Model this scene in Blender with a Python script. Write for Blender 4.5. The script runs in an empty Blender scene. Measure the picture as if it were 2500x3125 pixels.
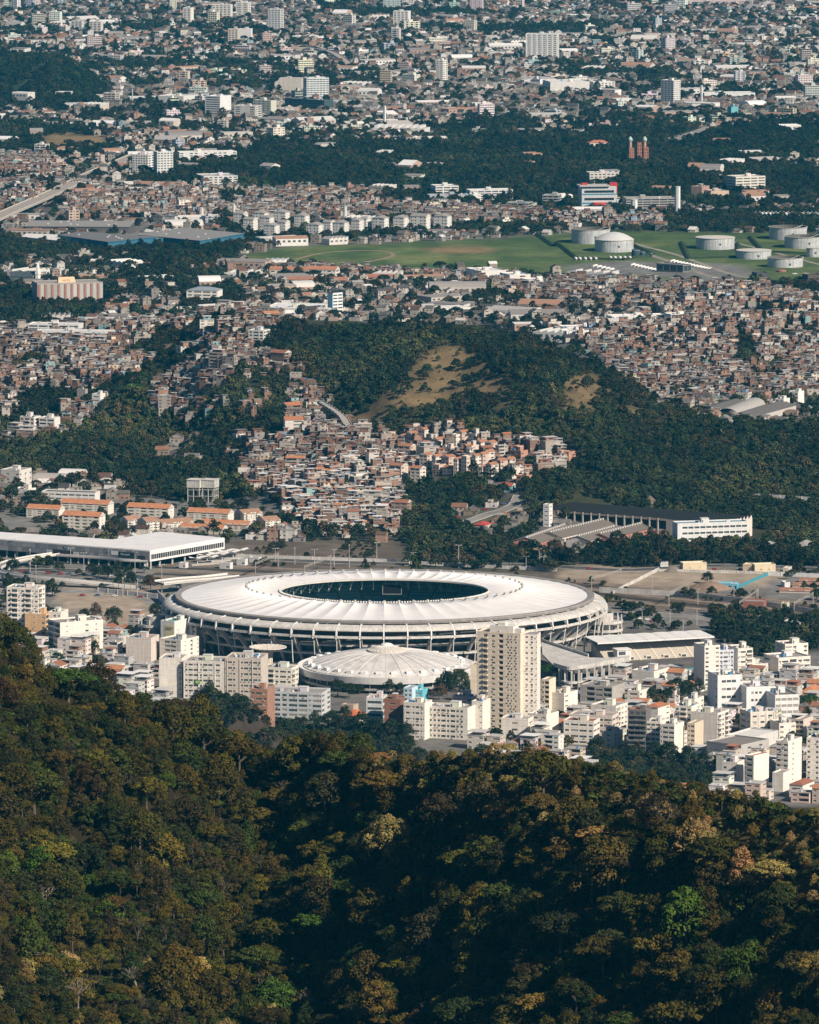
import bpy, math, random
import numpy as np
from math import radians, sin, cos, tan, pi, atan2, hypot, sqrt

# ------------------------------------------------------------------ camera
F = 20900.0                     # focal length in photo pixels (photo 2500 x 3125)
PITCH = radians(7.44)
CAMZ = 700.0
scene = bpy.context.scene
cam_d = bpy.data.cameras.new('camera')
cam = bpy.data.objects.new('camera', cam_d)
scene.collection.objects.link(cam)
cam.location = (0, 0, CAMZ)
cam.rotation_euler = (pi / 2 - PITCH, 0, 0)
cam_d.sensor_fit = 'HORIZONTAL'
cam_d.sensor_width = 36.0
cam_d.lens = 36.0 * F / 2500.0
cam_d.clip_start = 5.0
cam_d.clip_end = 90000.0
scene.camera = cam

# ------------------------------------------------------------------ light
SUN_AZ = radians(47)            # turned from straight behind the camera towards the right
SUN_EL = radians(36)
SUN = (sin(SUN_AZ) * cos(SUN_EL), -cos(SUN_AZ) * cos(SUN_EL), sin(SUN_EL))
world = bpy.data.worlds.new('World')
scene.world = world
world.use_nodes = True
wn = world.node_tree.nodes
wl = world.node_tree.links
for n in list(wn):
    wn.remove(n)
sky = wn.new('ShaderNodeTexSky')
sky.sky_type = 'NISHITA'
sky.sun_disc = False
sky.sun_elevation = SUN_EL
sky.sun_rotation = atan2(SUN[0], SUN[1])
sky.altitude = 300
sky.air_density = 0.8
sky.dust_density = 0.2
sky.ozone_density = 3.0
bg = wn.new('ShaderNodeBackground')
bg.inputs['Strength'].default_value = 0.05
wo = wn.new('ShaderNodeOutputWorld')
wl.new(sky.outputs[0], bg.inputs['Color'])
wl.new(bg.outputs[0], wo.inputs['Surface'])
sun_d = bpy.data.lights.new('sun', 'SUN')
sun_d.energy = 5.0
sun_d.angle = radians(0.5)
sun_d.color = (1.0, 0.88, 0.735)
sun = bpy.data.objects.new('sun', sun_d)
scene.collection.objects.link(sun)
from mathutils import Vector
sun.rotation_euler = Vector((-SUN[0], -SUN[1], -SUN[2])).to_track_quat('-Z', 'Y').to_euler()
sun.location = (800, -500, 1500)
scene.view_settings.view_transform = 'Standard'
scene.view_settings.look = 'None'
scene.view_settings.exposure = 0.55
scene.view_settings.gamma = 1.0
cy = scene.cycles
cy.use_denoising = True
cy.max_bounces = 4
cy.diffuse_bounces = 2
cy.glossy_bounces = 2
cy.transmission_bounces = 2
cy.volume_bounces = 0
cy.transparent_max_bounces = 6
cy.use_adaptive_sampling = True
cy.adaptive_threshold = 0.02

C = scene.collection
rnd = random.Random(7)
RNG = np.random.default_rng(11)

# ------------------------------------------------------------------ projection helpers
CP, SP = cos(PITCH), sin(PITCH)

def ray(px, py):
    a = (px - 1250.0) / F
    b = (1562.5 - py) / F
    return a, CP + b * SP, -SP + b * CP

def at_y(px, py, Y):
    """point on the ray through a photo pixel at forward distance Y"""
    dx, dy, dz = ray(px, py)
    t = Y / dy
    return dx * t, Y, CAMZ + dz * t

def flat(px, py, z=0.0):
    dx, dy, dz = ray(px, py)
    t = (z - CAMZ) / dz
    return dx * t, dy * t, z

def proj(x, y, z):
    zc = np.asarray(z) - CAMZ
    depth = y * CP - zc * SP
    up = y * SP + zc * CP
    return 1250.0 + F * x / depth, 1562.5 - F * up / depth

def depth_of(x, y, z):
    return y * CP - (z - CAMZ) * SP

# ------------------------------------------------------------------ value noise (numpy)
_NT = np.random.default_rng(5).random((256, 256))
def vnoise(x, y):
    x = np.asarray(x, float); y = np.asarray(y, float)
    xi = np.floor(x).astype(int); yi = np.floor(y).astype(int)
    fx = x - xi; fy = y - yi
    fx = fx * fx * (3 - 2 * fx); fy = fy * fy * (3 - 2 * fy)
    a = _NT[xi & 255, yi & 255]; b = _NT[(xi + 1) & 255, yi & 255]
    c = _NT[xi & 255, (yi + 1) & 255]; d = _NT[(xi + 1) & 255, (yi + 1) & 255]
    return (a * (1 - fx) + b * fx) * (1 - fy) + (c * (1 - fx) + d * fx) * fy
def fbm(x, y, o=4):
    s = 0; a = 0.5
    for k in range(o):
        s = s + a * vnoise(x * 2 ** k + 17 * k, y * 2 ** k + 31 * k); a *= 0.5
    return s

# ------------------------------------------------------------------ terrain height
def _prof(t):
    t = np.clip(t, 0, 1)
    return (1 - t) * 0.45 + 0.55 * (0.5 + 0.5 * np.cos(pi * t))

def _crest(pts):
    """[(px, py, distance)] -> arrays x, y, z of a crest line"""
    P = [at_y(a, b, d) for a, b, d in pts]
    P.sort()
    return tuple(np.array([p[k] for p in P]) for k in range(3))

HILL = _crest([(-900, 1040, 6300), (0, 1030, 6250), (300, 1010, 6200), (560, 1000, 6150), (700, 968, 6080), (850, 1000, 6000),
               (1000, 1022, 5950), (1150, 1010, 5930), (1350, 1010, 5900), (1500, 1030, 5850), (1600, 1042, 5800),
               (1700, 1085, 5760), (1800, 1125, 5730), (1950, 1190, 5700), (2100, 1280, 5640), (2300, 1330, 5600), (2500, 1350, 5580), (3400, 1400, 5560)])
HILL_F = (np.array([-900, -330, -200, -60, 60, 200, 330, 900.]), np.array([520, 500, 560, 720, 690, 480, 400, 380.]))
FARHILL = _crest([(-2500, 150, 10100), (-600, 160, 10150), (0, 185, 10150), (150, 190, 10130), (260, 250, 10100), (340, 330, 10000), (420, 345, 10000)])
RIDGE_PX = [(-900, 1560, 2090), (-300, 1790, 2175), (0, 1975, 2262), (60, 2005, 2266), (150, 2095, 2272), (300, 2152, 2280), (450, 2200, 2282), (600, 2266, 2292), (750, 2322, 2290),
            (900, 2342, 2276), (1250, 2346, 2216), (1400, 2326, 2188), (1600, 2310, 2152), (1800, 2346, 2116), (1950, 2380, 2089), (2200, 2434, 2045), (2500, 2508, 1995), (3400, 2700, 1900)]
RIDGE = _crest(RIDGE_PX)

def H(x, y):
    x = np.asarray(x, float); y = np.asarray(y, float)
    # the wooded hill behind the stadium with its settlements
    yc = np.interp(x, HILL[0], HILL[1]); zc = np.interp(x, HILL[0], HILL[2])
    wf = np.interp(x, *HILL_F)
    t = np.where(y < yc, (yc - y) / wf, (y - yc) / 380.0)
    h1 = zc * _prof(t)
    gully = fbm(x / 75 + y / 260 + 3, y / 200 + 9, 4) - 0.47
    h1 = h1 + np.where(h1 > 1, gully * 62 * np.clip(h1 / 50, 0, 1) * np.clip(t * 2.2, 0, 1), 0)
    # settlement on the right behind the hill
    h2 = 34 * np.exp(-((y - 6800) / 360) ** 2) * np.clip((x - 60) / 240, 0, 1) ** 1.2
    # far bluff, top left
    zf = np.interp(x, FARHILL[0], FARHILL[2]); yf = np.interp(x, FARHILL[0], FARHILL[1])
    tf = np.where(y < yf, (yf - y) / 240.0, (y - yf) / 900.0)
    h3 = np.clip(zf, 0, 200) * _prof(tf) * np.where(x < FARHILL[0][-1], 1, 0)
    # park rise
    h4 = 10 * np.exp(-((y - 8550) / 260) ** 2)
    h = np.maximum(np.maximum(h1, h2), np.maximum(h3, h4))
    # near forest ridge and the ground below the camera
    yr = np.interp(x, RIDGE[0], RIDGE[1]); zr = np.interp(x, RIDGE[0], RIDGE[2])
    d = yr - y
    front = zr - 0.48 * np.clip(d, 0, 330) - 0.1 * np.clip(d - 330, 0, 4000) + (fbm(x / 38 + y / 90, y / 60, 3) - .45) * 40 * np.clip(d / 40, 0, 1)
    front = np.where(y < 1500, np.interp(y, [-4000, -300, 0, 350, 800, 1500], [300, 560, 672, 480, 300, 140]) , front)
    front = np.where((y >= 1500) & (y < 1800), np.interp(y, [1500, 1800], [140, 150]) * np.clip((1800 - y) / 300, 0, 1) + front * (1 - np.clip((1800 - y) / 300, 0, 1)), front)
    back = np.maximum(zr - .5 * (y - yr), 0)
    h5 = np.where(d > 0, front, np.where(y < yr + 1500, back, 0))
    # rocky toe of the near hill behind the ridge, left of centre
    h6 = 34 * np.exp(-((x + 108) / 38) ** 2 - ((y - 4130) / 60) ** 2) + 50 * np.exp(-((x + 215) / 60) ** 2 - ((y - 4080) / 70) ** 2)
    h6 = h6 * (.62 + .8 * fbm(x / 14, y / 14, 3))
    h = np.where(y < 4000, np.maximum(h5, 0), h) + np.where((y > 3600) & (y < 4600), h6, 0)
    return h

def ground_hit(px, py, y0=4020.0, y1=14000.0):
    """first hit of the pixel's ray with the terrain, searched from forward distance y0"""
    ys = np.arange(y0, y1, 4.0)
    dx, dy, dz = ray(px, py)
    t = ys / dy
    z = CAMZ + dz * t
    below = z <= H(dx * t, ys)
    if not below.any():
        return flat(px, py)
    i = int(np.argmax(below))
    return float(dx * t[i]), float(ys[i]), float(H(dx * t[i], ys[i]))

# ------------------------------------------------------------------ materials
def lin(c):
    """'#rrggbb' -> linear rgb"""
    c = c.lstrip('#')
    v = [int(c[i:i + 2], 16) / 255 for i in (0, 2, 4)]
    return tuple(x / 12.92 if x <= 0.04045 else ((x + 0.055) / 1.055) ** 2.4 for x in v)

MATS = {}
def mat(name, color=(0.5, 0.5, 0.5), rough=0.8, attr=None, dirt=0.25, dscale=0.35, streak=0.0, metal=0.0, spec=0.3, bump=0.0, atype='GEOMETRY', emit=None):
    if name in MATS:
        return MATS[name]
    m = bpy.data.materials.new(name)
    m.use_nodes = True
    nt = m.node_tree; N = nt.nodes; L = nt.links
    b = N['Principled BSDF']
    b.inputs['Roughness'].default_value = rough
    b.inputs['Metallic'].default_value = metal
    b.inputs['Specular IOR Level'].default_value = spec
    if attr:
        a = N.new('ShaderNodeAttribute'); a.attribute_name = attr; a.attribute_type = atype
        src = a.outputs['Color']
    else:
        r = N.new('ShaderNodeRGB'); r.outputs[0].default_value = (*color, 1); src = r.outputs[0]
    if dirt > 0 or streak > 0:
        g = N.new('ShaderNodeNewGeometry')
        nz = N.new('ShaderNodeTexNoise'); nz.inputs['Scale'].default_value = dscale; nz.inputs['Detail'].default_value = 6; nz.inputs['Roughness'].default_value = 0.65
        L.new(g.outputs['Position'], nz.inputs['Vector'])
        mr = N.new('ShaderNodeMapRange'); mr.inputs[1].default_value = 0.35; mr.inputs[2].default_value = 0.68
        mr.inputs[3].default_value = 1 - dirt; mr.inputs[4].default_value = 1.0
        L.new(nz.outputs[0], mr.inputs[0])
        fac = mr.outputs[0]
        if streak > 0:
            mp = N.new('ShaderNodeMapping'); mp.inputs['Scale'].default_value = (0.9, 0.9, 0.06)
            L.new(g.outputs['Position'], mp.inputs[0])
            n2 = N.new('ShaderNodeTexNoise'); n2.inputs['Scale'].default_value = 1.0; n2.inputs['Detail'].default_value = 4
            L.new(mp.outputs[0], n2.inputs['Vector'])
            m2 = N.new('ShaderNodeMapRange'); m2.inputs[1].default_value = 0.42; m2.inputs[2].default_value = 0.62
            m2.inputs[3].default_value = 1 - streak; m2.inputs[4].default_value = 1.0
            L.new(n2.outputs[0], m2.inputs[0])
            mu = N.new('ShaderNodeMath'); mu.operation = 'MULTIPLY'
            L.new(fac, mu.inputs[0]); L.new(m2.outputs[0], mu.inputs[1]); fac = mu.outputs[0]
        vm = N.new('ShaderNodeVectorMath'); vm.operation = 'SCALE'
        L.new(src, vm.inputs[0]); L.new(fac, vm.inputs['Scale'])
        src = vm.outputs[0]
    L.new(src, b.inputs['Base Color'])
    if bump > 0:
        nb = N.new('ShaderNodeTexNoise'); nb.inputs['Scale'].default_value = 2.5
        g2 = N.new('ShaderNodeNewGeometry'); L.new(g2.outputs['Position'], nb.inputs['Vector'])
        bp = N.new('ShaderNodeBump'); bp.inputs['Strength'].default_value = bump
        L.new(nb.outputs[0], bp.inputs['Height']); L.new(bp.outputs[0], b.inputs['Normal'])
    if emit:
        b.inputs['Emission Color'].default_value = (*emit, 1); b.inputs['Emission Strength'].default_value = 1
    MATS[name] = m
    return m

M_PAINT = mat('painted_wall', attr='col', rough=0.85, dirt=0.12, dscale=0.25, streak=0.13)
M_PLAIN = mat('plain_attr', attr='col', rough=0.75, dirt=0.15, dscale=0.5)
M_GLASS = mat('window_glass', (0.02, 0.026, 0.03), rough=0.12, dirt=0, spec=0.5)
M_GLASS2 = mat('curtained_glass', (0.30, 0.28, 0.25), rough=0.4, dirt=0.2)
M_GLASS3 = mat('green_glass', (0.04, 0.07, 0.075), rough=0.1, dirt=0, spec=0.6)
M_ROOF = mat('membrane', (0.72, 0.70, 0.685), rough=0.55, dirt=0.12, dscale=0.08)
M_CONC = mat('concrete', (0.62, 0.59, 0.55), rough=0.85, dirt=0.3, dscale=0.15, streak=0.2)
M_GREYC = mat('grey_concrete', (0.27, 0.25, 0.235), rough=0.85, dirt=0.3, dscale=0.2)
M_WHITE = mat('white_paint', (0.74, 0.725, 0.70), rough=0.7, dirt=0.15, dscale=0.2, streak=0.12)
M_DARK = mat('dark_recess', (0.05, 0.055, 0.06), rough=0.9, dirt=0.2)
M_STEEL = mat('grey_steel', (0.30, 0.30, 0.30), rough=0.5, dirt=0.1)

# ------------------------------------------------------------------ mesh building
class MB:
    def __init__(s, col=(0.7, 0.7, 0.7)):
        s.v = []; s.f = []; s.c = []; s.mi = []; s.col = col; s.m = 0
    def face(s, pts, col=None):
        i = len(s.v); s.v.extend(pts); s.f.append(tuple(range(i, i + len(pts)))); s.c.append(col or s.col); s.mi.append(s.m)
    def box(s, x0, y0, z0, x1, y1, z1, col=None, top=None, bottom=True):
        col = col or s.col; top = top or col
        i = len(s.v)
        s.v.extend([(x0, y0, z0), (x1, y0, z0), (x1, y1, z0), (x0, y1, z0), (x0, y0, z1), (x1, y0, z1), (x1, y1, z1), (x0, y1, z1)])
        fs = [(0, 1, 5, 4), (1, 2, 6, 5), (2, 3, 7, 6), (3, 0, 4, 7), (4, 5, 6, 7)] + ([(3, 2, 1, 0)] if bottom else [])
        for k, q in enumerate(fs):
            s.f.append(tuple(i + a for a in q)); s.c.append(top if k == 4 else col); s.mi.append(s.m)
    def bar(s, a, b, w, h=None, col=None, n=4):
        """square bar between two points"""
        h = h or w
        a = Vector(a); b = Vector(b); d = (b - a).normalized()
        up = Vector((0, 0, 1)) if abs(d.z) < 0.95 else Vector((0, 1, 0))
        sx = d.cross(up).normalized() * w / 2; sy = sx.normalized().cross(d) * h / 2
        i = len(s.v)
        for p in (a, b):
            for q in (-sx - sy, sx - sy, sx + sy, -sx + sy):
                s.v.append(tuple(p + q))
        for q in ((0, 1, 5, 4), (1, 2, 6, 5), (2, 3, 7, 6), (3, 0, 4, 7), (3, 2, 1, 0), (4, 5, 6, 7)):
            s.f.append(tuple(i + k for k in q)); s.c.append(col or s.col); s.mi.append(s.m)
    def tube(s, x, y, z0, z1, r0, r1=None, n=10, col=None, cap=True):
        r1 = r0 if r1 is None else r1
        i = len(s.v)
        for k in range(n):
            a = 2 * pi * k / n
            s.v.append((x + r0 * cos(a), y + r0 * sin(a), z0)); s.v.append((x + r1 * cos(a), y + r1 * sin(a), z1))
        for k in range(n):
            j = (k + 1) % n
            s.f.append((i + 2 * k, i + 2 * j, i + 2 * j + 1, i + 2 * k + 1)); s.c.append(col or s.col); s.mi.append(s.m)
        if cap:
            s.f.append(tuple(i + 2 * k + 1 for k in range(n))); s.c.append(col or s.col); s.mi.append(s.m)
    def lathe(s, prof, n=32, col=None, x=0, y=0, sx=1, sy=1):
        """profile [(r, z)]"""
        i = len(s.v)
        for r, z in prof:
            for k in range(n):
                a = 2 * pi * k / n
                s.v.append((x + r * cos(a) * sx, y + r * sin(a) * sy, z))
        for j in range(len(prof) - 1):
            for k in range(n):
                q = (k + 1) % n
                s.f.append((i + j * n + k, i + j * n + q, i + (j + 1) * n + q, i + (j + 1) * n + k)); s.c.append(col or s.col); s.mi.append(s.m)
    def grid(s, P, col=None):
        """P[i][j] points"""
        i0 = len(s.v); n = len(P); m = len(P[0])
        for r in P:
            s.v.extend(tuple(p) for p in r)
        for a in range(n - 1):
            for b in range(m - 1):
                s.f.append((i0 + a * m + b, i0 + a * m + b + 1, i0 + (a + 1) * m + b + 1, i0 + (a + 1) * m + b)); s.c.append(col or s.col); s.mi.append(s.m)
    def mesh(s, name, mats, smooth=False):
        me = bpy.data.meshes.new(name)
        me.from_pydata(s.v, [], s.f)
        if not isinstance(mats, (list, tuple)):
            mats = [mats]
        for m in mats:
            me.materials.append(m)
        if len(mats) > 1:
            me.polygons.foreach_set('material_index', s.mi)
        a = me.attributes.new('col', 'FLOAT_COLOR', 'FACE')
        a.data.foreach_set('color', np.array([(*c[:3], 1.0) for c in s.c], dtype=np.float32).ravel())
        if smooth:
            me.polygons.foreach_set('use_smooth', [True] * len(me.polygons))
        me.update()
        return me

def link(name, data, parent=None, loc=None, rz=None):
    o = bpy.data.objects.new(name, data)
    C.objects.link(o)
    if parent is not None:
        o.parent = parent
    if loc is not None:
        o.location = loc
    if rz is not None:
        o.rotation_euler = (0, 0, rz)
    return o

def part(name, mb, mats, parent, loc=None, rz=None, smooth=False, stuff=False):
    o = link(name, mb if isinstance(mb, bpy.types.Mesh) else mb.mesh(name, mats, smooth), parent, loc, rz)
    if stuff:
        o['kind'] = 'stuff'
    return o

def tag(o, label, cat, group=None, kind=None):
    o['label'] = label; o['category'] = cat
    if group:
        o['group'] = group
    if kind:
        o['kind'] = kind
    return o

def thing(name, label, cat, loc=(0, 0, 0), rz=0.0, group=None):
    return tag(link(name, None, None, loc, rz), label, cat, group)

def structure(name, mb, mats, loc=None, smooth=False):
    o = part(name, mb, mats, None, loc, None, smooth)
    o['kind'] = 'structure'
    return o

# ------------------------------------------------------------------ occupancy of the ground (2 m cells)
OX0, OX1, OY0, OY1, OC = -1000, 1000, 4000, 13600, 2.0
OCC = np.zeros((int((OX1 - OX0) / OC), int((OY1 - OY0) / OC)), bool)
def occ_rect(cx, cy, w, d, rz=0.0, pad=2.0):
    hw, hd = w / 2 + pad, d / 2 + pad
    r = hypot(hw, hd)
    i0 = max(0, int((cx - r - OX0) / OC)); i1 = min(OCC.shape[0], int((cx + r - OX0) / OC) + 2)
    j0 = max(0, int((cy - r - OY0) / OC)); j1 = min(OCC.shape[1], int((cy + r - OY0) / OC) + 2)
    if i0 >= i1 or j0 >= j1:
        return
    X = (np.arange(i0, i1) + .5) * OC + OX0 - cx; Y = (np.arange(j0, j1) + .5) * OC + OY0 - cy
    X, Y = np.meshgrid(X, Y, indexing='ij')
    u = X * cos(rz) + Y * sin(rz); v = -X * sin(rz) + Y * cos(rz)
    OCC[i0:i1, j0:j1] |= (abs(u) < hw) & (abs(v) < hd)
def occ_at(x, y):
    i = np.clip(((np.asarray(x) - OX0) / OC).astype(int), 0, OCC.shape[0] - 1)
    j = np.clip(((np.asarray(y) - OY0) / OC).astype(int), 0, OCC.shape[1] - 1)
    return OCC[i, j]
# ------------------------------------------------------------------ land use, drawn on the ground as seen in the photo (overview pixels, 1725 wide)
K = 2500.0 / 1725.0
CITY, FOREST, FAVELA, GRASS, DRY, DIRT, PAVED, MIXED, RAIL, LOW, HFOREST = range(11)
ZW, ZH = 690, 900            # zone raster over overview pixels x in [-240,1965), y in [-60, 2190) at 2.5-3.2 px
ZX0, ZX1, ZY0, ZY1 = -400.0, 2125.0, -80.0, 2200.0
ZONE = np.zeros((ZW, ZH), np.uint8)
_gx, _gy = np.meshgrid(ZX0 + (np.arange(ZW) + .5) * (ZX1 - ZX0) / ZW, ZY0 + (np.arange(ZH) + .5) * (ZY1 - ZY0) / ZH, indexing='ij')
def inside(poly, X, Y):
    r = np.zeros(X.shape, bool)
    n = len(poly)
    for i in range(n):
        x0, y0 = poly[i]; x1, y1 = poly[(i + 1) % n]
        if y0 == y1:
            continue
        c = ((Y >= y0) != (Y >= y1)) & (X < (x1 - x0) * (Y - y0) / (y1 - y0) + x0)
        r ^= c
    return r
_wob = (fbm(_gx / 22, _gy / 14, 3) - .45) * 16
def zone(z, *poly):
    ZONE[inside(poly, _gx + _wob, _gy + _wob * .6)] = z
L_, R_ = -400, 2125
# flat town in the middle distance: gardens and houses
zone(MIXED, (L_, 505), (100, 520), (420, 530), (520, 545), (700, 560), (1000, 590), (1100, 600), (1100, 660), (700, 690), (500, 700), (L_, 700))
zone(CITY, (L_, 640), (230, 650), (470, 620), (720, 600), (1000, 620), (1500, 640), (1500, 700), (600, 690), (L_, 720))
# woods
zone(FOREST, (L_, 100), (60, 108), (130, 118), (185, 150), (228, 190), (235, 215), (190, 224), (150, 234), (L_, 228))
zone(FOREST, (L_, 258), (120, 260), (200, 282), (238, 300), (245, 330), (130, 330), (L_, 312))
zone(DRY, (90, 285), (150, 278), (235, 292), (230, 312), (90, 312))
zone(FOREST, (500, 322), (560, 300), (620, 310), (760, 300), (900, 300), (1050, 295), (1150, 285), (1290, 272), (1380, 262), (1500, 268), (1600, 262), (R_, 262), (R_, 330),
     (1640, 340), (1560, 345), (R_, 375), (R_, 440), (1580, 440), (1540, 452), (1330, 425), (1210, 420), (1200, 445), (1080, 440), (820, 432), (780, 400), (600, 402), (560, 405), (480, 385), (370, 390), (300, 398), (262, 380), (370, 350), (500, 345))
zone(FOREST, (960, 478), (1100, 462), (1250, 450), (1480, 452), (1725, 445), (R_, 440), (R_, 486), (1560, 488), (1400, 486), (1180, 486), (1120, 492), (960, 492), (700, 506), (520, 512), (520, 492), (700, 494))
zone(FOREST, (80, 500), (520, 505), (520, 532), (400, 545), (300, 536), (80, 548), (L_, 530), (L_, 500))
zone(FOREST, (L_, 615), (60, 620), (230, 610), (240, 650), (130, 660), (L_, 665))
zone(FOREST, (380, 630), (480, 600), (520, 620), (480, 650), (380, 650))
zone(FOREST, (1000, 600), (1130, 585), (1230, 595), (1240, 632), (1110, 640), (1000, 634))
zone(FOREST, (1560, 590), (1640, 596), (1725, 600), (R_, 600), (R_, 640), (1640, 636), (1560, 620))
# the meadow by the tanks
zone(GRASS, (525, 532), (600, 520), (760, 514), (1000, 502), (1140, 496), (1260, 486), (1480, 488), (1640, 490), (R_, 480), (R_, 560), (1725, 600), (1560, 602), (1490, 605), (1400, 600), (1250, 590), (1140, 585), (1060, 574), (960, 574), (800, 570), (690, 566), (540, 556), (490, 546))
zone(DRY, (880, 524), (960, 518), (1040, 522), (1030, 532), (930, 532))
zone(PAVED, (1180, 560), (1300, 548), (1560, 556), (1600, 580), (1500, 592), (1340, 580), (1220, 576))
# settlements on the flat
zone(FAVELA, (L_, 330), (110, 332), (120, 370), (70, 440), (L_, 470))
zone(FAVELA, (130, 420), (260, 400), (560, 408), (780, 405), (830, 432), (960, 452), (960, 472), (480, 455), (420, 470), (150, 470))
zone(FAVELA, (960, 440), (1180, 455), (1400, 462), (1380, 482), (1180, 482), (1100, 474), (960, 474))
zone(FAVELA, (540, 566), (700, 574), (820, 578), (1000, 586), (1150, 594), (1280, 600), (1480, 612), (1560, 605), (1725, 640), (R_, 640), (R_, 690), (1560, 690), (1380, 660), (1220, 640), (1110, 640), (1000, 600), (900, 592), (700, 584), (560, 572))
# right-hand settlement
zone(FAVELA, (1120, 690), (1300, 700), (1460, 660), (1560, 620), (R_, 640), (R_, 900), (1560, 906), (1460, 870), (1340, 830), (1290, 800), (1250, 740))
zone(FOREST, (1540, 700), (1560, 690), (1600, 740), (1590, 780), (1550, 770))
zone(MIXED, (1480, 850), (1725, 840), (R_, 850), (R_, 920), (1540, 915))
# left-hand settlement
zone(FAVELA, (L_, 712), (100, 704), (330, 690), (480, 662), (590, 676), (600, 720), (560, 760), (445, 745), (350, 760), (300, 785), (235, 812), (215, 862), (145, 912), (50, 940), (L_, 955))
# the wooded hill
zone(HFOREST, (560, 700), (650, 670), (760, 676), (1035, 683), (1118, 710), (1208, 752), (1310, 806), (1415, 868), (1552, 906), (1725, 920), (R_, 930), (R_, 1118), (1590, 1132), (1420, 1104), (1300, 1096), (1104, 1064), (1090, 1022),
     (1208, 982), (1104, 960), (1035, 946), (900, 912), (862, 926), (790, 918), (690, 855), (662, 815), (600, 790), (540, 765), (520, 740))
zone(GRASS, (545, 752), (590, 748), (632, 790), (668, 815), (640, 826), (590, 795))
zone(DRY, (900, 738), (950, 722), (990, 745), (1020, 775), (1060, 800), (1096, 850), (1070, 872), (1010, 840), (985, 815), (970, 845), (900, 858), (850, 872), (770, 890), (780, 850), (850, 810), (868, 775))
zone(DRY, (690, 880), (740, 868), (800, 885), (780, 900), (720, 895))
zone(DRY, (1190, 795), (1258, 788), (1285, 830), (1255, 866), (1180, 872))
zone(DRY, (1290, 850), (1350, 862), (1370, 880), (1310, 876))
ZONE[(ZONE == DRY) & (_gy > 700) & (fbm(_gx / 13 + 2, _gy / 8, 3) < .27)] = HFOREST
# gully woods on the left flank
zone(HFOREST, (350, 757), (430, 742), (540, 752), (400, 770), (320, 811), (310, 871), (440, 901), (370, 931), (330, 962), (500, 1000), (520, 1045), (400, 1062), (280, 1040), (260, 1012), (L_, 985), (L_, 950), (50, 942), (150, 911), (220, 861), (240, 811), (300, 786))
# central settlement
zone(FAVELA, (440, 752), (540, 745), (640, 780), (665, 830), (725, 878), (795, 925), (850, 925), (828, 1022), (856, 1076), (850, 1140), (725, 1140), (600, 1104), (573, 1063), (524, 1036), (455, 980), (386, 960), (440, 904), (310, 870), (324, 815))
zone(HFOREST, (500, 905), (560, 860), (610, 880), (600, 920), (540, 930))
zone(FAVELA, (820, 925), (900, 905), (1035, 918), (1210, 950), (1215, 985), (1100, 1010), (1040, 1020), (960, 1010), (830, 1010))
zone(MIXED, (L_, 985), (260, 1012), (280, 1040), (260, 1060), (60, 1060), (L_, 1080))
zone(PAVED, (L_, 1080), (60, 1060), (260, 1050), (500, 1052), (600, 1060), (600, 1110), (500, 1130), (L_, 1130))
zone(FOREST, (860, 1030), (1000, 1000), (1060, 1040), (1090, 1080), (1130, 1110), (1130, 1180), (1100, 1190), (960, 1190), (850, 1180), (850, 1080))
zone(MIXED, (940, 1070), (1100, 1060), (1130, 1110), (1060, 1130), (960, 1120))
zone(FOREST, (1130, 1180), (1250, 1160), (1430, 1140), (1600, 1130), (R_, 1120), (R_, 1180), (1600, 1178), (1430, 1178), (1300, 1185), (1180, 1195))
zone(PAVED, (860, 1178), (R_, 1178), (R_, 1300), (860, 1300))
zone(FOREST, (860, 1180), (1180, 1180), (1330, 1172), (R_, 1172), (R_, 1196), (1330, 1194), (1180, 1204), (860, 1196))
zone(MIXED, (590, 1108), (725, 1132), (860, 1128), (862, 1158), (760, 1158), (640, 1148))
# rail corridor, roads and works sites behind the stadium
zone(RAIL, (480, 1140), (860, 1142), (860, 1195), (1130, 1200), (1280, 1225), (1725, 1270), (R_, 1285), (R_, 1330), (1725, 1310), (1500, 1295), (1250, 1260), (1130, 1235), (860, 1215), (500, 1195))
zone(PAVED, (L_, 1130), (480, 1150), (480, 1195), (360, 1250), (330, 1330), (L_, 1330))
zone(DIRT, (100, 1232), (330, 1240), (350, 1262), (320, 1320), (200, 1310), (130, 1275))
zone(DIRT, (1180, 1190), (1330, 1195), (1420, 1196), (1620, 1198), (1660, 1206), (1600, 1235), (1500, 1240), (1330, 1235), (1220, 1225), (1180, 1210))
zone(PAVED, (1250, 1262), (1500, 1297), (1725, 1312), (R_, 1330), (R_, 1400), (1600, 1400), (1500, 1330), (1280, 1325))
zone(FOREST, (1500, 1290), (1600, 1300), (R_, 1310), (R_, 1370), (1600, 1365), (1500, 1345))
zone(LOW, (L_, 1330), (330, 1320), (500, 1400), (640, 1480), (1000, 1500), (1220, 1440), (1500, 1420), (1600, 1400), (R_, 1400), (R_, 1800), (L_, 1800))
zone(PAVED, (350, 1290), (1250, 1290), (1280, 1400), (900, 1470), (640, 1470), (500, 1400), (350, 1340))

zone(FOREST, (420, 1468), (560, 1500), (700, 1528), (870, 1545), (900, 1620), (420, 1620))
zone(FOREST, (1240, 1572), (1400, 1592), (1500, 1622), (1500, 1690), (1240, 1660))

def zone_at(x, y, z=None):
    z = H(x, y) if z is None else z
    px, py = proj(x, y, z)
    i = np.clip(((px / K - ZX0) / (ZX1 - ZX0) * ZW).astype(int), 0, ZW - 1)
    j = np.clip(((py / K - ZY0) / (ZY1 - ZY0) * ZH).astype(int), 0, ZH - 1)
    return ZONE[i, j]

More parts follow.
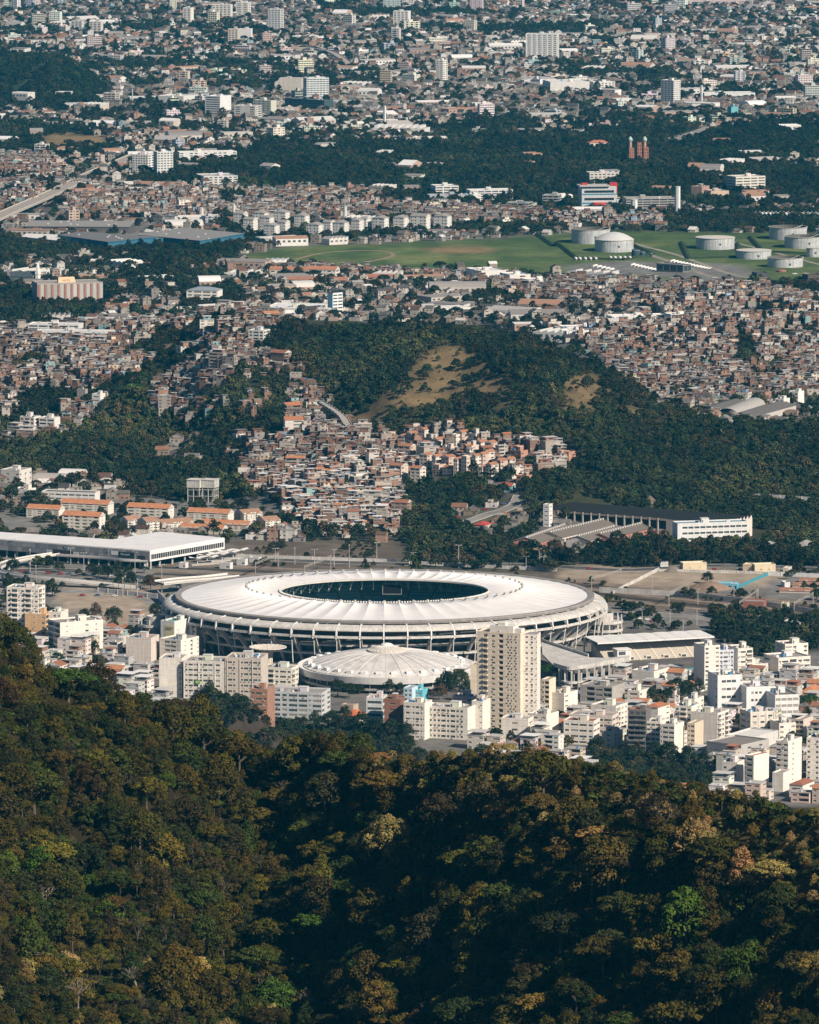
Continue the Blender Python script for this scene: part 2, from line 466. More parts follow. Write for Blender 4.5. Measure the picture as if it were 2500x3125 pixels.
# ------------------------------------------------------------------ ground sheet
def spans(*seg):
    out = []
    for a, b, st in seg:
        out.append(np.arange(a, b, st))
    return np.concatenate(out)
gx = spans((-40000, -4000, 6000), (-4000, -1000, 500), (-1000, -420, 40), (-420, 420, 7), (420, 1000, 40), (1000, 4000, 500), (4000, 40001, 6000))
gy = spans((-6000, 0, 1000), (0, 1500, 150), (1500, 1820, 40), (1820, 2400, 8), (2400, 4000, 100), (4000, 4320, 14), (4320, 5050, 40), (5050, 6400, 10), (6400, 7200, 20), (7200, 8300, 12), (8300, 9700, 50), (9700, 10300, 20), (10300, 14000, 100), (14000, 20000, 1000), (20000, 80001, 10000))
GX, GY = np.meshgrid(gx, gy, indexing='ij')
GZ = H(GX, GY)
GZ = np.where(abs(GX) > 3000, np.minimum(GZ, 40), GZ)
nx, ny = GX.shape
verts = np.stack([GX, GY, GZ], -1).reshape(-1, 3)
ii, jj = np.meshgrid(np.arange(nx - 1), np.arange(ny - 1), indexing='ij')
a_ = ii * ny + jj
quads = np.stack([a_, a_ + ny, a_ + ny + 1, a_ + 1], -1).reshape(-1, 4)
ZC = {CITY: (0.150, 0.138, 0.128), FOREST: (0.030, 0.040, 0.022), HFOREST: (0.050, 0.050, 0.026), FAVELA: (0.10, 0.085, 0.075), GRASS: (0.085, 0.135, 0.042), DRY: (0.25, 0.175, 0.088),
      DIRT: (0.39, 0.315, 0.24), PAVED: (0.21, 0.20, 0.185), MIXED: (0.11, 0.11, 0.085), RAIL: (0.15, 0.12, 0.095), LOW: (0.18, 0.17, 0.155)}
zt = np.array([ZC[k] for k in range(11)])
zz = zone_at(GX, GY, GZ)
gc = zt[zz]
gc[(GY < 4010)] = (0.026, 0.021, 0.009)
_yr = np.interp(GX, RIDGE[0], RIDGE[1]); gc[(GY < 4010) & (abs(_yr - GY) < 34) & (GX > 15)] = (0.12, 0.092, 0.04)
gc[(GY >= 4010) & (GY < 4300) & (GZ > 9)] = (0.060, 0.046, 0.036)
# pattern of open ground: mown strips, worn tracks
gn = (.55 * fbm(GX / 26, GY / 60, 4) + .45 * fbm(GX / 60 + 7, GY / 14, 4))[..., None]
gc = np.where(((zz == GRASS) & (GY > 6500))[..., None], gc * (0.35 + 1.25 * gn) + np.clip(gn - .45, 0, 1) * np.array([0.50, 0.31, 0.13]), gc)
hs = ((GY > 5000) & (GY < 6500)) | ((GY > 7200) & (GY < 8300))
gc2 = gc.copy()
for _ in range(3):
    gc2[1:-1, 1:-1] = (gc2[1:-1, 1:-1] * 2 + gc2[2:, 1:-1] + gc2[:-2, 1:-1] + gc2[1:-1, 2:] + gc2[1:-1, :-2]) / 6
gc = np.where(hs[..., None], gc2 * (.7 + .6 * fbm(GX / 18, GY / 30, 4))[..., None], gc)
me = bpy.data.meshes.new('ground')
me.vertices.add(len(verts)); me.vertices.foreach_set('co', verts.astype(np.float32).ravel())
me.loops.add(quads.size); me.loops.foreach_set('vertex_index', quads.ravel().astype(np.int32))
me.polygons.add(len(quads)); me.polygons.foreach_set('loop_start', np.arange(0, quads.size, 4, dtype=np.int32))
at = me.attributes.new('col', 'FLOAT_COLOR', 'POINT')
at.data.foreach_set('color', np.concatenate([gc, np.ones(gc.shape[:2] + (1,))], -1).astype(np.float32).ravel())
me.polygons.foreach_set('use_smooth', np.ones(len(quads), bool))
me.update(calc_edges=True)
M_GROUND = mat('ground_cover', attr='col', rough=0.95, dirt=0.4, dscale=0.06, spec=0.1)
me.materials.append(M_GROUND)
g = link('ground', me); g['kind'] = 'structure'
# ------------------------------------------------------------------ the big stadium
W1 = (0.74, 0.725, 0.70)
SX, SY, _ = flat(1174, 1818, 30.0)
st = thing('football_stadium', 'huge oval football stadium with a white membrane ring roof', 'stadium', (SX, SY, 0))
occ_rect(SX, SY, 320, 290)
NP = 60
st_roof, st_can, st_bowl, st_base = (link(n_, None, st) for n_ in ('membrane_roof', 'old_canopy', 'seating_bowl', 'outer_frame'))
def ell(a, b, th, z):
    return (a * cos(th), b * sin(th), z)
def ring_pt(r, th, z):
    """r: 0 outer roof edge ... by named radii"""
    return ell(r[0], r[1], th, z)
RO = (141.0, 123.5); RT = (95.5, 77.5); RI = (72.5, 58.5)
ZO, ZT, ZI = 30.6, 36.2, 33.2
def lerp2(A, B, t):
    return (A[0] + (B[0] - A[0]) * t, A[1] + (B[1] - A[1]) * t)
for k in range(NP):
    t0 = 2 * pi * k / NP; t1 = 2 * pi * (k + 1) / NP
    # one stretched panel between two ridge lines; ridges peak at the mast ring
    m = MB()
    rows = []
    for u in np.linspace(0, 1, 17):
        if u < 0.62:
            s_ = u / 0.62
            R = lerp2(RO, RT, s_)
            zr = ZO + (ZT - ZO) * s_ ** 1.25; sag = 0.15 + 1.15 * s_
        else:
            s_ = (u - 0.62) / 0.38
            R = lerp2(RT, RI, s_)
            zr = ZT + (ZI - ZT) * s_ ** 0.8; sag = 1.3 * (1 - s_) ** 1.2 + 0.15
        peak = 1.1 * math.exp(-((u - 0.62) / 0.035) ** 2)
        row = []
        for v in np.linspace(0, 1, 9):
            th = t0 + (t1 - t0) * v
            w = abs(2 * v - 1)
            row.append(ell(R[0], R[1], th, zr - sag * (1 - w ** 1.6) + peak * max(0, (w - 0.75) / 0.25)))
        rows.append(row)
    m.grid(rows)
    part('roof_panel', m, M_ROOF, st_roof, smooth=True)
    # grey segment of the outer compression ring
    m = MB()
    P = []
    for th in np.linspace(t0, t1, 5):
        P.append([ell(RO[0] - .6, RO[1] - .6, th, ZO + .25), ell(RO[0] + 3.6, RO[1] + 3.6, th, ZO + .55), ell(RO[0] + 4.2, RO[1] + 4.2, th, ZO - .1), ell(RO[0] + 3.8, RO[1] + 3.8, th, ZO - 1.7), ell(RO[0] - .3, RO[1] - .3, th, ZO - 1.5)])
    m.grid(P)
    part('ring_beam', m, M_GREYC, st_roof)
    # mast head cap and flying strut under the roof
    m = MB((0.42, 0.38, 0.33))
    c0 = ell(RT[0], RT[1], t0, 0); 
    m.tube(c0[0], c0[1], ZT + .9, ZT + 1.75, 1.1, 0.7, 6)
    part('mast_cap', m, M_PLAIN, st_roof)
    m = MB((0.5, 0.48, 0.45))
    m.bar(ell(RI[0] + 6, RI[1] + 6, t0, ZI - 1.2), ell(RI[0] + 6, RI[1] + 6, t0, ZI - 8), 0.5)
    m.bar(ell(RI[0] + 6, RI[1] + 6, t0, ZI - 8), ell(RO[0] + 1, RO[1] + 1, t0, ZO - 1.5), 0.22)
    m.bar(ell(RI[0] + 6, RI[1] + 6, t0, ZI - 8), ell(RI[0], RI[1], t0, ZI - .6), 0.22)
    part('flying_mast', m, M_PLAIN, st_roof)
    # inner tension ring segment with its row of lights
    m = MB((0.55, 0.52, 0.48))
    P = []
    for th in np.linspace(t0, t1, 4):
        P.append([ell(RI[0] + .9, RI[1] + .9, th, ZI + .35), ell(RI[0] - .9, RI[1] - .9, th, ZI + .2), ell(RI[0] - 1, RI[1] - 1, th, ZI - .6), ell(RI[0] + .8, RI[1] + .8, th, ZI - .7)])
    m.grid(P)
    for q in range(4):
        th = t0 + (t1 - t0) * (q + .5) / 4
        x, y, z = ell(RI[0] - .2, RI[1] - .2, th, ZI + .3)
        m.box(x - .5, y - .4, z, x + .5, y + .4, z + .9, (0.75, 0.74, 0.7))
    part('tension_ring', m, M_PLAIN, st_roof)
    # old concrete canopy: barrel segment, rib, lower beam, leaning column
    m = MB()
    e = 0.0
    P = []
    for th in np.linspace(t0 + .004, t1 - .004, 5):
        row = []
        for a in np.linspace(0, 1, 7):
            r = 144.5 + 8.6 * sin(a * pi / 2); z = 25.2 + 3.3 * cos(a * pi / 2) - .2
            row.append(ell(r, r * .885, th, z))
        for a in np.linspace(1, 0, 4):
            r = 144.0 + 8.2 * sin(a * pi / 2); z = 24.7 + 3.2 * cos(a * pi / 2) - .2
            row.append(ell(r, r * .885, th, z))
        P.append(row)
    m.grid(P)
    part('canopy_segment', m, M_CONC, st_can, smooth=False)
    m = MB()
    dt = 0.0030
    def sweep(path, hw):
        """path [(r, z_low, z_high)] swept as a rib of half angle hw"""
        A = [[ell(r, r * .885, t0 - hw, z0), ell(r, r * .885, t0 - hw, z1), ell(r, r * .885, t0 + hw, z1), ell(r, r * .885, t0 + hw, z0), ell(r, r * .885, t0 - hw, z0)] for r, z0, z1 in path]
        m.grid(A)
    sweep([(140, 27.4, 29.2), (145, 27.2, 29.0), (148.5, 25.8, 28.2), (151.5, 23.6, 26.8), (153.9, 21.2, 24.6), (154.4, 19.4, 21.4)], dt)
    part('canopy_rib', m, M_WHITE, st_can)
    m = MB()
    P = []
    for th in np.linspace(t0, t1, 5):
        P.append([ell(r, r * .885, th, z) for r, z in ((151.6, 21.4), (153.8, 21.7), (154.0, 20.0), (151.6, 19.7), (151.6, 21.4))])
    m.grid(P)
    part('lower_beam', m, M_CONC, st_can)
    m = MB()
    sweep([(151.4, 18.0, 19.6), (147, 14.6, 18.4), (143, 10.2, 15.0), (138.5, 5.0, 10.0), (135.5, 0, 4.6), (135, -1.5, 0)], 0.0045)
    part('leaning_column', m, M_CONC, st_base)
    m = MB()
    m.bar(ell(152.6, 152.6 * .885, t0, 20), ell(150.5, 150.5 * .885, t0, 2.0 if k % 2 else 8), 0.55)
    part('hanger', m, M_WHITE, st_base)
    # wall and floor slabs behind the columns
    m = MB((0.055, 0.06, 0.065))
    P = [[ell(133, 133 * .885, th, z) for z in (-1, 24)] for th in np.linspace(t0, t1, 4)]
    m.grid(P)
    w = MB((0.16, 0.17, 0.175))
    for q in (0.18, 0.55):
        tA = t0 + (t1 - t0) * q; tB = tA + (t1 - t0) * .28
        for z0, z1 in ((2, 6.2), (9.4, 12.5), (15, 18.2)):
            m.face([ell(133.25, 133.25 * .885, tA, z0), ell(133.25, 133.25 * .885, tB, z0), ell(133.25, 133.25 * .885, tB, z1), ell(133.25, 133.25 * .885, tA, z1)], (0.12, 0.125, 0.13))
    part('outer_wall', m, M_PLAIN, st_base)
    for z in (7.0, 13.2):
        m = MB()
        P = [[ell(r, r * .885, th, zz_) for r, zz_ in ((133.4, z + 1.3), (138.5 + z * .35, z + 1.3), (138.5 + z * .35, z - .1), (133.4, z - .1))] for th in np.linspace(t0, t1, 4)]
        m.grid(P)
        part('walkway_slab', m, M_CONC, st_base)
# terraces: stepped seating blocks between aisles
SEATC = [(0.20, 0.38, 0.43), (0.27, 0.46, 0.50), (0.15, 0.30, 0.35)]
NB = 40
for k in range(NB):
    t0 = 2 * pi * (k + .05) / NB; t1 = 2 * pi * (k + .95) / NB
    for tier, (r0, r1, z0, z1, n) in enumerate(((76, 94, 2.2, 9.0, 14), (97, 130, 12.0, 27.5, 24))):
        m = MB()
        ths = np.linspace(t0, t1, 4)
        for i in range(n):
            ra = r0 + (r1 - r0) * i / n; rb = r0 + (r1 - r0) * (i + 1) / n
            za = z0 + (z1 - z0) * i / n; zb = z0 + (z1 - z0) * (i + 1) / n
            c = SEATC[(i * 7 + k * 3 + rnd.randint(0, 1)) % 3]
            m.grid([[ell(ra, ra * .86, th, za), ell(ra, ra * .86, th, zb), ell(rb, rb * .86, th, zb)] for th in ths], c)
        part('seating_block', m, M_PLAIN, st_bowl)
m = MB((0.30, 0.29, 0.27))
for k in range(NB):
    t0 = 2 * pi * (k - .05) / NB; t1 = 2 * pi * (k + .05) / NB
    for r0, r1, z0, z1 in ((76, 94, 2.0, 8.6), (97, 130, 11.7, 27.0)):
        m.grid([[ell(r0, r0 * .86, th, z0), ell(r1, r1 * .86, th, z1)] for th in (t0, t1)])
m.grid([[ell(r, r * .86, th, z) for r, z in ((94, 9.0), (94.2, 6.5), (98, 6.5), (97, 12.0))] for th in np.linspace(0, 2 * pi, 81)], (0.06, 0.06, 0.06))
part('aisles', m, M_PLAIN, st_bowl)
m = MB((0.07, 0.16, 0.045))
for k in range(12):
    m.box(-54 + 9 * k, -36, 0.0, -45 + 9 * k, 36, 0.3, (0.065, 0.15, 0.04) if k % 2 else (0.085, 0.185, 0.05))
part('pitch', m, M_PLAIN, st)
m = MB((0.06, 0.08, 0.085))
m.lathe([(0.1, 0.12), (78, 0.12)], 48, sy=.86)
part('pitch_surround', m, M_PLAIN, st)
for k in range(48):
    th = 2 * pi * k / 48
    m = MB((0.5, 0.5, 0.48)); x, y, z = ell(94.6, 94.6 * .86, th, 8.7); m.box(x - .8, y - .8, 5.9, x + .8, y + .8, 11.8)
    part('tier_pillar', m, M_PLAIN, st_bowl)
for rz_ in (pi / 2,):
    scr = link('video_screen', None, st, (5.0, 62.0, 25.8))
    m = MB((0.012, 0.014, 0.016)); m.box(-6.4, -.1, -3.4, 6.4, .5, 3.4); part('display', m, mat('screen_face', (0.012, 0.014, 0.018), 0.25, dirt=0), scr)
    m = MB((0.34, 0.34, 0.33))
    for b in ((-6.7, -.3, 3.4, 6.7, .6, 3.7), (-6.7, -.3, -3.7, 6.7, .6, -3.4), (-6.7, -.3, -3.4, -6.4, .6, 3.4), (6.4, -.3, -3.4, 6.7, .6, 3.4)):
        m.box(*b)
    part('frame', m, M_PLAIN, scr)
    m = MB((0.4, 0.4, 0.4))
    for x in (-5, 0, 5):
        m.bar((x, .3, 4), (x, 1.5, 7.6), .3)
    part('hanger', m, M_PLAIN, scr)

# spiral access ramp on the right flank and the drum on the left
def ramp_drum(px, py, r, h, turns, label, name='spiral_ramp'):
    x, y, z = ground_hit(px, py)
    o = thing(name, label, 'ramp', (x, y, z))
    occ_rect(x, y, 2 * r, 2 * r)
    for k in range(turns):
        zb = h * k / turns
        m = MB(); m.lathe([(r, zb + .2), (r, zb + 2.0), (r - .5, zb + 2.0), (r - .5, zb + .9), (r * .55, zb + .9), (r * .55, zb + .2), (r, zb + .2)], 36)
        part('ramp_deck', m, M_CONC, o)
    m = MB(); m.lathe([(r * .5, 0), (r * .5, h + 1.5), (r * .46, h + 1.5), (r * .46, h)], 24); part('core_wall', m, M_CONC, o)
    m = MB((0.12, 0.12, 0.12)); m.lathe([(r * .46, h), (0.1, h)], 24); part('core_top', m, M_PLAIN, o)
    for k in range(10):
        a = 2 * pi * k / 10
        m = MB(); m.box(cos(a) * (r - 1) - .4, sin(a) * (r - 1) - .4, -1, cos(a) * (r - 1) + .4, sin(a) * (r - 1) + .4, h); part('pillar', m, M_CONC, o)
    return o
ramp_drum(1842, 1950, 13.5, 17, 3, 'round concrete spiral ramp between the stadium right flank and the car park')
ramp_drum(475, 1962, 12.5, 17, 3, 'dark round ramp tower at the stadium left edge behind the painted gable')

# ------------------------------------------------------------------ the small domed arena
DX, DY, _ = flat(1180, 2010, 15.0)
dm = thing('domed_arena', 'round indoor arena with a shallow ribbed white dome', 'arena', (DX, DY, -4.2))
occ_rect(DX, DY, 128, 128)
DR = 55.5; NS = 32
M_DOME = mat('dome_sheet', (0.64, 0.61, 0.58), rough=0.6, dirt=0.34, dscale=0.16)
def dome_z(r):
    return 15.2 + 9.6 * (1 - (r / DR) ** 2.2)
for k in range(NS):
    t0 = 2 * pi * k / NS; t1 = t0 + 2 * pi / NS
    m = MB()
    m.grid([[(r * cos(th), r * sin(th), dome_z(r)) for th in np.linspace(t0 + .004, t1 - .004, 4)] for r in np.linspace(12.5, DR, 10)])
    part('dome_panel', m, M_DOME, dm, smooth=True)
    m = MB((0.50, 0.485, 0.47) if k % 2 else (0.66, 0.65, 0.63))
    for r0, r1 in zip(np.linspace(12.5, DR, 7)[:-1], np.linspace(12.5, DR, 7)[1:]):
        m.bar((r0 * cos(t0), r0 * sin(t0), dome_z(r0) + .1), (r1 * cos(t0), r1 * sin(t0), dome_z(r1) + .1), 0.3, 0.3)
    part('dome_rib', m, M_PLAIN, dm)
    m = MB(W1)
    th = t0 + pi / NS
    x, y = 51 * cos(th), 51 * sin(th)
    b = MB(W1); b.box(-1.9, -1.3, 0, 1.9, 1.3, 1.7, W1, (0.8, 0.79, 0.77))
    part('roof_vent', b, M_PLAIN, dm, (x, y, dome_z(51) - .3), th + pi / 2)
    m = MB(W1)
    m.grid([[(r * cos(a), r * sin(a), z) for r, z in ((55.0, 14.6), (58.6, 15.6), (59.2, 15.4), (58.2, 10.8), (57.4, 10.6))] for a in np.linspace(t0, t1, 5)])
    part('fascia_segment', m, M_WHITE, dm)
    m = MB((0.05, 0.055, 0.06)); m.grid([[(54.5 * cos(a), 54.5 * sin(a), z) for z in (6.9, 11)] for a in np.linspace(t0, t1, 4)]); part('ribbon_window', m, M_GLASS, dm)
    m = MB(W1); x, y = 55 * cos(t0), 55 * sin(t0); m.box(x - .25, y - .25, 7.4, x + .25, y + .25, 10.8); part('mullion', m, M_PLAIN, dm)
    m = MB(W1); m.grid([[(r * cos(a), r * sin(a), z) for r, z in ((53.5, 7.5), (57.6, 7.5), (57.2, 6.3), (53.5, 6.0))] for a in np.linspace(t0, t1, 4)]); part('gallery_slab', m, M_CONC, dm)
    m = MB(W1); th = t0
    m.bar((54.5 * cos(th), 54.5 * sin(th), 6.4), (48 * cos(th), 48 * sin(th), 0), 1.6, 2.2)
    part('raking_strut', m, M_CONC, dm)
m = MB((0.36, 0.345, 0.33)); m.lathe([(49, -1), (49, 6.1)], 48); part('base_wall', m, M_PLAIN, dm)
m = MB(W1); m.lathe([(50.2, 2.0), (50.6, 3.4), (49, 3.4)], 48); part('base_band', m, M_CONC, dm)
cap = link('lantern', None, dm, (0, 0, 24.2))
m = MB((0.50, 0.46, 0.40)); m.lathe([(13.0, -.5), (13.4, .6), (12.2, 1.3), (9, 2.6), (5.2, 3.6), (3.8, 3.9)], 32); part('cap_shell', m, M_PLAIN, cap, smooth=True)
m = MB((0.74, 0.72, 0.66))
for k in range(24):
    a = 2 * pi * k / 24
    m.bar((12.6 * cos(a), 12.6 * sin(a), 1.15), (4.4 * cos(a), 4.4 * sin(a), 3.9), .5, .35)
part('cap_ribs', m, M_PLAIN, cap)
m = MB(W1); m.lathe([(4.4, 3.7), (4.2, 4.5), (2.8, 5.3), (0.05, 5.8)], 20); part('cap_crown', m, M_WHITE, cap, smooth=True)

# mushroom-shaped tower between them
x, y, z = flat(818, 2075)
mu = thing('mushroom_tower', 'pale mushroom-shaped concrete tower with a wide scalloped disc beside the dome', 'tower', (x, y, 0))
occ_rect(x, y, 12, 12)
zt_ = 20.5
m = MB()
for k in range(24):
    t0 = 2 * pi * k / 24; t1 = t0 + 2 * pi / 24
    P = []
    for a in np.linspace(t0, t1, 4):
        w = abs((a - t0) / (t1 - t0) * 2 - 1)
        P.append([(r * cos(a), r * sin(a), zt_ + dz - .35 * (1 - w) * (r / 12.5)) for r, dz in ((.1, -.6), (4, -.2), (8, .8), (12.4, 2.0), (12.5, 1.6), (8, .1), (4, -1.6), (2.7, -3.2))])
    m.grid(P)
part('disc', m, mat('aged_cream', (0.66, 0.60, 0.52), dirt=0.3, dscale=.3), mu)
for k in range(12):
    a = 2 * pi * k / 12
    m = MB((0.52, 0.42, 0.30) if k % 2 else (0.66, 0.6, 0.5)); m.tube(2.4 * cos(a), 2.4 * sin(a), 0, zt_ - 2.6, .75, .75, 6, cap=False); part('stem_rib', m, M_PLAIN, mu)
# ------------------------------------------------------------------ apartment blocks: walls with real openings, every window its own part
_WIN = {}
def win_mesh(w, h, kind):
    key = (round(w, 1), round(h, 1), kind)
    if key in _WIN:
        return _WIN[key]
    w, h = key[0], key[1]
    m = MB()
    fr = {0: (0.62, 0.60, 0.57), 1: (0.62, 0.60, 0.57), 2: (0.25, 0.25, 0.25), 3: (0.62, 0.6, 0.57)}[kind]
    pane = [M_GLASS, M_GLASS2, M_GLASS3, M_DARK][kind]
    t = 0.09
    # local: wall plane is y = 0, outside is -y
    m.m = 0
    m.face([(t, 0.05, t), (w - t, 0.05, t), (w - t, 0.05, h - t), (t, 0.05, h - t)])
    m.m = 1
    for b in ((0, -.02, 0, w, .1, t), (0, -.02, h - t, w, .1, h), (0, -.02, t, t, .1, h - t), (w - t, -.02, t, w, .1, h - t)):
        m.box(*b, fr, bottom=True)
    if w > 1.1:
        n = max(1, int(round(w / 0.95)) - 1)
        for q in range(n):
            x = w * (q + 1) / (n + 1)
            m.box(x - .04, 0, t, x + .04, .1, h - t, fr)
    me = m.mesh('window', [pane, M_PLAIN])
    _WIN[key] = me
    return me
_AC = None
def ac_mesh():
    global _AC
    if _AC is None:
        m = MB((0.55, 0.54, 0.5)); m.box(-.35, -.5, -.45, .35, 0, 0); m.box(-.3, -.53, -.4, .3, -.5, -.05, (0.2, 0.2, 0.2))
        _AC = m.mesh('air_conditioner', M_PLAIN)
    return _AC

def facade(o, mb, a, b, z0, fh, floors, cells, col, band=None, acp=0.0, parts=True, kinds=(0, 0, 0, 1, 2), rs=None, wh=1.35, sill=0.95, joint=True, glass=None):
    """wall from a to b (outside on the right-hand side seen from above), cells: string of cell types
       . solid   w window   W wide window   s small window   b recessed balcony   B projecting balcony   | vertical fin"""
    rs = rs or rnd
    ax, ay = a; bx, by = b
    Lw = hypot(bx - ax, by - ay)
    ux, uy = (bx - ax) / Lw, (by - ay) / Lw
    nx_, ny_ = uy, -ux
    wt = {'.': 1.0, 'w': 1.0, 'W': 1.35, 's': .55, 'b': 1.5, 'B': 1.5, '|': .18, ',': .4}
    tot = sum(wt[c] for c in cells)
    def P(u, v, n=0.0):
        return (ax + ux * u + nx_ * n, ay + uy * u + ny_ * n, z0 + v)
    def Q(u0, v0, u1, v1, n=0.0, c=None):
        mb.face([P(u0, v0, n), P(u1, v0, n), P(u1, v1, n), P(u0, v1, n)], c or col)
    rz = atan2(uy, ux)
    u = 0.0
    Ht = fh * floors
    for c in cells:
        cw = Lw * wt[c] / tot
        if c in '.,':
            Q(u, 0, u + cw, Ht)
        elif c == '|':
            Q(u, 0, u + cw, Ht, .35); mb.face([P(u, 0, 0), P(u, 0, .35), P(u, Ht, .35), P(u, Ht, 0)], col); mb.face([P(u + cw, 0, .35), P(u + cw, 0, 0), P(u + cw, Ht, 0), P(u + cw, Ht, .35)], col)
        else:
            for f in range(floors):
                v = f * fh
                if c == 'w': fw, h0, h1, dep = .62, sill, sill + wh, .28
                elif c == 'W': fw, h0, h1, dep = .86, sill, sill + wh, .28
                elif c == 's': fw, h0, h1, dep = .6, sill + .5, sill + wh, .2
                elif c == 'b': fw, h0, h1, dep = .92, 0.15, fh - .35, 1.3
                else: fw, h0, h1, dep = .8, 0.2, fh - .6, .25
                a0 = u + cw * (1 - fw) / 2; a1 = u + cw * (1 + fw) / 2
                wc = col
                Q(u, v, a0, v + fh, 0, wc); Q(a1, v, u + cw, v + fh, 0, wc)
                lower = band or col
                Q(a0, v, a1, v + h0, 0, lower); Q(a0, v + h1, a1, v + fh, 0, wc)
                # reveals
                d = -dep
                mb.face([P(a0, v + h0, 0), P(a1, v + h0, 0), P(a1, v + h0, d), P(a0, v + h0, d)], wc)
                mb.face([P(a0, v + h1, d), P(a1, v + h1, d), P(a1, v + h1, 0), P(a0, v + h1, 0)], wc)
                mb.face([P(a0, v + h0, d), P(a0, v + h1, d), P(a0, v + h1, 0), P(a0, v + h0, 0)], wc)
                mb.face([P(a1, v + h0, 0), P(a1, v + h1, 0), P(a1, v + h1, d), P(a1, v + h0, d)], wc)
                k = kinds[rs.randrange(len(kinds))]
                if c in 'wWs' or c == 'B':
                    if parts:
                        x, y, z = P(a0, v + h0, -dep + .12)
                        part('window', win_mesh(a1 - a0, h1 - h0, k), None, o, (x, y, z), rz)
                    else:
                        (glass or mb).face([P(a0, v + h0, -dep + .05), P(a1, v + h0, -dep + .05), P(a1, v + h1, -dep + .05), P(a0, v + h1, -dep + .05)], (0.03, 0.035, 0.04))
                    if parts and acp and rs.random() < acp:
                        x, y, z = P((a0 + a1) / 2 + rs.uniform(-.3, .3) * (a1 - a0), v + h0 - .02, 0)
                        part('air_conditioner', ac_mesh(), None, o, (x, y, z), rz)
                else:
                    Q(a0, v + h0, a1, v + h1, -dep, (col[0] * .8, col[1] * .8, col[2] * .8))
                    if parts:
                        ww = (a1 - a0) * .75
                        x, y, z = P(a0 + (a1 - a0) * .12, v + h0, -dep + .14)
                        part('window', win_mesh(ww, h1 - h0 - .25, k), None, o, (x, y, z), rz)
                    elif glass:
                        glass.face([P(a0 + .1, v + h0 + .1, -dep + .1), P(a1 - .1, v + h0 + .1, -dep + .1), P(a1 - .1, v + h1 - .3, -dep + .1), P(a0 + .1, v + h1 - .3, -dep + .1)], (0.03, 0.035, 0.04))
                    mb.face([P(a0, v + .15, .02), P(a1, v + .15, .02), P(a1, v + 1.1, .02), P(a0, v + 1.1, .02)], lower)
                    mb.face([P(a1, v + .15, -.08), P(a0, v + .15, -.08), P(a0, v + 1.1, -.08), P(a1, v + 1.1, -.08)], lower)
                if c == 'B' and not parts:
                    for q_ in ([P(a0, v, 1.1), P(a1, v, 1.1), P(a1, v + 1, 1.1), P(a0, v + 1, 1.1)], [P(a0, v + 1, 1.1), P(a1, v + 1, 1.1), P(a1, v + 1, 0), P(a0, v + 1, 0)], [P(a1, v, 1.1), P(a1, v, 0), P(a1, v + 1, 0), P(a1, v + 1, 1.1)]):
                        mb.face(q_, lower)
                elif c == 'B':
                    m2 = MB(lower); m2.box(0, -1.2, 0, cw * .94, 0, .16); m2.box(0, -1.2, .16, cw * .94, -1.08, 1.05); m2.box(0, -1.08, .16, .1, 0, 1.05); m2.box(cw * .94 - .1, -1.08, .16, cw * .94, 0, 1.05)
                    x, y, z = P(u + cw * .03, v, .01)
                    part('balcony', m2, M_PAINT, o, (x, y, z), rz)
        u += cw
    if joint:
        for f in range(1, floors + 1):       # slab edge lines
            mb.face([P(0, f * fh - .14, .05), P(Lw, f * fh - .14, .05), P(Lw, f * fh, .05), P(0, f * fh, .05)], tuple(c * .86 for c in col))
            mb.face([P(0, f * fh, .05), P(Lw, f * fh, .05), P(Lw, f * fh, 0), P(0, f * fh, 0)], col)
            mb.face([P(0, f * fh - .14, 0), P(Lw, f * fh - .14, 0), P(Lw, f * fh - .14, .05), P(0, f * fh - .14, .05)], col)

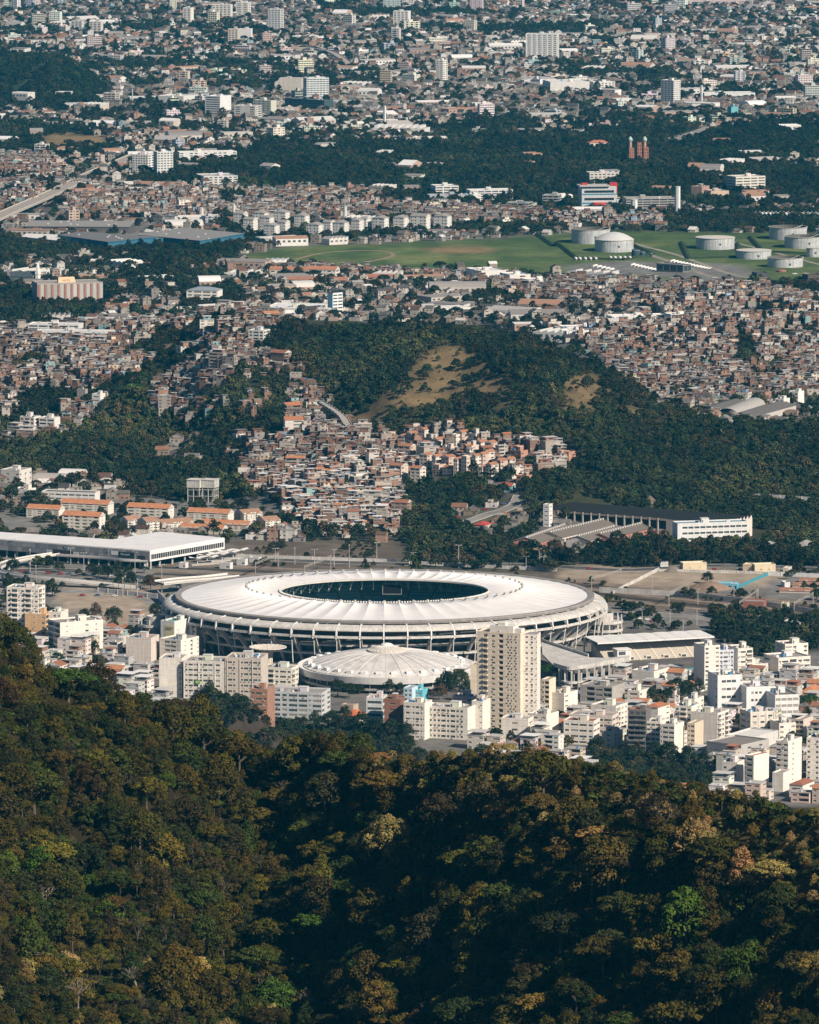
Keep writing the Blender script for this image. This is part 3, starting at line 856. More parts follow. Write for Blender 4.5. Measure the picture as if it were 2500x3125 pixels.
ROOFC = (0.30, 0.28, 0.265)
def flat_roof(o, x0, y0, x1, y1, z, col, rs, junk=1.0, roofc=None, par=.9):
    m = MB(col)
    t = .25
    m.face([(x0, y0, z), (x1, y0, z), (x1, y1, z), (x0, y1, z)], roofc or ROOFC)
    ro = part('roof', m, M_PAINT, o)
    p = MB(col)
    for b in ((x0, y0, x1, y0 + t), (x0, y1 - t, x1, y1), (x0, y0 + t, x0 + t, y1 - t), (x1 - t, y0 + t, x1, y1 - t)):
        p.box(b[0], b[1], z - .02, b[2], b[3], z + par, col, bottom=False)
    part('parapet', p, M_PAINT, ro)
    w, d = x1 - x0, y1 - y0
    if junk > 0 and w > 7 and d > 6:
        hx = x0 + w * rs.uniform(.3, .55); hy = y0 + d * rs.uniform(.3, .5)
        hw, hd, hh = min(6, w * .3), min(5, d * .4), rs.uniform(2.6, 4)
        b = MB(col); b.box(hx, hy, z + .01, hx + hw, hy + hd, z + hh, tuple(c * rs.uniform(.9, 1.05) for c in col), (0.5, 0.48, 0.46), bottom=False)
        b.box(hx - .15, hy - .15, z + hh, hx + hw + .15, hy + hd + .15, z + hh + .2, (0.6, 0.59, 0.57))
        b.box(hx + .5, hy - .05, z + .05, hx + 1.4, hy, z + 2.1, (0.1, 0.1, 0.1))
        part('stair_head', b, M_PAINT, ro)
        for q in range(int(1 + junk * rs.randint(1, 3))):
            tx = x0 + w * rs.uniform(.08, .88); ty = y0 + d * rs.uniform(.1, .85)
            if hx - 2 < tx < hx + hw + 1 and hy - 2 < ty < hy + hd + 1:
                continue
            b = MB(); c = rs.choice([(0.05, 0.22, 0.42), (0.6, 0.6, 0.58), (0.45, 0.43, 0.4), (0.6, 0.6, 0.58)])
            if rs.random() < .5:
                b.tube(tx, ty, z + .01, z + 1.3, .9, .75, 10, c); b.tube(tx, ty, z + 1.3, z + 1.55, .8, .3, 10, c)
            else:
                b.box(tx - 1, ty - .8, z + .01, tx + 1, ty + .8, z + 1.7, c, bottom=False); b.box(tx - 1.1, ty - .9, z + 1.7, tx + 1.1, ty + .9, z + 1.85, c)
            part('water_tank', b, M_PLAIN, ro)
        if rs.random() < .6:
            b = MB((0.3, 0.3, 0.3)); b.bar((hx + 1, hy + 1, z + hh), (hx + 1, hy + 1, z + hh + 4), .12); b.bar((hx - .2, hy + 1, z + hh + 3.4), (hx + 2.2, hy + 1, z + hh + 3.4), .08); b.bar((hx + .2, hy + 1, z + hh + 2.8), (hx + 1.8, hy + 1, z + hh + 2.8), .08)
            part('antenna', b, M_STEEL, ro)

def tile_roof(o, x0, y0, x1, y1, z, rise, col, over=.4, axis='x', hip=False, name='roof'):
    m = MB(col)
    x0 -= over; x1 += over; y0 -= over; y1 += over
    z -= .05
    if axis == 'x':
        ym = (y0 + y1) / 2; e = min((y1 - y0) / 2, (x1 - x0) / 2 * .9) if hip else 0
        r0, r1 = (x0 + e, ym, z + rise), (x1 - e, ym, z + rise)
        m.face([(x0, y0, z), (x1, y0, z), r1, r0]); m.face([(x1, y1, z), (x0, y1, z), r0, r1])
        m.face([(x0, y1, z), (x0, y0, z), r0], col if hip else (0.6, 0.58, 0.54)); m.face([(x1, y0, z), (x1, y1, z), r1], col if hip else (0.6, 0.58, 0.54))
    else:
        xm = (x0 + x1) / 2; e = min((x1 - x0) / 2, (y1 - y0) / 2 * .9) if hip else 0
        r0, r1 = (xm, y0 + e, z + rise), (xm, y1 - e, z + rise)
        m.face([(x0, y1, z), (x0, y0, z), r0, r1]); m.face([(x1, y0, z), (x1, y1, z), r1, r0])
        m.face([(x0, y0, z), (x1, y0, z), r0], col if hip else (0.6, 0.58, 0.54)); m.face([(x1, y1, z), (x0, y1, z), r1], col if hip else (0.6, 0.58, 0.54))
    m.face([(x0, y1, z - .01), (x1, y1, z - .01), (x1, y0, z - .01), (x0, y0, z - .01)], (0.3, 0.28, 0.25))
    return part(name, m, M_TILE, o)
M_TILE = mat('roof_tile', attr='col', rough=0.85, dirt=0.35, dscale=0.5)
TILE = (0.42, 0.17, 0.085)

def pix_block(xL, xC, xR, yb, yt, yaw, z=None, depth=None, maxd=60):
    """photo pixels of left end, near corner, right end, base and top -> near corner point, face lengths, height"""
    if z is None:
        x, y, z = ground_hit(xC, yb)
    else:
        x, y, z = flat(xC, yb, z)
    s = F / depth_of(x, y, z)
    c = cos(radians(abs(yaw))); si = sin(radians(abs(yaw)))
    wl = (xC - xL) / s / (c if yaw >= 0 else max(si, .15))
    wr = (xR - xC) / s / (max(si, .15) if yaw >= 0 else c)
    if depth:
        if yaw >= 0: wr = depth
        else: wl = depth
    return x, y, z, max(3, min(wl, maxd * 3)), max(3, min(wr, maxd * 3)), (yb - yt) / s / cos(PITCH)

ALL_BLOCKS = []
def block(label, xL, xC, xR, yb, yt, yaw=22, left='.ww.', right='.', col=W1, band=None, floors=None, fh=3.1, acp=.25, roof='flat', name='apartment_block', cat='building', depth=None, rcol=None,
          back=None, junk=1.0, kinds=(0, 0, 0, 1, 2), parts=True, z=None, group=None, roofc=None, rise=2.2, axis=None, wh=1.35, sill=.95, pad=2.0, rightcol=None):
    """a block whose near vertical edge stands at (xC, yb). yaw > 0: the long face looks left of the camera.
       local frame: near corner at origin, left face runs along -x, right face along +y"""
    x, y, z0, wl, wr, h = pix_block(xL, xC, xR, yb, yt, yaw, z, depth)
    rz = -radians(yaw) if yaw >= 0 else -radians(yaw)
    if yaw >= 0:
        rz = -radians(yaw)
    else:
        rz = radians(90 - abs(yaw)) - pi / 2 + 0  # mirrored: right face is the long one
        rz = radians(abs(yaw)) - pi / 2 + pi / 2
    rs = random.Random(hash((xL, yb)) & 0xffff)
    o = thing(name, label, cat, (x, y, z0), rz, group)
    if yaw < 0:
        # long face along +x to the right, short face to the left along +y
        A = (0, 0); wlong, wshort = wr, wl
        corners = [(0, 0), (wlong, 0), (wlong, wshort), (0, wshort)]
        X0, X1, Y1 = 0, wlong, wshort
        lf = ((0, wshort), (0, 0)); rf = ((0, 0), (wlong, 0))
    else:
        X0, X1, Y1 = -wl, 0, wr
        lf = ((-wl, 0), (0, 0)); rf = ((0, 0), (0, wr))
    nf = floors or max(1, int(round(h / fh)))
    fh_ = h / nf
    m = MB(col)
    gl = None if parts else MB()
    facade(o, m, lf[0], lf[1], 0, fh_, nf, left, col, band, acp, parts, kinds, rs, wh, sill, joint=parts, glass=gl)
    facade(o, m, rf[0], rf[1], 0, fh_, nf, right, rightcol or col, band, acp, parts, kinds, rs, wh, sill, joint=parts, glass=gl)
    if gl and gl.f:
        part('windows', gl, [M_GLASS, M_GLASS3][rs.random() < .3], o, stuff=True)
    # remaining sides and foundation
    if yaw < 0:
        hid = [((wlong, 0), (wlong, wshort)), ((wlong, wshort), (0, wshort))]
    else:
        hid = [((0, wr), (-wl, wr)), ((-wl, wr), (-wl, 0))]
    for p, q in hid:
        facade(o, m, p, q, 0, fh_, nf, back or '.', col, band, 0, False, kinds, rs, wh, sill, joint=parts)
    for p, q in (lf, rf, *hid):
        m.face([(*p, -6), (*q, -6), (*q, 0), (*p, 0)], tuple(c * .8 for c in col))
    part('wall', m, M_PAINT, o)
    if roof == 'flat':
        flat_roof(o, X0, 0, X1, Y1, h, col, rs, junk, roofc)
    else:
        ax_ = axis or ('x' if (X1 - X0) > Y1 else 'y')
        m = MB(col); m.face([(X0, 0, h - .3), (X1, 0, h - .3), (X1, Y1, h - .3), (X0, Y1, h - .3)]); part('attic_floor', m, M_PAINT, o)
        tile_roof(o, X0, 0, X1, Y1, h, rise, rcol or TILE, axis=ax_, hip=(roof == 'hip'))
    cx_, cy_ = (X0 + X1) / 2, Y1 / 2
    occ_rect(x + cx_ * cos(rz) - cy_ * sin(rz), y + cx_ * sin(rz) + cy_ * cos(rz), X1 - X0, Y1, rz, pad)
    ALL_BLOCKS.append(o)
    o['dims'] = (X0, X1, Y1, h)
    return o

CREAM = (0.73, 0.63, 0.50); WARM = (0.77, 0.715, 0.64); GREY = (0.52, 0.51, 0.49); OCHRE = (0.66, 0.43, 0.24); BRICK = (0.27, 0.13, 0.09); PINK = (0.55, 0.38, 0.32); DIM = (0.42, 0.39, 0.36)

# --- the tall cream tower
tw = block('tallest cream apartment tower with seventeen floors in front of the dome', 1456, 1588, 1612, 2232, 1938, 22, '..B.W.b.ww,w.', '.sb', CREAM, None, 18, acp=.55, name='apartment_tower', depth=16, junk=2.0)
X0, X1, Y1, hT = tw['dims']
m = MB(CREAM); facade(tw, m, (0.02, 5.0), (8.6, 5.0 + 2.1), 0, hT * .995 / 18, 18, ',w,w,s', WARM, None, .4, True, (0, 0, 1), rnd)
facade(tw, m, (8.6, 7.1), (6, 20), 0, hT * .995 / 18, 18, '.', WARM)
m.face([(0, 5, hT * .995), (8.6, 7.1, hT * .995), (6, 20, hT * .995), (0, 16, hT * .995)], ROOFC)
part('side_wing', m, M_PAINT, tw)
b = MB(WARM); b.box(-22, 3, hT, -6, 12, hT + 4.5, WARM, (.6, .59, .57)); b.box(-6, 4, hT, -1, 10, hT + 3, WARM, (.6, .59, .57)); b.box(-17, 4, hT + 4.5, -12, 9, hT + 6.5, WARM); part('rooftop_plant', b, M_PAINT, tw)
block('blank grey-cream stair slab behind the left edge of the tall tower', 1436, 1456, 1460, 2170, 2032, 10, '.', '.', CREAM, depth=14, junk=0)
block('narrow cream wing tucked behind the right edge of the tall tower', 1652, 1676, 1682, 2196, 2080, 22, 'wb', '.', CREAM, depth=12, junk=0)

# --- row left of the tower
block('broad white apartment slab with six rows of small windows left of the tower', 1296, 1427, 1452, 2262, 2168, 20, '.wwwWwWww.', '.', WARM, floors=6, acp=.35, wh=1.5, depth=16)
block('white slab with a bare bright gable squeezed against the tower foot', 1440, 1473, 1497, 2250, 2145, 20, '.s', '.', WARM, floors=6, depth=15)
block('white apartment house with paired window bays beside the dark brown block', 1232, 1296, 1302, 2262, 2152, 20, 'sWswWws', '.', WARM, floors=6, acp=.3, depth=14)
block('dark brown brick apartment block with roof terrace in front of the dome', 1173, 1223, 1234, 2250, 2138, 12, '.W.', 's', BRICK, floors=6, kinds=(0, 0, 2), depth=13, roofc=(0.2, 0.19, 0.18))
block('pale block with green ribbon windows and a pink roof terrace', 1118, 1168, 1172, 2232, 2134, 12, 'W', 'b', (0.62, 0.64, 0.63), floors=5, kinds=(2, 2, 0), depth=14, roofc=(0.5, 0.22, 0.17), wh=1.7)
block('small turquoise painted house behind the dark brown block', 1258, 1290, 1302, 2142, 2112, 20, 'w', '.', (0.16, 0.52, 0.62), name='town_house', depth=10)
block('pale blue flats between the turquoise house and the brown block', 1232, 1258, 1262, 2146, 2106, 20, 'ww', '.', (0.55, 0.70, 0.80), name='town_house', depth=12)
block('pinkish flat-roofed house behind the white slab near the tower', 1378, 1440, 1452, 2200, 2134, 20, '.w.w', '.', (0.66, 0.53, 0.48), name='town_house', depth=14)
block('grey apartment block with curved glazed corner bay near the orange roofed house', 804, 982, 1043, 2212, 2122, 14, 'wWwWWsW', 'W.W', (0.55, 0.56, 0.56), floors=6, acp=.3, kinds=(0, 2, 2, 1), depth=22, wh=1.6)
block('red-brown brick apartment block at the left end of the grey block', 764, 816, 822, 2210, 2108, 14, 'wWw', '.', (0.36, 0.20, 0.14), floors=6, acp=.3, depth=18)
block('orange hip-roofed villa below the trees between two apartment blocks', 1046, 1098, 1118, 2208, 2190, 25, 'w', 'w', WARM, roof='hip', name='villa', rcol=(0.55, 0.17, 0.07), cat='house', rise=4, depth=13)
block('tan retaining wall house behind the orange villa', 1040, 1078, 1090, 2182, 2156, 25, '.', '.', (0.45, 0.36, 0.28), name='town_house', junk=0, depth=8)

# --- long cream slab and its neighbours on the left
lg = block('cream apartment slab with vertical fins and a green flag on one window', 560, 684, 690, 2136, 2024, 10, '|wWW|wWW,|W.', '.', (0.70, 0.66, 0.59), floors=7, acp=.4, depth=22, junk=3.0)
block('beige taller half of the long slab with brown recesses right of the flag', 686, 797, 812, 2138, 2014, 10, 's|Ww.|wWw|Ww', '.', (0.56, 0.495, 0.43), floors=7, acp=.4, depth=24, junk=3.0)
block('blank cream end wing of the long slab with three small windows', 486, 556, 566, 2130, 2014, 10, '...s', '.', WARM, floors=7, depth=20)
fl = part('flag', (lambda q: (q.box(-1.7, -.12, -1.3, 1.7, -.02, 1.3, (0.02, 0.22, 0.06)), q.face([(-1.3, -.14, 0), (0, -.14, -.95), (1.3, -.14, 0), (0, -.14, .95)], (0.75, 0.6, 0.05)), q.face([(.45 * cos(a), -.16, .45 * sin(a)) for a in np.linspace(0, 2 * pi, 11)[:-1]], (0.03, 0.06, 0.35)), q)[-1])(MB()), M_PLAIN, None)
_x, _y, _z = lg.location
fl.parent = lg; fl.location = (-17.8, -.4, 11.0)
block('white cubic apartment block with grey joints and ribbon windows above the long slab', 486, 552, 656, 2022, 1958, 32, '.WW.', '.s.w.s', WARM, floors=5, acp=.2, depth=22, junk=2)
block('white balconied block with yellow parapets right of the long slab', 797, 890, 917, 2108, 2046, 16, 'wBwWw', 'Bw', (0.76, 0.72, 0.62), floors=4, depth=16, acp=.1)
bb = block('white block with green roof terrace and a thank-you text painted on its gable', 490, 533, 572, 2004, 1902, 30, '.', '.', (0.72, 0.70, 0.65), floors=8, depth=22, roofc=(0.16, 0.36, 0.30), junk=2)
block('green-roofed annex wedged between the painted gable and the stadium', 572, 600, 612, 1996, 1908, 30, '.w', '.', (0.60, 0.62, 0.58), floors=6, depth=12, roofc=(0.16, 0.38, 0.32), junk=0)
block('bare cream commercial block with blank walls at the edge of the low roofs', 384, 461, 486, 2022, 1952, 16, '.', '.', (0.62, 0.55, 0.49), floors=5, depth=18, junk=1)

# --- left edge group
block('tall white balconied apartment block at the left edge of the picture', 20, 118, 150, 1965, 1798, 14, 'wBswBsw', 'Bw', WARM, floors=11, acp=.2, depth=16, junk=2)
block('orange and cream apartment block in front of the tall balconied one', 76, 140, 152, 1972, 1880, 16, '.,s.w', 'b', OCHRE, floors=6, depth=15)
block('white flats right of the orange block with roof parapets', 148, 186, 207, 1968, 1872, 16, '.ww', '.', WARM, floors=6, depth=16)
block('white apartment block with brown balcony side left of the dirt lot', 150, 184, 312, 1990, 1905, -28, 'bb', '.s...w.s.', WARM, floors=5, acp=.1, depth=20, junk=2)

# --- painted text on the gable
def text_mesh(o, body, size, loc, rot, col, name='lettering', ext=.03, bold=0.0, align='LEFT'):
    cu = bpy.data.curves.new(name, 'FONT'); cu.body = body; cu.size = size; cu.extrude = ext; cu.offset = bold; cu.align_x = align; cu.resolution_u = 2; cu.space_line = .95
    t = bpy.data.objects.new('tmp', cu); C.objects.link(t)
    dg = bpy.context.evaluated_depsgraph_get()
    me = bpy.data.meshes.new_from_object(t.evaluated_get(dg))
    bpy.data.objects.remove(t)
    me.materials.clear(); me.materials.append(mat('ink_%02x%02x%02x' % tuple(int(c * 255) for c in col), col, 0.8, dirt=.2))
    p = link(name, me, o, loc); p.rotation_euler = rot
    return p
m = MB((0.66, 0.58, 0.33)); m.box(-7.6, -.09, 9.5, -.5, -.01, 21.0); part('painted_panel', m, M_PLAIN, bb)
text_mesh(bb, 'OBRIGADO\nRAINHA!', 1.25, (-7.3, -.12, 18.6), (pi / 2, 0, 0), (0.16, 0.14, 0.12), bold=.02)
text_mesh(bb, '40 ANOS', 1.0, (-5.4, -.12, 12.6), (pi / 2, 0, 0), (0.2, 0.18, 0.15))

# --- right of the tower
block('plain white block with drainage joints right of the tower', 1675, 1722, 1772, 2196, 2122, 32, '.', 's.', WARM, floors=5, acp=.3, depth=17)
block('dim grey block with long balconies in front of the colonnade', 1772, 1868, 1918, 2166, 2102, 26, '.bWb', '.w', DIM, floors=4, depth=20, junk=2)
block('small white house with roof garden right of the grey balcony block', 1916, 1952, 1990, 2158, 2112, 28, 'w', 'w.w', WARM, floors=3, depth=14)
block('low white warehouse front with setback terrace by the swimming stand', 1930, 1996, 2052, 2108, 2056, 30, '.', '.Ww', WARM, floors=3, depth=22)
block('white stained block with a red roof strip behind the grey roofs', 1804, 1880, 1934, 2238, 2160, 26, '.s.', 'Bww', WARM, floors=5, depth=18)
block('low cream building with bands of windows right of the tower foot', 1738, 1868, 1906, 2262, 2192, 18, 'WWWWW', 'WW', (0.66, 0.57, 0.50), floors=4, depth=16)
block('white three-storey house with a dark red roof terrace at the forest edge', 1721, 1812, 1844, 2275, 2205, 18, 'wWWw', 'WW', WARM, floors=4, depth=14, roofc=(0.28, 0.10, 0.07))
block('low white house with flaking roof at the tower foot', 1530, 1612, 1640, 2258, 2200, 16, '.w.', 's', WARM, floors=3, depth=14)
block('white block with bare party wall rising behind the forest edge', 1612, 1668, 1722, 2250, 2185, 30, 'ws', '.', WARM, floors=4, depth=16)
block('darkest apartment block with dark grey balconies among white flats', 1918, 1972, 1992, 2296, 2172, 14, 'BBB', '.', (0.17, 0.16, 0.155), floors=8, depth=14, roofc=(0.5, 0.2, 0.12))
block('white block with brick-red tiled roof beside the darkest balconies', 1968, 2008, 2060, 2260, 2160, 30, '.', '.s', WARM, floors=6, depth=16, roof='hip', rcol=TILE, rise=2)
block('white six-storey flats with dark green windows at the forest edge', 1972, 2015, 2018, 2296, 2208, 18, 'WWW', '.', WARM, floors=6, kinds=(2, 2, 0), depth=14)
block('white flats with a bare bright gable and stain at the forest edge', 2015, 2058, 2100, 2306, 2218, 26, 'sWW', '.', WARM, floors=6, kinds=(2, 0), depth=15)
block('tan flats with a rust downpipe on a bare wall next to the bright gable', 2098, 2120, 2150, 2298, 2212, 24, 'wW', '.', (0.66, 0.55, 0.42), floors=6, depth=15)
block('white block with corner balconies in the middle of the right cluster', 2110, 2190, 2224, 2270, 2182, 26, '.', 'BwB', WARM, floors=6, depth=18)
block('white flats with planted balconies behind the corner balconies', 2060, 2110, 2158, 2250, 2160, 24, 'wBw', '.s', WARM, floors=6, depth=15)
block('white row house roofs with chimneys behind the planted balconies', 2085, 2120, 2190, 2205, 2140, 24, 'w', 'w.w', WARM, floors=4, depth=16)
sch = block('white school block with rows of square windows right of the cluster', 2150, 2190, 2266, 2186, 2066, -16, '..s', '.WWW.s', (0.76, 0.755, 0.74), floors=5, depth=20, name='school_building', wh=1.7, acp=0)
block('lower white school wing with plain square openings', 2266, 2278, 2352, 2192, 2102, -14, '.', '.www.w', (0.76, 0.755, 0.74), floors=4, depth=24, name='school_building', wh=1.6, acp=0)
block('white school hall with grey pitched roof and glass block bands', 2350, 2366, 2438, 2204, 2126, -14, '.', 'WWWW', (0.76, 0.755, 0.74), floors=4, depth=34, name='school_building', wh=1.9, kinds=(1,), acp=0, roofc=(0.17, 0.155, 0.14))
block('slender white tower of flats beside the swimming stand', 2112, 2150, 2198, 2098, 1976, -24, '.', 'w.w', WARM, floors=9, acp=.3, depth=16)
block('pale blue-grey flats attached to the slender white tower', 2182, 2196, 2240, 2080, 1988, -18, '.', 'wWsw', (0.60, 0.63, 0.68), floors=7, acp=.2, depth=16)
block('white stepped apartment house with terraces right of the blue-grey flats', 2238, 2252, 2298, 2076, 1985, -20, '.', 'sWB', WARM, floors=6, acp=.2, depth=18, junk=2)
block('low white sports building with turquoise awning below the stepped house', 2236, 2256, 2346, 2068, 2034, -14, '.', 'WWW', WARM, floors=2, depth=18)
block('white stepped terrace house among trees near the right edge', 2352, 2376, 2476, 2062, 2014, -24, 'w.', 'sWBwW', WARM, floors=3, depth=22, junk=1)
block('white upper tower of the stepped terrace house near the right edge', 2378, 2396, 2468, 2040, 1972, -22, 'w', 'Ww.w', WARM, floors=5, depth=16, junk=2)
block('cream apartment house with pipes and stained bays below the school', 2252, 2290, 2366, 2250, 2178, -22, 'ws', '|w|w|w|', (0.66, 0.61, 0.54), floors=4, depth=16, junk=3)
block('white row of flats with a rooftop terrace right of the stained bays', 2356, 2378, 2430, 2262, 2214, -18, '.', 'w.w', WARM, floors=3, depth=16)
block('brown and white house with a shaded side at the right edge', 2426, 2452, 2500, 2256, 2200, 26, 'bb', '.', (0.62, 0.54, 0.46), floors=4, depth=16)
block('long low grey shed with metal roof behind the bottom right towers', 2160, 2262, 2372, 2330, 2278, 38, '.w', '.w.w.', (0.45, 0.43, 0.40), floors=3, depth=30, roofc=(0.22, 0.2, 0.185), junk=0, name='workshop')
block('white roofed workshop beside the long grey shed', 2216, 2300, 2370, 2300, 2258, 30, '.', '.', (0.6, 0.58, 0.55), floors=2, depth=34, roofc=(0.66, 0.65, 0.62), junk=0, name='workshop')
block('bottom right white tower of flats with green windows', 2369, 2405, 2462, 2395, 2268, 28, 'WsW', '.s..', WARM, floors=8, kinds=(2, 2, 0), depth=20, junk=1)
block('white tower with two window columns at the bottom right corner', 2462, 2500, 2530, 2385, 2258, 20, 'w.w', '.', WARM, floors=8, depth=18)
block('blank white party wall block in front of the green windowed tower', 2275, 2300, 2360, 2412, 2312, 38, 'w', '....', WARM, floors=6, depth=16, roofc=(0.5, 0.2, 0.13))
block('small white house with two windows at the forest edge bottom right', 2206, 2250, 2282, 2400, 2334, 24, 'w.w', '.', WARM, floors=3, depth=12)
block('low house with a brick-red stepped gable at the bottom right', 2358, 2390, 2408, 2420, 2366, 24, '.', '.', WARM, floors=3, depth=14)
block('low tiled house under the bottom right corner tower', 2410, 2450, 2500, 2440, 2398, 26, 'w', '.w', WARM, floors=2, depth=18, roof='hip', rcol=(0.3, 0.12, 0.08), name='town_house')
# ------------------------------------------------------------------ helpers for landmarks
def prism(mb, P, z0, z1, col, top=None):
    """P counter-clockwise [(x, y)]"""
    n = len(P)
    ar = sum(P[i][0] * P[(i + 1) % n][1] - P[(i + 1) % n][0] * P[i][1] for i in range(n))
    if ar < 0:
        P = P[::-1]
    for i in range(n):
        a, b = P[i], P[(i + 1) % n]
        mb.face([(*a, z0), (*b, z0), (*b, z1), (*a, z1)], col)
    mb.face([(*p, z1) for p in P], top or col)
    mb.face([(*p, z0) for p in P[::-1]], col)
def gp(px, py, z=0.0):
    x, y, _ = flat(px, py, z)
    return (x, y)
def smooth_path(P, n=8):
    P = [Vector(p) for p in P]
    Q = [P[0] * 2 - P[1]] + P + [P[-1] * 2 - P[-2]]
    out = []
    for i in range(1, len(Q) - 2):
        for k in range(n):
            t = k / n
            a, b, c, d = Q[i - 1], Q[i], Q[i + 1], Q[i + 2]
            out.append(.5 * ((2 * b) + (c - a) * t + (2 * a - 5 * b + 4 * c - d) * t * t + (3 * b - a - 3 * c + d) * t ** 3))
    out.append(P[-1])
    return out
def offs(path):
    """unit left-hand normals along a path"""
    N = []
    for i in range(len(path)):
        d = path[min(i + 1, len(path) - 1)] - path[max(i - 1, 0)]
        d.z = 0; d.normalize(); N.append(Vector((-d.y, d.x, 0)))
    return N
def ribbon(name, pts, width, lift, col, material=None, kerb=0.0, terrain=True, lines=False):
    P = smooth_path([(*ground_hit(a, b)[:2], 0) for a, b in pts])
    N = offs(P)
    def zz(p):
        return float(H(p.x, p.y)) + lift if terrain else lift
    m = MB(col)
    rows = []
    for p, nn in zip(P, N):
        z = max(zz(p), zz(p + nn * width / 2), zz(p - nn * width / 2)) if terrain else lift
        a, b = p + nn * width / 2, p - nn * width / 2
        rows.append([(a.x, a.y, z - .9), (a.x, a.y, z), (b.x, b.y, z), (b.x, b.y, z - .9)])
        occ_rect(p.x, p.y, width, width, 0, 1)
    m.grid(rows)
    if kerb:
        for s_ in (-1, 1):
            r2 = []
            for p, nn, r in zip(P, N, rows):
                z = r[1][2]; a = p + nn * s_ * (width / 2 + .3); b = p + nn * s_ * (width / 2 + kerb)
                r2.append([(a.x, a.y, z - .5), (a.x, a.y, z + .14), (b.x, b.y, z + .14), (b.x, b.y, z - .5)])
            m.grid(r2, (0.36, 0.34, 0.32))
    if lines:
        for i in range(0, len(P) - 1, 2):
            a, b = P[i], P[i + 1]; z = rows[i][1][2] + .01
            d = (b - a); nn = N[i] * .25
            m.face([(a.x - nn.x, a.y - nn.y, z), (b.x - nn.x, b.y - nn.y, z), (b.x + nn.x, b.y + nn.y, z), (a.x + nn.x, a.y + nn.y, z)], (0.6, 0.59, 0.55))
    return structure(name, m, material or M_GROUND)
def viaduct(name, label, pts, width, piers=22, thick=1.4, par=1.0, col=(0.45, 0.42, 0.385), parcol=(0.60, 0.57, 0.53), cat='viaduct', pier_w=1.6, stripe=False, road=(0.26, 0.245, 0.23)):
    P = smooth_path([flat(a, b, z) for a, b, z in pts]); N = offs(P)
    o = thing(name, label, cat, (P[0].x, P[0].y, 0)); L = Vector((P[0].x, P[0].y, 0))
    m = MB(col); rows = []
    for p, nn in zip(P, N):
        q = p - L; a, b = q + nn * width / 2, q - nn * width / 2
        rows.append([(b.x, b.y, b.z - thick), (b.x, b.y, b.z), (a.x, a.y, a.z), (a.x, a.y, a.z - thick), (b.x, b.y, b.z - thick)])
    m.grid(rows)
    for i in range(len(rows) - 1):
        m.face([(r[0], r[1], r[2] + .02) for r in (rows[i][1], rows[i + 1][1], rows[i + 1][2], rows[i][2])][::1], road)
    part('deck', m, M_PLAIN, o)
    for s_ in (-1, 1):
        m = MB(parcol)
        for i in range(len(P) - 1):
            a = P[i] - L + N[i] * s_ * (width / 2); b = P[i + 1] - L + N[i + 1] * s_ * (width / 2)
            a2 = P[i] - L + N[i] * s_ * (width / 2 - .3); b2 = P[i + 1] - L + N[i + 1] * s_ * (width / 2 - .3)
            c = parcol if not stripe or i % 2 else (0.12, 0.12, 0.12)
            m.grid([[(a.x, a.y, a.z - .4), (a.x, a.y, a.z + par), (a2.x, a2.y, a2.z + par), (a2.x, a2.y, a2.z)], [(b.x, b.y, b.z - .4), (b.x, b.y, b.z + par), (b2.x, b2.y, b2.z + par), (b2.x, b2.y, b2.z)]], c)
        part('parapet', m, M_PLAIN, o)
    acc = 0
    for i in range(1, len(P)):
        acc += (P[i] - P[i - 1]).length
        occ_rect(P[i].x, P[i].y, width, width, 0, 1)
        if acc > piers:
            acc = 0; q = P[i] - L; zg = float(H(P[i].x, P[i].y))
            if q.z - thick - zg > 1.2:
                m = MB(col); m.box(q.x - pier_w / 2, q.y - pier_w / 2, zg - 1, q.x + pier_w / 2, q.y + pier_w / 2, q.z - thick, col)
                part('pier', m, M_PLAIN, o)
    return o

# ------------------------------------------------------------------ roads and rails
ASPH = (0.085, 0.082, 0.08); PALE = (0.26, 0.245, 0.225)
ribbon('road', [(-120, 1748), (150, 1740), (330, 1752), (480, 1770)], 16, .05, ASPH, kerb=2, lines=True)
ribbon('road', [(-120, 1812), (80, 1800), (250, 1806), (420, 1818), (500, 1850)], 14, .05, PALE, kerb=2, lines=True)
ribbon('road', [(680, 1692), (900, 1712), (1250, 1722), (1600, 1726), (1900, 1740), (2200, 1728), (2620, 1742)], 13, .06, ASPH, kerb=2, lines=True)
ribbon('road', [(1860, 1872), (2050, 1880), (2250, 1905), (2600, 1960)], 12, .05, PALE, kerb=2)
ribbon('road', [(1240, 1620), (1400, 1600), (1500, 1570), (1570, 1545), (1590, 1515)], 9, .25, PALE, kerb=1.5)
ribbon('road', [(1480, 660), (1700, 700), (1800, 725), (2050, 800), (2200, 850)], 9, .08, (0.30, 0.27, 0.23))
ribbon('road', [(1930, 742), (2100, 790), (2300, 850)], 7, .08, (0.32, 0.29, 0.24))
ribbon('road', [(2220, 735), (2400, 780), (2600, 830)], 6, .08, (0.32, 0.29, 0.24))
ribbon('dirt_track', [(900, 792), (1000, 770), (1150, 765), (1200, 780), (1120, 800)], 5, .08, (0.30, 0.23, 0.16))
for k in range(5):
    ribbon('railway_track', [(470, 1722 + 10 * k), (800, 1735 + 10 * k), (1250, 1752 + 9 * k), (1700, 1772 + 10 * k), (2000, 1796 + 13 * k), (2600, 1856 + 14 * k)], 8.5, .18 + .03 * k, [(0.27, 0.21, 0.165), (0.075, 0.06, 0.05)][k % 2])
m = MB((0.40, 0.37, 0.34))
for a, b in (((1830, 1808), (2100, 1822)), ((2100, 1822), (2300, 1846)), ((2300, 1846), (2520, 1880))):
    p, q = gp(*a), gp(*b); m.bar((*p, 2), (*q, 2), .5, 4)
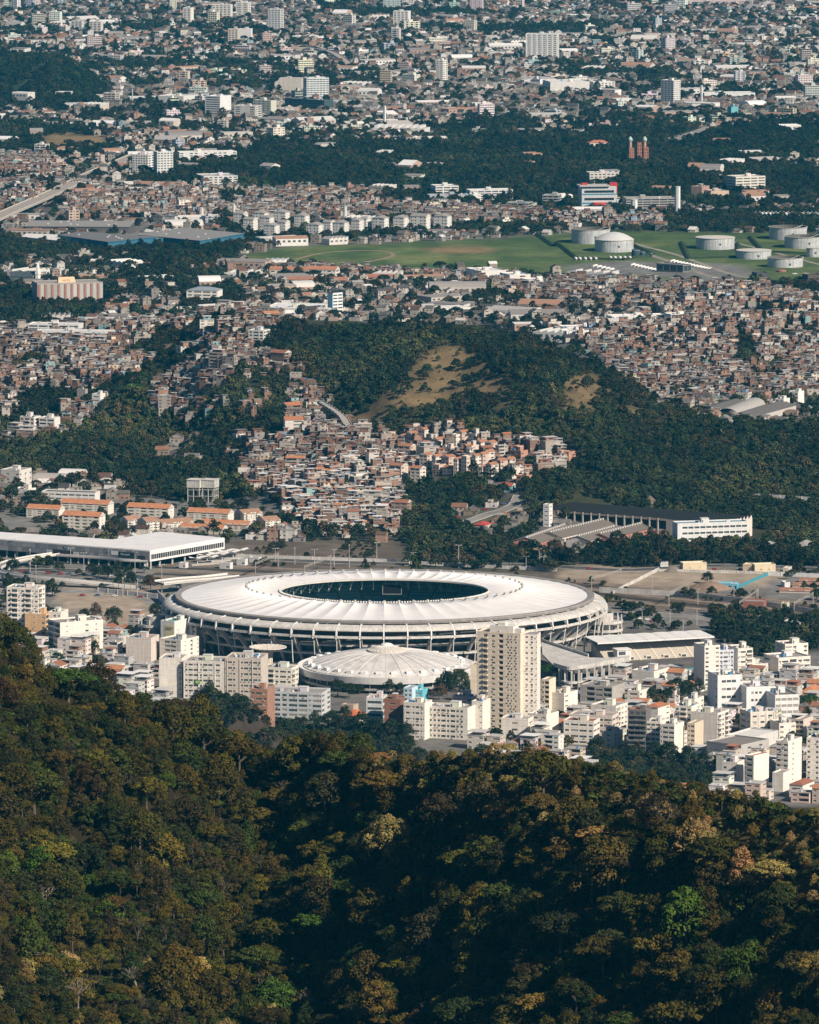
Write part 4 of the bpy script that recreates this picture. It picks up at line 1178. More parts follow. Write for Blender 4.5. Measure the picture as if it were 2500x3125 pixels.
w_ = part('retaining_wall', m, M_CONC, None); tag(w_, 'long grey retaining wall along the railway right of the stadium', 'wall')

# ------------------------------------------------------------------ railway station
rz_ = 14.0
roofp = {'N0': (-260, 1660 - 36), 'N1': (456, 1680), 'R': (684, 1641), 'B': (489, 1622), 'I': (344, 1646), 'F0': (-260, 1606)}
G = {k: gp(a, b, rz_) for k, (a, b) in roofp.items()}
cx0, cy0 = G['N1']
stn = thing('railway_station', 'long white-roofed railway station with a grey panelled wall left of the stadium', 'station', (cx0, cy0, 0))
loc = lambda p: (p[0] - cx0, p[1] - cy0)
m = MB(); Pst = [loc(G[k]) for k in ('N0', 'N1', 'R', 'B', 'I', 'F0')]
prism(m, Pst, rz_ - .9, rz_, (0.74, 0.73, 0.715), (0.78, 0.765, 0.75)); part('roof', m, M_ROOF, stn)
m = MB((0.30, 0.31, 0.33))
ins = [loc(G[k]) for k in ('N0', 'N1', 'R', 'B', 'I', 'F0')]
cxm = sum(p[0] for p in ins) / 6; cym = sum(p[1] for p in ins) / 6
prism(m, [(p[0] * .985 + cxm * .015, p[1] * .985 + cym * .015) for p in ins], 5.4, rz_ - .9, (0.16, 0.165, 0.18)); part('wall', m, M_PLAIN, stn)
a, b = Vector(loc(G['N0'])), Vector(loc(G['N1'])); d = (b - a); Lw = d.length; d.normalize(); nn = Vector((d.y, -d.x))
rs_ = random.Random(3)
npan = int(Lw / 4.0)
pm = {}
for i in range(npan):
    for j in range(2):
        sh = rs_.choice([(0.20, 0.205, 0.22), (0.24, 0.245, 0.26), (0.17, 0.175, 0.19), (0.28, 0.285, 0.295), (0.215, 0.22, 0.24)])
        key = sh
        if key not in pm:
            q = MB(sh); q.box(.04, -.12, .04, 3.96, 0, 3.62); pm[key] = q.mesh('facade_panel', M_PLAIN)
        p = a + d * (i * 4.0)
        part('facade_panel', pm[key], None, stn, (p.x + nn.x * .0, p.y, 5.6 + j * 3.75), atan2(d.y, d.x))
angw = atan2(d.y, d.x)
# signs and openings on the wall
def on_wall(px):
    best = min(np.linspace(0, Lw, 600), key=lambda t: abs(float(proj(cx0 + a.x + d.x * t, cy0 + a.y + d.y * t, 10)[0]) - px))
    return a + d * best
for (pa, pb, z0, z1, c, nm) in ((162, 190, 5.6, 9.4, (0.03, 0.03, 0.035), 'gateway'), (142, 159, 6, 8.6, (0.5, 0.5, 0.48), 'kiosk'), (190, 222, 5.6, 9.0, (0.03, 0.03, 0.035), 'gateway'), (224, 240, 5.8, 8.4, (0.5, 0.5, 0.49), 'kiosk'), (340, 361, 8.6, 11.6, (0.62, 0.62, 0.6), 'sign_panel'), (361, 414, 7.6, 11.4, (0.015, 0.03, 0.035), 'sign_panel'), (422, 444, 5.6, 9.6, (0.03, 0.03, 0.035), 'gateway')):
    p, q = on_wall(pa), on_wall(pb)
    w = (q - p).length; mm = MB(c); mm.box(0, -.35, 0, w, -.13, z1 - z0); part(nm, mm, M_PLAIN, stn, (p.x, p.y, z0), angw)
p = on_wall(368); text_mesh(stn, 'Maracanã', 2.1, (p.x + nn.x * .4, p.y + nn.y * .4, 9.1), (pi / 2, 0, angw), (0.6, 0.6, 0.58))
p = on_wall(200); mm = MB((0.02, 0.12, 0.14)); mm.face([(1.5 * cos(t), 0, 1.5 * sin(t)) for t in np.linspace(0, 2 * pi, 17)[:-1]]); part('emblem', mm, M_PLAIN, stn, (p.x + nn.x * .3, p.y + nn.y * .3, 11.4), angw)
p = on_wall(197.5); text_mesh(stn, 'M', 2.0, (p.x + nn.x * .36, p.y + nn.y * .36, 10.7), (pi / 2, 0, angw), (0.6, 0.62, 0.62))
# right face: glazed gallery with white frame
a2, b2 = Vector(loc(G['N1'])), Vector(loc(G['R'])); d2 = b2 - a2; L2 = d2.length; d2.normalize(); n2 = Vector((d2.y, -d2.x)); ang2 = atan2(d2.y, d2.x)
mm = MB((0.76, 0.75, 0.73)); mm.box(0, -.5, 0, L2, .1, 1.5); mm.box(0, -.5, 5.2, L2, .1, 8.3); mm.box(0, -.5, 1.5, 1.2, .1, 5.2); mm.box(L2 - 1.2, -.5, 1.5, L2, .1, 5.2)
part('gallery_frame', mm, M_WHITE, stn, (a2.x, a2.y, 5.6), ang2)
mm = MB(); mm.box(1.2, -.05, 1.5, L2 - 1.2, .05, 5.2); part('gallery_glass', mm, M_GLASS, stn, (a2.x, a2.y, 5.6), ang2)
mu_ = MB((0.66, 0.65, 0.62)); mu_.box(-.16, -.35, 1.5, .16, -.05, 5.2); mum = mu_.mesh('mullion', M_PLAIN)
for i in range(int(L2 / 2.6)):
    p = a2 + d2 * (1.2 + 2.6 * (i + .5)); part('mullion', mum, None, stn, (p.x, p.y, 5.6), ang2)
pl = MB((0.45, 0.43, 0.40)); pl.box(-.6, -.6, -.5, .6, .6, 5.4); plm = pl.mesh('pillar', M_PLAIN)
for i in range(24):
    p = a + d * (Lw * i / 23.0) - nn * 2; part('pillar', plm, None, stn, (p.x, p.y, 0))
for i in range(7):
    p = a2 + d2 * (L2 * i / 6) - n2 * 2; part('pillar', plm, None, stn, (p.x, p.y, 0))
for t in np.linspace(0, 1, 14):
    p = Vector(G['N0']) * (1 - t) + Vector(G['N1']) * t; occ_rect(p.x - 5, p.y + 15, 40, 45, angw, 2)
for t in np.linspace(0, 1, 8):
    p = Vector(G['N1']) * (1 - t) + Vector(G['R']) * t; q = Vector(G['I']) * (1 - t) + Vector(G['B']) * t
    for u in (0, .5, 1):
        r = p * (1 - u) + q * u; occ_rect(r.x, r.y, 22, 22, 0, 2)
# platform canopies with swooping white shells
rs_ = random.Random(8)
for i, (xa, xb, yy) in enumerate(((582, 668, 1701), (610, 700, 1692), (640, 735, 1685), (668, 760, 1679))):
    x, y, z = flat((xa + xb) / 2, yy + 22)
    o = thing('platform_canopy', 'white swooping platform canopy beside the station, %s from the stadium' % ['nearest', 'second', 'third', 'farthest'][i], 'canopy', (x, y, 0), radians(30), 'platform canopies')
    s_ = F / depth_of(x, y, 0); hw = (xb - xa) / s_ / 2 / cos(radians(30))
    m = MB((0.75, 0.74, 0.72))
    m.grid([[(u * hw, v * 3.2, 5.0 + 1.3 * abs(cos(u * pi * 1.0)) - .5 * (1 - v * v)) for v in (-1, -.5, 0, .5, 1)] for u in np.linspace(-1, 1, 17)])
    m.grid([[(u * hw, v * 3.2, 4.8 + 1.3 * abs(cos(u * pi * 1.0)) - .5 * (1 - v * v)) for v in (1, 0, -1)] for u in np.linspace(-1, 1, 17)])
    part('shell', m, M_WHITE, o)
    for u in (-.5, .5):
        m = MB((0.5, 0.5, 0.5)); m.bar((u * hw, 0, 0), (u * hw, 0, 5.0), .5); part('post', m, M_PLAIN, o)
    m = MB((0.40, 0.38, 0.35)); m.box(-hw, -2.6, 0, hw, 2.6, 1.0); part('platform', m, M_PLAIN, o)
    occ_rect(x, y, 2 * hw, 7, radians(30))
for i, (xl, xc, xr, yb, yt) in enumerate(((670, 702, 722, 1738, 1722), (722, 748, 762, 1728, 1712), (760, 790, 798, 1718, 1706), (546, 566, 580, 1736, 1722))):
    block(['white relay hut nearest the platform canopies', 'white relay hut second from the canopies', 'white relay hut farthest along the tracks', 'small white hut below the station gallery'][i], xl, xc, xr, yb, yt, 24, '.w', '.', (0.66, 0.65, 0.63), floors=1, name='relay_hut', depth=5, junk=0, acp=0)
# curved access ramp to the station
viaduct('access_ramp', 'curving pale pedestrian ramp looping from the station down to the square', [(172, 1690, 6), (90, 1702, 6), (20, 1718, 6), (-12, 1738, 6), (30, 1752, 5.5), (120, 1764, 5), (210, 1772, 4.5), (330, 1784, 2.6), (430, 1796, .6)], 7.5, 26, .9, 1.0, (0.60, 0.56, 0.51), (0.68, 0.65, 0.61), 'ramp')
viaduct('footbridge', 'straight footbridge along the station wall', [(175, 1694, 6), (300, 1702, 6), (380, 1710, 6), (452, 1712, 6)], 4, 24, .6, .9, (0.5, 0.48, 0.45), (0.5, 0.48, 0.46), 'bridge')
viaduct('stadium_ramp', 'broad concrete ramp on columns entering the stadium from the left', [(486, 1778, 8), (560, 1770, 8.5), (640, 1764, 9), (712, 1756, 9)], 14, 16, 1.2, 1.2, (0.52, 0.49, 0.45), (0.66, 0.64, 0.6), 'ramp', road=(0.42, 0.39, 0.36))

# ------------------------------------------------------------------ tiled estate
Z1 = lambda v: v * .5217
EST = [(150, 345, 380, 392, 340, 20), (360, 582, 628, 458, 380, 20), (350, 632, 672, 366, 308, 20), (738, 985, 1027, 402, 332, 20), (765, 945, 972, 392, 362, 20), (1090, 1335, 1358, 418, 362, 20), (1050, 1300, 1336, 484, 456, 20), (1170, 1450, 1512, 466, 430, 20),
       (700, 748, 822, 458, 402, 58), (800, 858, 932, 472, 408, 58), (900, 952, 1132, 470, 422, 62), (1372, 1428, 1534, 408, 366, 60), (1497, 1554, 1642, 462, 406, 60)]
ESTL = ['leftmost block with long tiled roof', 'front left block with bright white gable', 'back left block under the dark roofed row', 'broad middle block facing the station', 'half-hidden block before the broad middle one', 'long block left of the hill road', 'low front block nearest the station roof', 'low front block with white gable by the canopies',
        'cream gable-ended block left of three', 'cream gable-ended block, middle of three', 'long cream block running back to the right', 'cream block with grey-brown roof uphill', 'rightmost cream block at the settlement edge']
for (a0, b0, c0, yb, yt, yw), lb in zip(EST, ESTL):
    block('four-storey estate ' + lb, Z1(a0), Z1(b0), Z1(c0), 1380 + Z1(yb), 1380 + Z1(yt), yw, 'wswwsw' if yw < 40 else '.s.', '.s.' if yw < 40 else 'wBwswBw', (0.70, 0.65, 0.56) if yw < 40 else (0.66, 0.54, 0.38), floors=4 if yb - yt > 35 else 3, roof='gable', rcol=(0.50, 0.22, 0.11) if yw < 40 else (0.36, 0.21, 0.14),
          axis='x' if yw < 40 else 'y', rise=3.0, name='estate_block', depth=12 if yw < 40 else None, group='tiled estate behind the station', acp=0.1, rightcol=(0.72, 0.69, 0.62))  # right faces lighter, left creamier: sun and shade put into the wall colour
block('long white block with a dark flat roof above the tiled estate', 125, 290, 322, 1532, 1508, 14, 'WWWWWWWW', '.', (0.70, 0.68, 0.65), floors=2, roofc=(0.05, 0.05, 0.05), depth=14, junk=0)
block('ruined white multi-level house at the left edge below the woods', 0, 60, 108, 1488, 1440, 26, '.w.w', 'w.w.w', (0.62, 0.58, 0.54), floors=3, depth=20, junk=2)
block('white two-storey workshop beside the vaulted sheds', 34, 84, 100, 1526, 1498, 26, 'w.', '.', (0.72, 0.68, 0.64), floors=2, depth=14)
for i, (xa, xb, yb) in enumerate(((110, 205, 1474), (186, 258, 1462))):
    x, y, z = ground_hit((xa + xb) / 2, yb)
    s_ = F / depth_of(x, y, z); w = (xb - xa) / s_
    o = thing('vaulted_shed', ['grey vaulted shed below the gully woods', 'white vaulted shed right of the grey one'][i], 'shed', (x, y, z), radians(-14)); occ_rect(x, y, w, 22, radians(-14))
    m = MB([(0.36, 0.33, 0.3), (0.62, 0.60, 0.58)][i])
    m.grid([[(u * w / 2, 11 * cos(t), 3 + 5 * sin(t)) for t in np.linspace(pi, 0, 11)] for u in (-1, 1)]); part('vault', m, M_PLAIN, o)
    m = MB((0.55, 0.5, 0.45)); m.box(-w / 2 + .2, -10.9, -1, w / 2 - .2, 10.9, 3.05)
    for u in (-1, 1):
        m.face([(u * (w / 2 - .1), 11 * cos(t), 3 + 5 * sin(t)) for t in np.linspace(pi, 0, 11)][::-u])
    part('wall', m, M_PAINT, o)
# twin water tanks on stilts
for i, xc in enumerate((597, 642)):
    x, y, z = ground_hit(xc, 1534, 5000)
    s_ = F / depth_of(x, y, z); hT = 70 / s_; w = 42 / s_
    o = thing('water_tower', ['square concrete water tank on stilts, left of the pair', 'square concrete water tank on stilts, right of the pair'][i], 'water tower', (x, y, z), radians(-18), 'pair of stilted water tanks'); occ_rect(x, y, w, w)
    m = MB((0.42, 0.40, 0.37)); m.box(-w / 2, -w / 2, hT - 6, w / 2, w / 2, hT, (0.40, 0.38, 0.35), (0.5, 0.48, 0.46)); m.box(-w / 2 - .4, -w / 2 - .4, hT, w / 2 + .4, w / 2 + .4, hT + .5, (0.5, 0.48, 0.45)); part('tank', m, M_CONC, o)
    for a in (-1, 0, 1):
        for b in (-1, 0, 1):
            if a or b:
                m = MB((0.5, 0.48, 0.45)); m.bar((a * w * .44, b * w * .44, -2), (a * w * .44, b * w * .44, hT - 6), .55); part('stilt', m, M_PLAIN, o)
    for zz_ in (hT * .3, hT * .58):
        m = MB((0.45, 0.43, 0.4))
        for s2 in (-1, 1):
            m.bar((-w * .44, s2 * w * .44, zz_), (w * .44, s2 * w * .44, zz_), .4); m.bar((s2 * w * .44, -w * .44, zz_), (s2 * w * .44, w * .44, zz_), .4)
        part('brace', m, M_PLAIN, o)

# ------------------------------------------------------------------ hillside flats with orange roofs
CON = [(1214, 1234, 1252, 1360, 1334), (1238, 1254, 1278, 1362, 1324), (1276, 1296, 1322, 1352, 1316), (1214, 1252, 1276, 1408, 1364), (1284, 1318, 1352, 1384, 1354), (1318, 1336, 1362, 1380, 1346), (1374, 1392, 1404, 1364, 1330), (1398, 1410, 1430, 1356, 1324), (1430, 1452, 1464, 1352, 1328), (1280, 1304, 1318, 1432, 1392), (1318, 1330, 1342, 1432, 1394), (1346, 1370, 1384, 1430, 1396), (1384, 1396, 1408, 1446, 1404), (1408, 1424, 1440, 1440, 1396),
       (1440, 1452, 1466, 1432, 1392), (1462, 1474, 1488, 1424, 1388), (1476, 1488, 1504, 1416, 1382), (1188, 1224, 1252, 1462, 1426), (1252, 1282, 1316, 1468, 1430), (1320, 1340, 1348, 1448, 1424), (1350, 1378, 1386, 1444, 1430), (1460, 1472, 1484, 1452, 1430), (1482, 1500, 1516, 1452, 1420), (1508, 1528, 1540, 1440, 1410), (1540, 1556, 1572, 1432, 1404), (1416, 1440, 1456, 1394, 1366), (1452, 1468, 1486, 1380, 1354), (1480, 1500, 1524, 1384, 1352), (1350, 1376, 1390, 1392, 1370), (1556, 1590, 1620, 1400, 1380), (1620, 1668, 1690, 1412, 1392), (1690, 1716, 1724, 1416, 1392), (1716, 1736, 1750, 1408, 1384), (1576, 1606, 1630, 1474, 1456), (1630, 1650, 1668, 1440, 1420), (1566, 1580, 1600, 1390, 1366)]
CONL = []
for i, (a0, b0, c0, yb, yt) in enumerate(CON):
    rf_ = i not in (6, 8, 13, 19, 25, 28, 29, 30, 31, 32, 33, 34, 35)
    col = [(0.66, 0.58, 0.50), (0.60, 0.50, 0.43), (0.70, 0.64, 0.57), (0.56, 0.43, 0.36)][i % 4] if i < 29 else (0.45, 0.25, 0.18)
    o = block('', a0, b0, c0, yb + 4, yt, 40 if i % 3 else 32, 'ww', 'w.' if i % 2 else 'sw', col, roof='gable' if rf_ else 'flat', rcol=(0.38, 0.18, 0.105), rise=1.8, name='hillside_flats', group='flats with orange roofs on the hillside', acp=0, cat='building', depth=9, junk=.5)
    CONL.append((o, ('orange-roofed %s flats' if rf_ else 'flat-roofed %s flats') % ('cream' if min(col) > .48 else 'pale pink' if col[0] > .5 else 'brick'), ('top row' if yb < 1370 else 'second row' if yb < 1412 else 'third row' if yb < 1442 else 'bottom row') + ' right of the hillside houses', b0))
def name_simple(L):
    g = {}
    for it in L: g.setdefault((it[1], it[2]), []).append(it)
    for (d_, p_), q in g.items():
        q.sort(key=lambda t: t[3])
        for i, it in enumerate(q): it[0]['label'] = '%s, %s%s' % (d_, p_, '' if len(q) == 1 else ', %s from left' % ['first', 'second', 'third', 'fourth', 'fifth', 'sixth', 'seventh', 'eighth', 'ninth', 'tenth', 'eleventh'][i])
name_simple(CONL)
block('low house with a long red roof beside the hill road', 1444, 1480, 1508, 1624, 1606, 24, 'w.', '.', (0.55, 0.4, 0.33), floors=2, roof='hip', rcol=(0.42, 0.06, 0.05), name='villa', cat='house', depth=14, acp=0)
block('turquoise-walled house with red sheet roof at the top of the hill road', 1522, 1562, 1584, 1500, 1484, 18, 'ww', 'w', (0.25, 0.5, 0.55), floors=2, roof='gable', rcol=(0.35, 0.09, 0.06), name='villa', cat='house', depth=10, acp=0)
viaduct('hill_road', 'winding road with striped parapet climbing the hill beside the settlement', [(1190, 1352, 28), (1150, 1338, 30), (1100, 1322, 34), (1065, 1300, 38), (1045, 1272, 44), (1010, 1246, 50), (978, 1226, 54)], 7, 14, 1.0, 1.0, stripe=True, cat='road')

# ------------------------------------------------------------------ old factory, school and works site on the right
fx0, fy0, _ = flat(1680, 1612)
A = gp(1676, 1612); B = gp(2032, 1640); 
d = Vector(B) - Vector(A); Lf = d.length; d.normalize(); ang = atan2(d.y, d.x); nb_ = Vector((-d.y, d.x))
fac = thing('derelict_factory', 'long derelict factory with a dark roof and rows of empty bays', 'factory', (*A, 0), ang)
occ_rect(A[0] + d.x * 85 + nb_.x * 30, A[1] + d.y * 85 + nb_.y * 30, Lf * 1.75, 60, ang)
m = MB((0.50, 0.45, 0.39)); Lf2 = Lf * 1.55
nbay = 14
for i in range(nbay):
    u0 = Lf * i / nbay; u1 = Lf * (i + 1) / nbay
    m.box(u0, -.5, -1, u0 + 1.0, .4, 14.5); m.box(u0 + 1, -.2, -1, u1, .2, 6.2, (0.52, 0.47, 0.42)); m.box(u0 + 1.8, -.28, 2.0, u1 - .8, -.2, 4.6, (0.30, 0.12, 0.08)); m.box(u0 + 1, -.2, 12.8, u1, .2, 14.2, (0.34, 0.28, 0.24))
m.box(0, 3, -1, Lf2, 4, 13, (0.03, 0.03, 0.03))
part('front_wall', m, M_PAINT, fac)
for i in range(6):
    r = MB((0.018, 0.018, 0.019)); y0 = .5 + 5.6 * i; r.grid([[(u, y0, 14.6), (u, y0 + 4.2, 17.0), (u, y0 + 5.4, 14.6)] for u in np.linspace(0, Lf2, 12)]); part('sawtooth_roof', r, M_PLAIN, fac)
    g2 = MB((0.66, 0.60, 0.54)); g2.face([(Lf2 + .1, y0, -1), (Lf2 + .1, y0 + 5.6, -1), (Lf2 + .1, y0 + 5.6, 14.6), (Lf2 + .1, y0 + 4.2, 17.6), (Lf2 + .1, y0, 14.6)]); g2.face([(Lf2, y0 + 5.6, -1), (Lf2, y0, -1), (Lf2, y0, 14.6), (Lf2, y0 + 4.2, 17.6), (Lf2, y0 + 5.6, 14.6)]); part('stepped_gable', g2, M_PAINT, fac)
m = MB((0.4, 0.36, 0.32)); m.box(Lf, .6, -1, Lf2, 3, 14); part('side_wall', m, M_PAINT, fac)
block('narrow white stair tower at the left end of the derelict factory', 1658, 1676, 1691, 1612, 1546, 24, 's', 's', (0.70, 0.68, 0.66), floors=5, name='stair_tower', depth=7, junk=0, acp=0)
def long_shed(label, p0, p1, width, h, rise, rc, wc, side=1):
    A, B = Vector(gp(*p0)), Vector(gp(*p1)); d = B - A; L = d.length; ang = atan2(d.y, d.x)
    o = thing('long_shed', label, 'shed', (A.x, A.y, 0), ang)
    c = Vector((cos(ang) * L / 2 - sin(ang) * width / 2, sin(ang) * L / 2 + cos(ang) * width / 2)) + A; occ_rect(c.x, c.y, L, width, ang)
    m = MB(wc); m.box(0, 0, -1, L, width, h)
    for s_ in (0, L):
        m.face([(s_, 0, h), (s_, width, h), (s_, width / 2, h + rise)] if s_ else [(s_, width, h), (s_, 0, h), (s_, width / 2, h + rise)], wc)
    for i in range(int(L / 5)):
        m.box(5 * i + 1.5, -.06, h * .45, 5 * i + 3.5, 0, h * .8, (0.08, 0.08, 0.09))
    part('wall', m, M_PAINT, o)
    r = MB(rc); r.grid([[(-.6, -.6, h - .15), (-.6, width / 2, h + rise), (-.6, width + .6, h - .15)], [(L + .6, -.6, h - .15), (L + .6, width / 2, h + rise), (L + .6, width + .6, h - .15)]]); part('roof', r, M_PLAIN, o)
    r = MB((0.6, 0.58, 0.54))
    for i in range(int(L / 4)):
        r.box(4 * i + 1, width / 2 - .7, h + rise - .2, 4 * i + 2.4, width / 2 + .7, h + rise + .9)
    part('roof_vents', r, M_PLAIN, o)
    return o
long_shed('dark-roofed factory shed nearest the stadium, left of three', (1650, 1682), (1770, 1640), 24, 6.5, 3.2, (0.17, 0.145, 0.125), (0.50, 0.22, 0.17))
long_shed('factory shed with two rows of roof vents, middle of three', (1716, 1668), (1895, 1624), 22, 7, 3.4, (0.16, 0.14, 0.12), (0.62, 0.52, 0.46))
long_shed('factory shed with white side wall, right of three', (1800, 1676), (1915, 1644), 20, 6.5, 3, (0.17, 0.15, 0.13), (0.66, 0.6, 0.56))
long_shed('brown factory shed behind the street trees beside the white school', (1862, 1668), (2020, 1628), 18, 6.5, 3, (0.15, 0.13, 0.115), (0.45, 0.2, 0.15))
ms = block('white modern school with blue eaves and ribbon windows beside the derelict factory', 2050, 2068, 2284, 1672, 1602, -16 if False else -14, '.', '.WWWWWWWWWWW', (0.70, 0.70, 0.69), floors=4, fh=3.4, name='school_building', acp=0, depth=14, kinds=(0, 2), roofc=(0.14, 0.24, 0.30), wh=1.6)
block('thatched hut roof poking above the trees behind the factory', 1968, 1986, 2008, 1550, 1534, 30, '.', '.', (0.2, 0.16, 0.12), floors=1, roof='hip', rcol=(0.15, 0.11, 0.08), rise=4, name='hut', cat='hut', depth=8, acp=0)
block('grey-roofed pavilion with blue wall right of the white school', 2300, 2360, 2380, 1692, 1678, 18, 'ww', '.', (0.24, 0.38, 0.42), floors=1, roof='hip', rcol=(0.30, 0.28, 0.26), rise=4, name='pavilion', depth=26, acp=0)
block('grey hip-roofed pavilion at the right edge of the street trees', 2420, 2470, 2496, 1690, 1672, 22, 'w', '.', (0.55, 0.55, 0.54), floors=1, roof='hip', rcol=(0.32, 0.3, 0.28), rise=4, name='pavilion', depth=20, acp=0)
for i, (a0, b0, c0, yb, yt, cc) in enumerate(((2073, 2085, 2158, 1742, 1722, (0.66, 0.55, 0.38)), (2268, 2296, 2302, 1746, 1728, (0.66, 0.55, 0.38)), (2298, 2304, 2368, 1748, 1728, (0.66, 0.56, 0.40)), (2390, 2406, 2414, 1748, 1738, (0.6, 0.54, 0.46)), (2010, 2016, 2040, 1732, 1720, (0.55, 0.55, 0.54)), (2385, 2395, 2412, 1794, 1782, (0.7, 0.69, 0.67)))):
    block(['cream site building with white roof on the far side of the works', 'small cream cube left of the long cream site building', 'long cream site building at the right of the works', 'tiny cream gatehouse at the far right of the works', 'grey site cabin left of the cream buildings', 'white cabin beside the nursery rows'][i], a0, b0, c0, yb, yt, -14 if c0 - b0 > b0 - a0 else 20, '.', '.s.s.', cc, floors=1, name='site_building', acp=0, depth=9, junk=0, roofc=(0.70, 0.69, 0.67))
block('long white and blue site shed beside the turquoise hoarding', 2190, 2250, 2262, 1798, 1784, 12, 'wwww', '.', (0.16, 0.42, 0.55), floors=1, name='site_shed', acp=0, depth=8, junk=0, roofc=(0.74, 0.73, 0.71))
ho = thing('hoarding', 'turquoise hoarding running along the works site', 'fence', (*gp(2248, 1798), 0))
for i in range(16):
    t0, t1 = i / 16, (i + 1) / 16
    p = [Vector(gp(2248 + (2354 - 2248) * t, 1798 + (1752 - 1798) * t)) - Vector(gp(2248, 1798)) for t in (t0, t1)]
    m = MB((0.06, 0.24, 0.31)); m.bar((*p[0], 1.3), (p[1].x, p[1].y, 1.3), .15, 2.6); part('panel', m, M_PLAIN, ho)
for i, (px_, py_, r, h, c) in enumerate(((2050, 1744, 7, 4.5, (0.22, 0.19, 0.16)), (2160, 1798, 17, 6, (0.24, 0.17, 0.13)), (2130, 1800, 11, 4.5, (0.22, 0.16, 0.12)))):
    x, y, z = flat(px_, py_)
    m = MB(c); rr = random.Random(i)
    P = [[(r * (1 - q / 6) * cos(t) * (1 + .15 * sin(3 * t + i)) + (.3 * q), r * .7 * (1 - q / 6) * sin(t), h * (1 - (1 - q / 6) ** 1.6) + rr.uniform(-.2, .2)) for t in np.linspace(0, 2 * pi, 25)] for q in range(7)]
    m.grid(P); o = part('spoil_heap', m, M_GROUND, None, (x, y, -.2)); tag(o, ['small grey spoil heap at the back of the works', 'largest brown spoil heap beside the white shed', 'low brown heap joining the largest one'][i], 'heap')
    occ_rect(x, y, 2 * r, 2 * r)
ru = block('ruined red brick signal house beside the tracks', 2268, 2330, 2345, 1870, 1842, 12, '.s.s.', '.', (0.30, 0.13, 0.10), floors=2, name='signal_house', acp=0, depth=14, junk=0)
block('small cream tower with two windows by the railway', 2384, 2402, 2414, 1880, 1846, 20, 's', 's', (0.60, 0.53, 0.40), floors=2, name='signal_tower', acp=0, depth=6, junk=0, roofc=(.3, .28, .26))
block('white-walled ruin among the dark trees right of the car park', 2395, 2440, 2460, 1918, 1902, 20, '.', '.', (0.62, 0.6, 0.57), floors=1, name='ruin', acp=0, depth=10, junk=0)
for i, (a0, b0, yy) in enumerate(((2420, 2500, 1790), (2440, 2510, 1776), (2380, 2500, 1806))):
    block('low orange-tiled row house at the right edge, %s row' % ['middle', 'back', 'front'][i], a0, b0, b0 + 10, yy + 6, yy, 12, '.w.w.', '.', (0.6, 0.52, 0.45), floors=1, roof='gable', rcol=(0.33, 0.17, 0.11), rise=2, depth=10, name='row_house', acp=0)
block('orange-tiled club house among trees right of the school', 2440, 2490, 2510, 2140, 2118, 20, 'w.w', '.', (0.5, 0.3, 0.22), floors=1, roof='hip', rcol=(0.50, 0.20, 0.09), rise=3.5, depth=22, name='villa', cat='house', acp=0)
block('orange-tiled annex below the club house right of the school', 2436, 2480, 2510, 2180, 2158, 20, 'w.w', '.', (0.5, 0.3, 0.22), floors=1, roof='gable', rcol=(0.46, 0.19, 0.1), rise=3, depth=14, name='villa', cat='house', acp=0)

# ------------------------------------------------------------------ swimming stand, pool and colonnade
A = Vector(gp(1856, 2022)); B = Vector(gp(2176, 2004)); d = B - A; Ls = d.length; ang = atan2(d.y, d.x)
sd = thing('swimming_stand', 'concrete grandstand with tiered seats under a flat white cantilever roof', 'grandstand', (A.x, A.y, -3.0), ang)
nbk = Vector((-sin(ang), cos(ang))); c = A + d / 2 + nbk * 20; occ_rect(c.x, c.y, Ls + 6, 46, ang)
ns = 22; dep = 1.35; rise = .55
for sct in range(6):
    m = MB((0.50, 0.45, 0.38)); u0 = Ls * sct / 6 + .5; u1 = Ls * (sct + 1) / 6 - .5
    for i in range(ns):
        z0 = 1.2 + rise * i; y0 = dep * i
        m.grid([[(u, y0, z0), (u, y0, z0 + rise), (u, y0 + dep, z0 + rise)] for u in (u0, u1)], (0.50, 0.45, 0.38) if i % 2 else (0.46, 0.41, 0.35))
    part('seat_tier', m, M_PLAIN, sd)
    st2 = MB((0.62, 0.57, 0.48)); 
    for i in range(ns):
        st2.box(u1 - .1, dep * i, 1 + rise * i, u1 + 1.1, dep * (i + 1), 1.5 + rise * (i + 1))
    part('stair_flight', st2, M_PLAIN, sd)
    if sct in (1, 2, 3, 4):
        v = MB((0.7, 0.66, 0.6)); v.box((u0 + u1) / 2 - 2.2, 5, 3.2, (u0 + u1) / 2 + 2.2, 8, 5.2); v.box((u0 + u1) / 2 - 1.6, 4.9, 3.2, (u0 + u1) / 2 + 1.6, 5, 4.9, (0.05, 0.05, 0.05)); part('vomitory', v, M_PLAIN, sd)
m = MB((0.5, 0.46, 0.4)); m.box(0, -1, -.5, Ls, 0, 2.6); m.face([(0, 0, 0), (0, dep * ns, 0), (0, dep * ns, 13.5), (0, 0, 1.5)][::-1]); m.face([(Ls, 0, 0), (Ls, dep * ns, 0), (Ls, dep * ns, 13.5), (Ls, 0, 1.5)]); m.box(0, dep * ns, -.5, Ls, dep * ns + 1, 14); part('base_wall', m, M_CONC, sd)
nr = 7
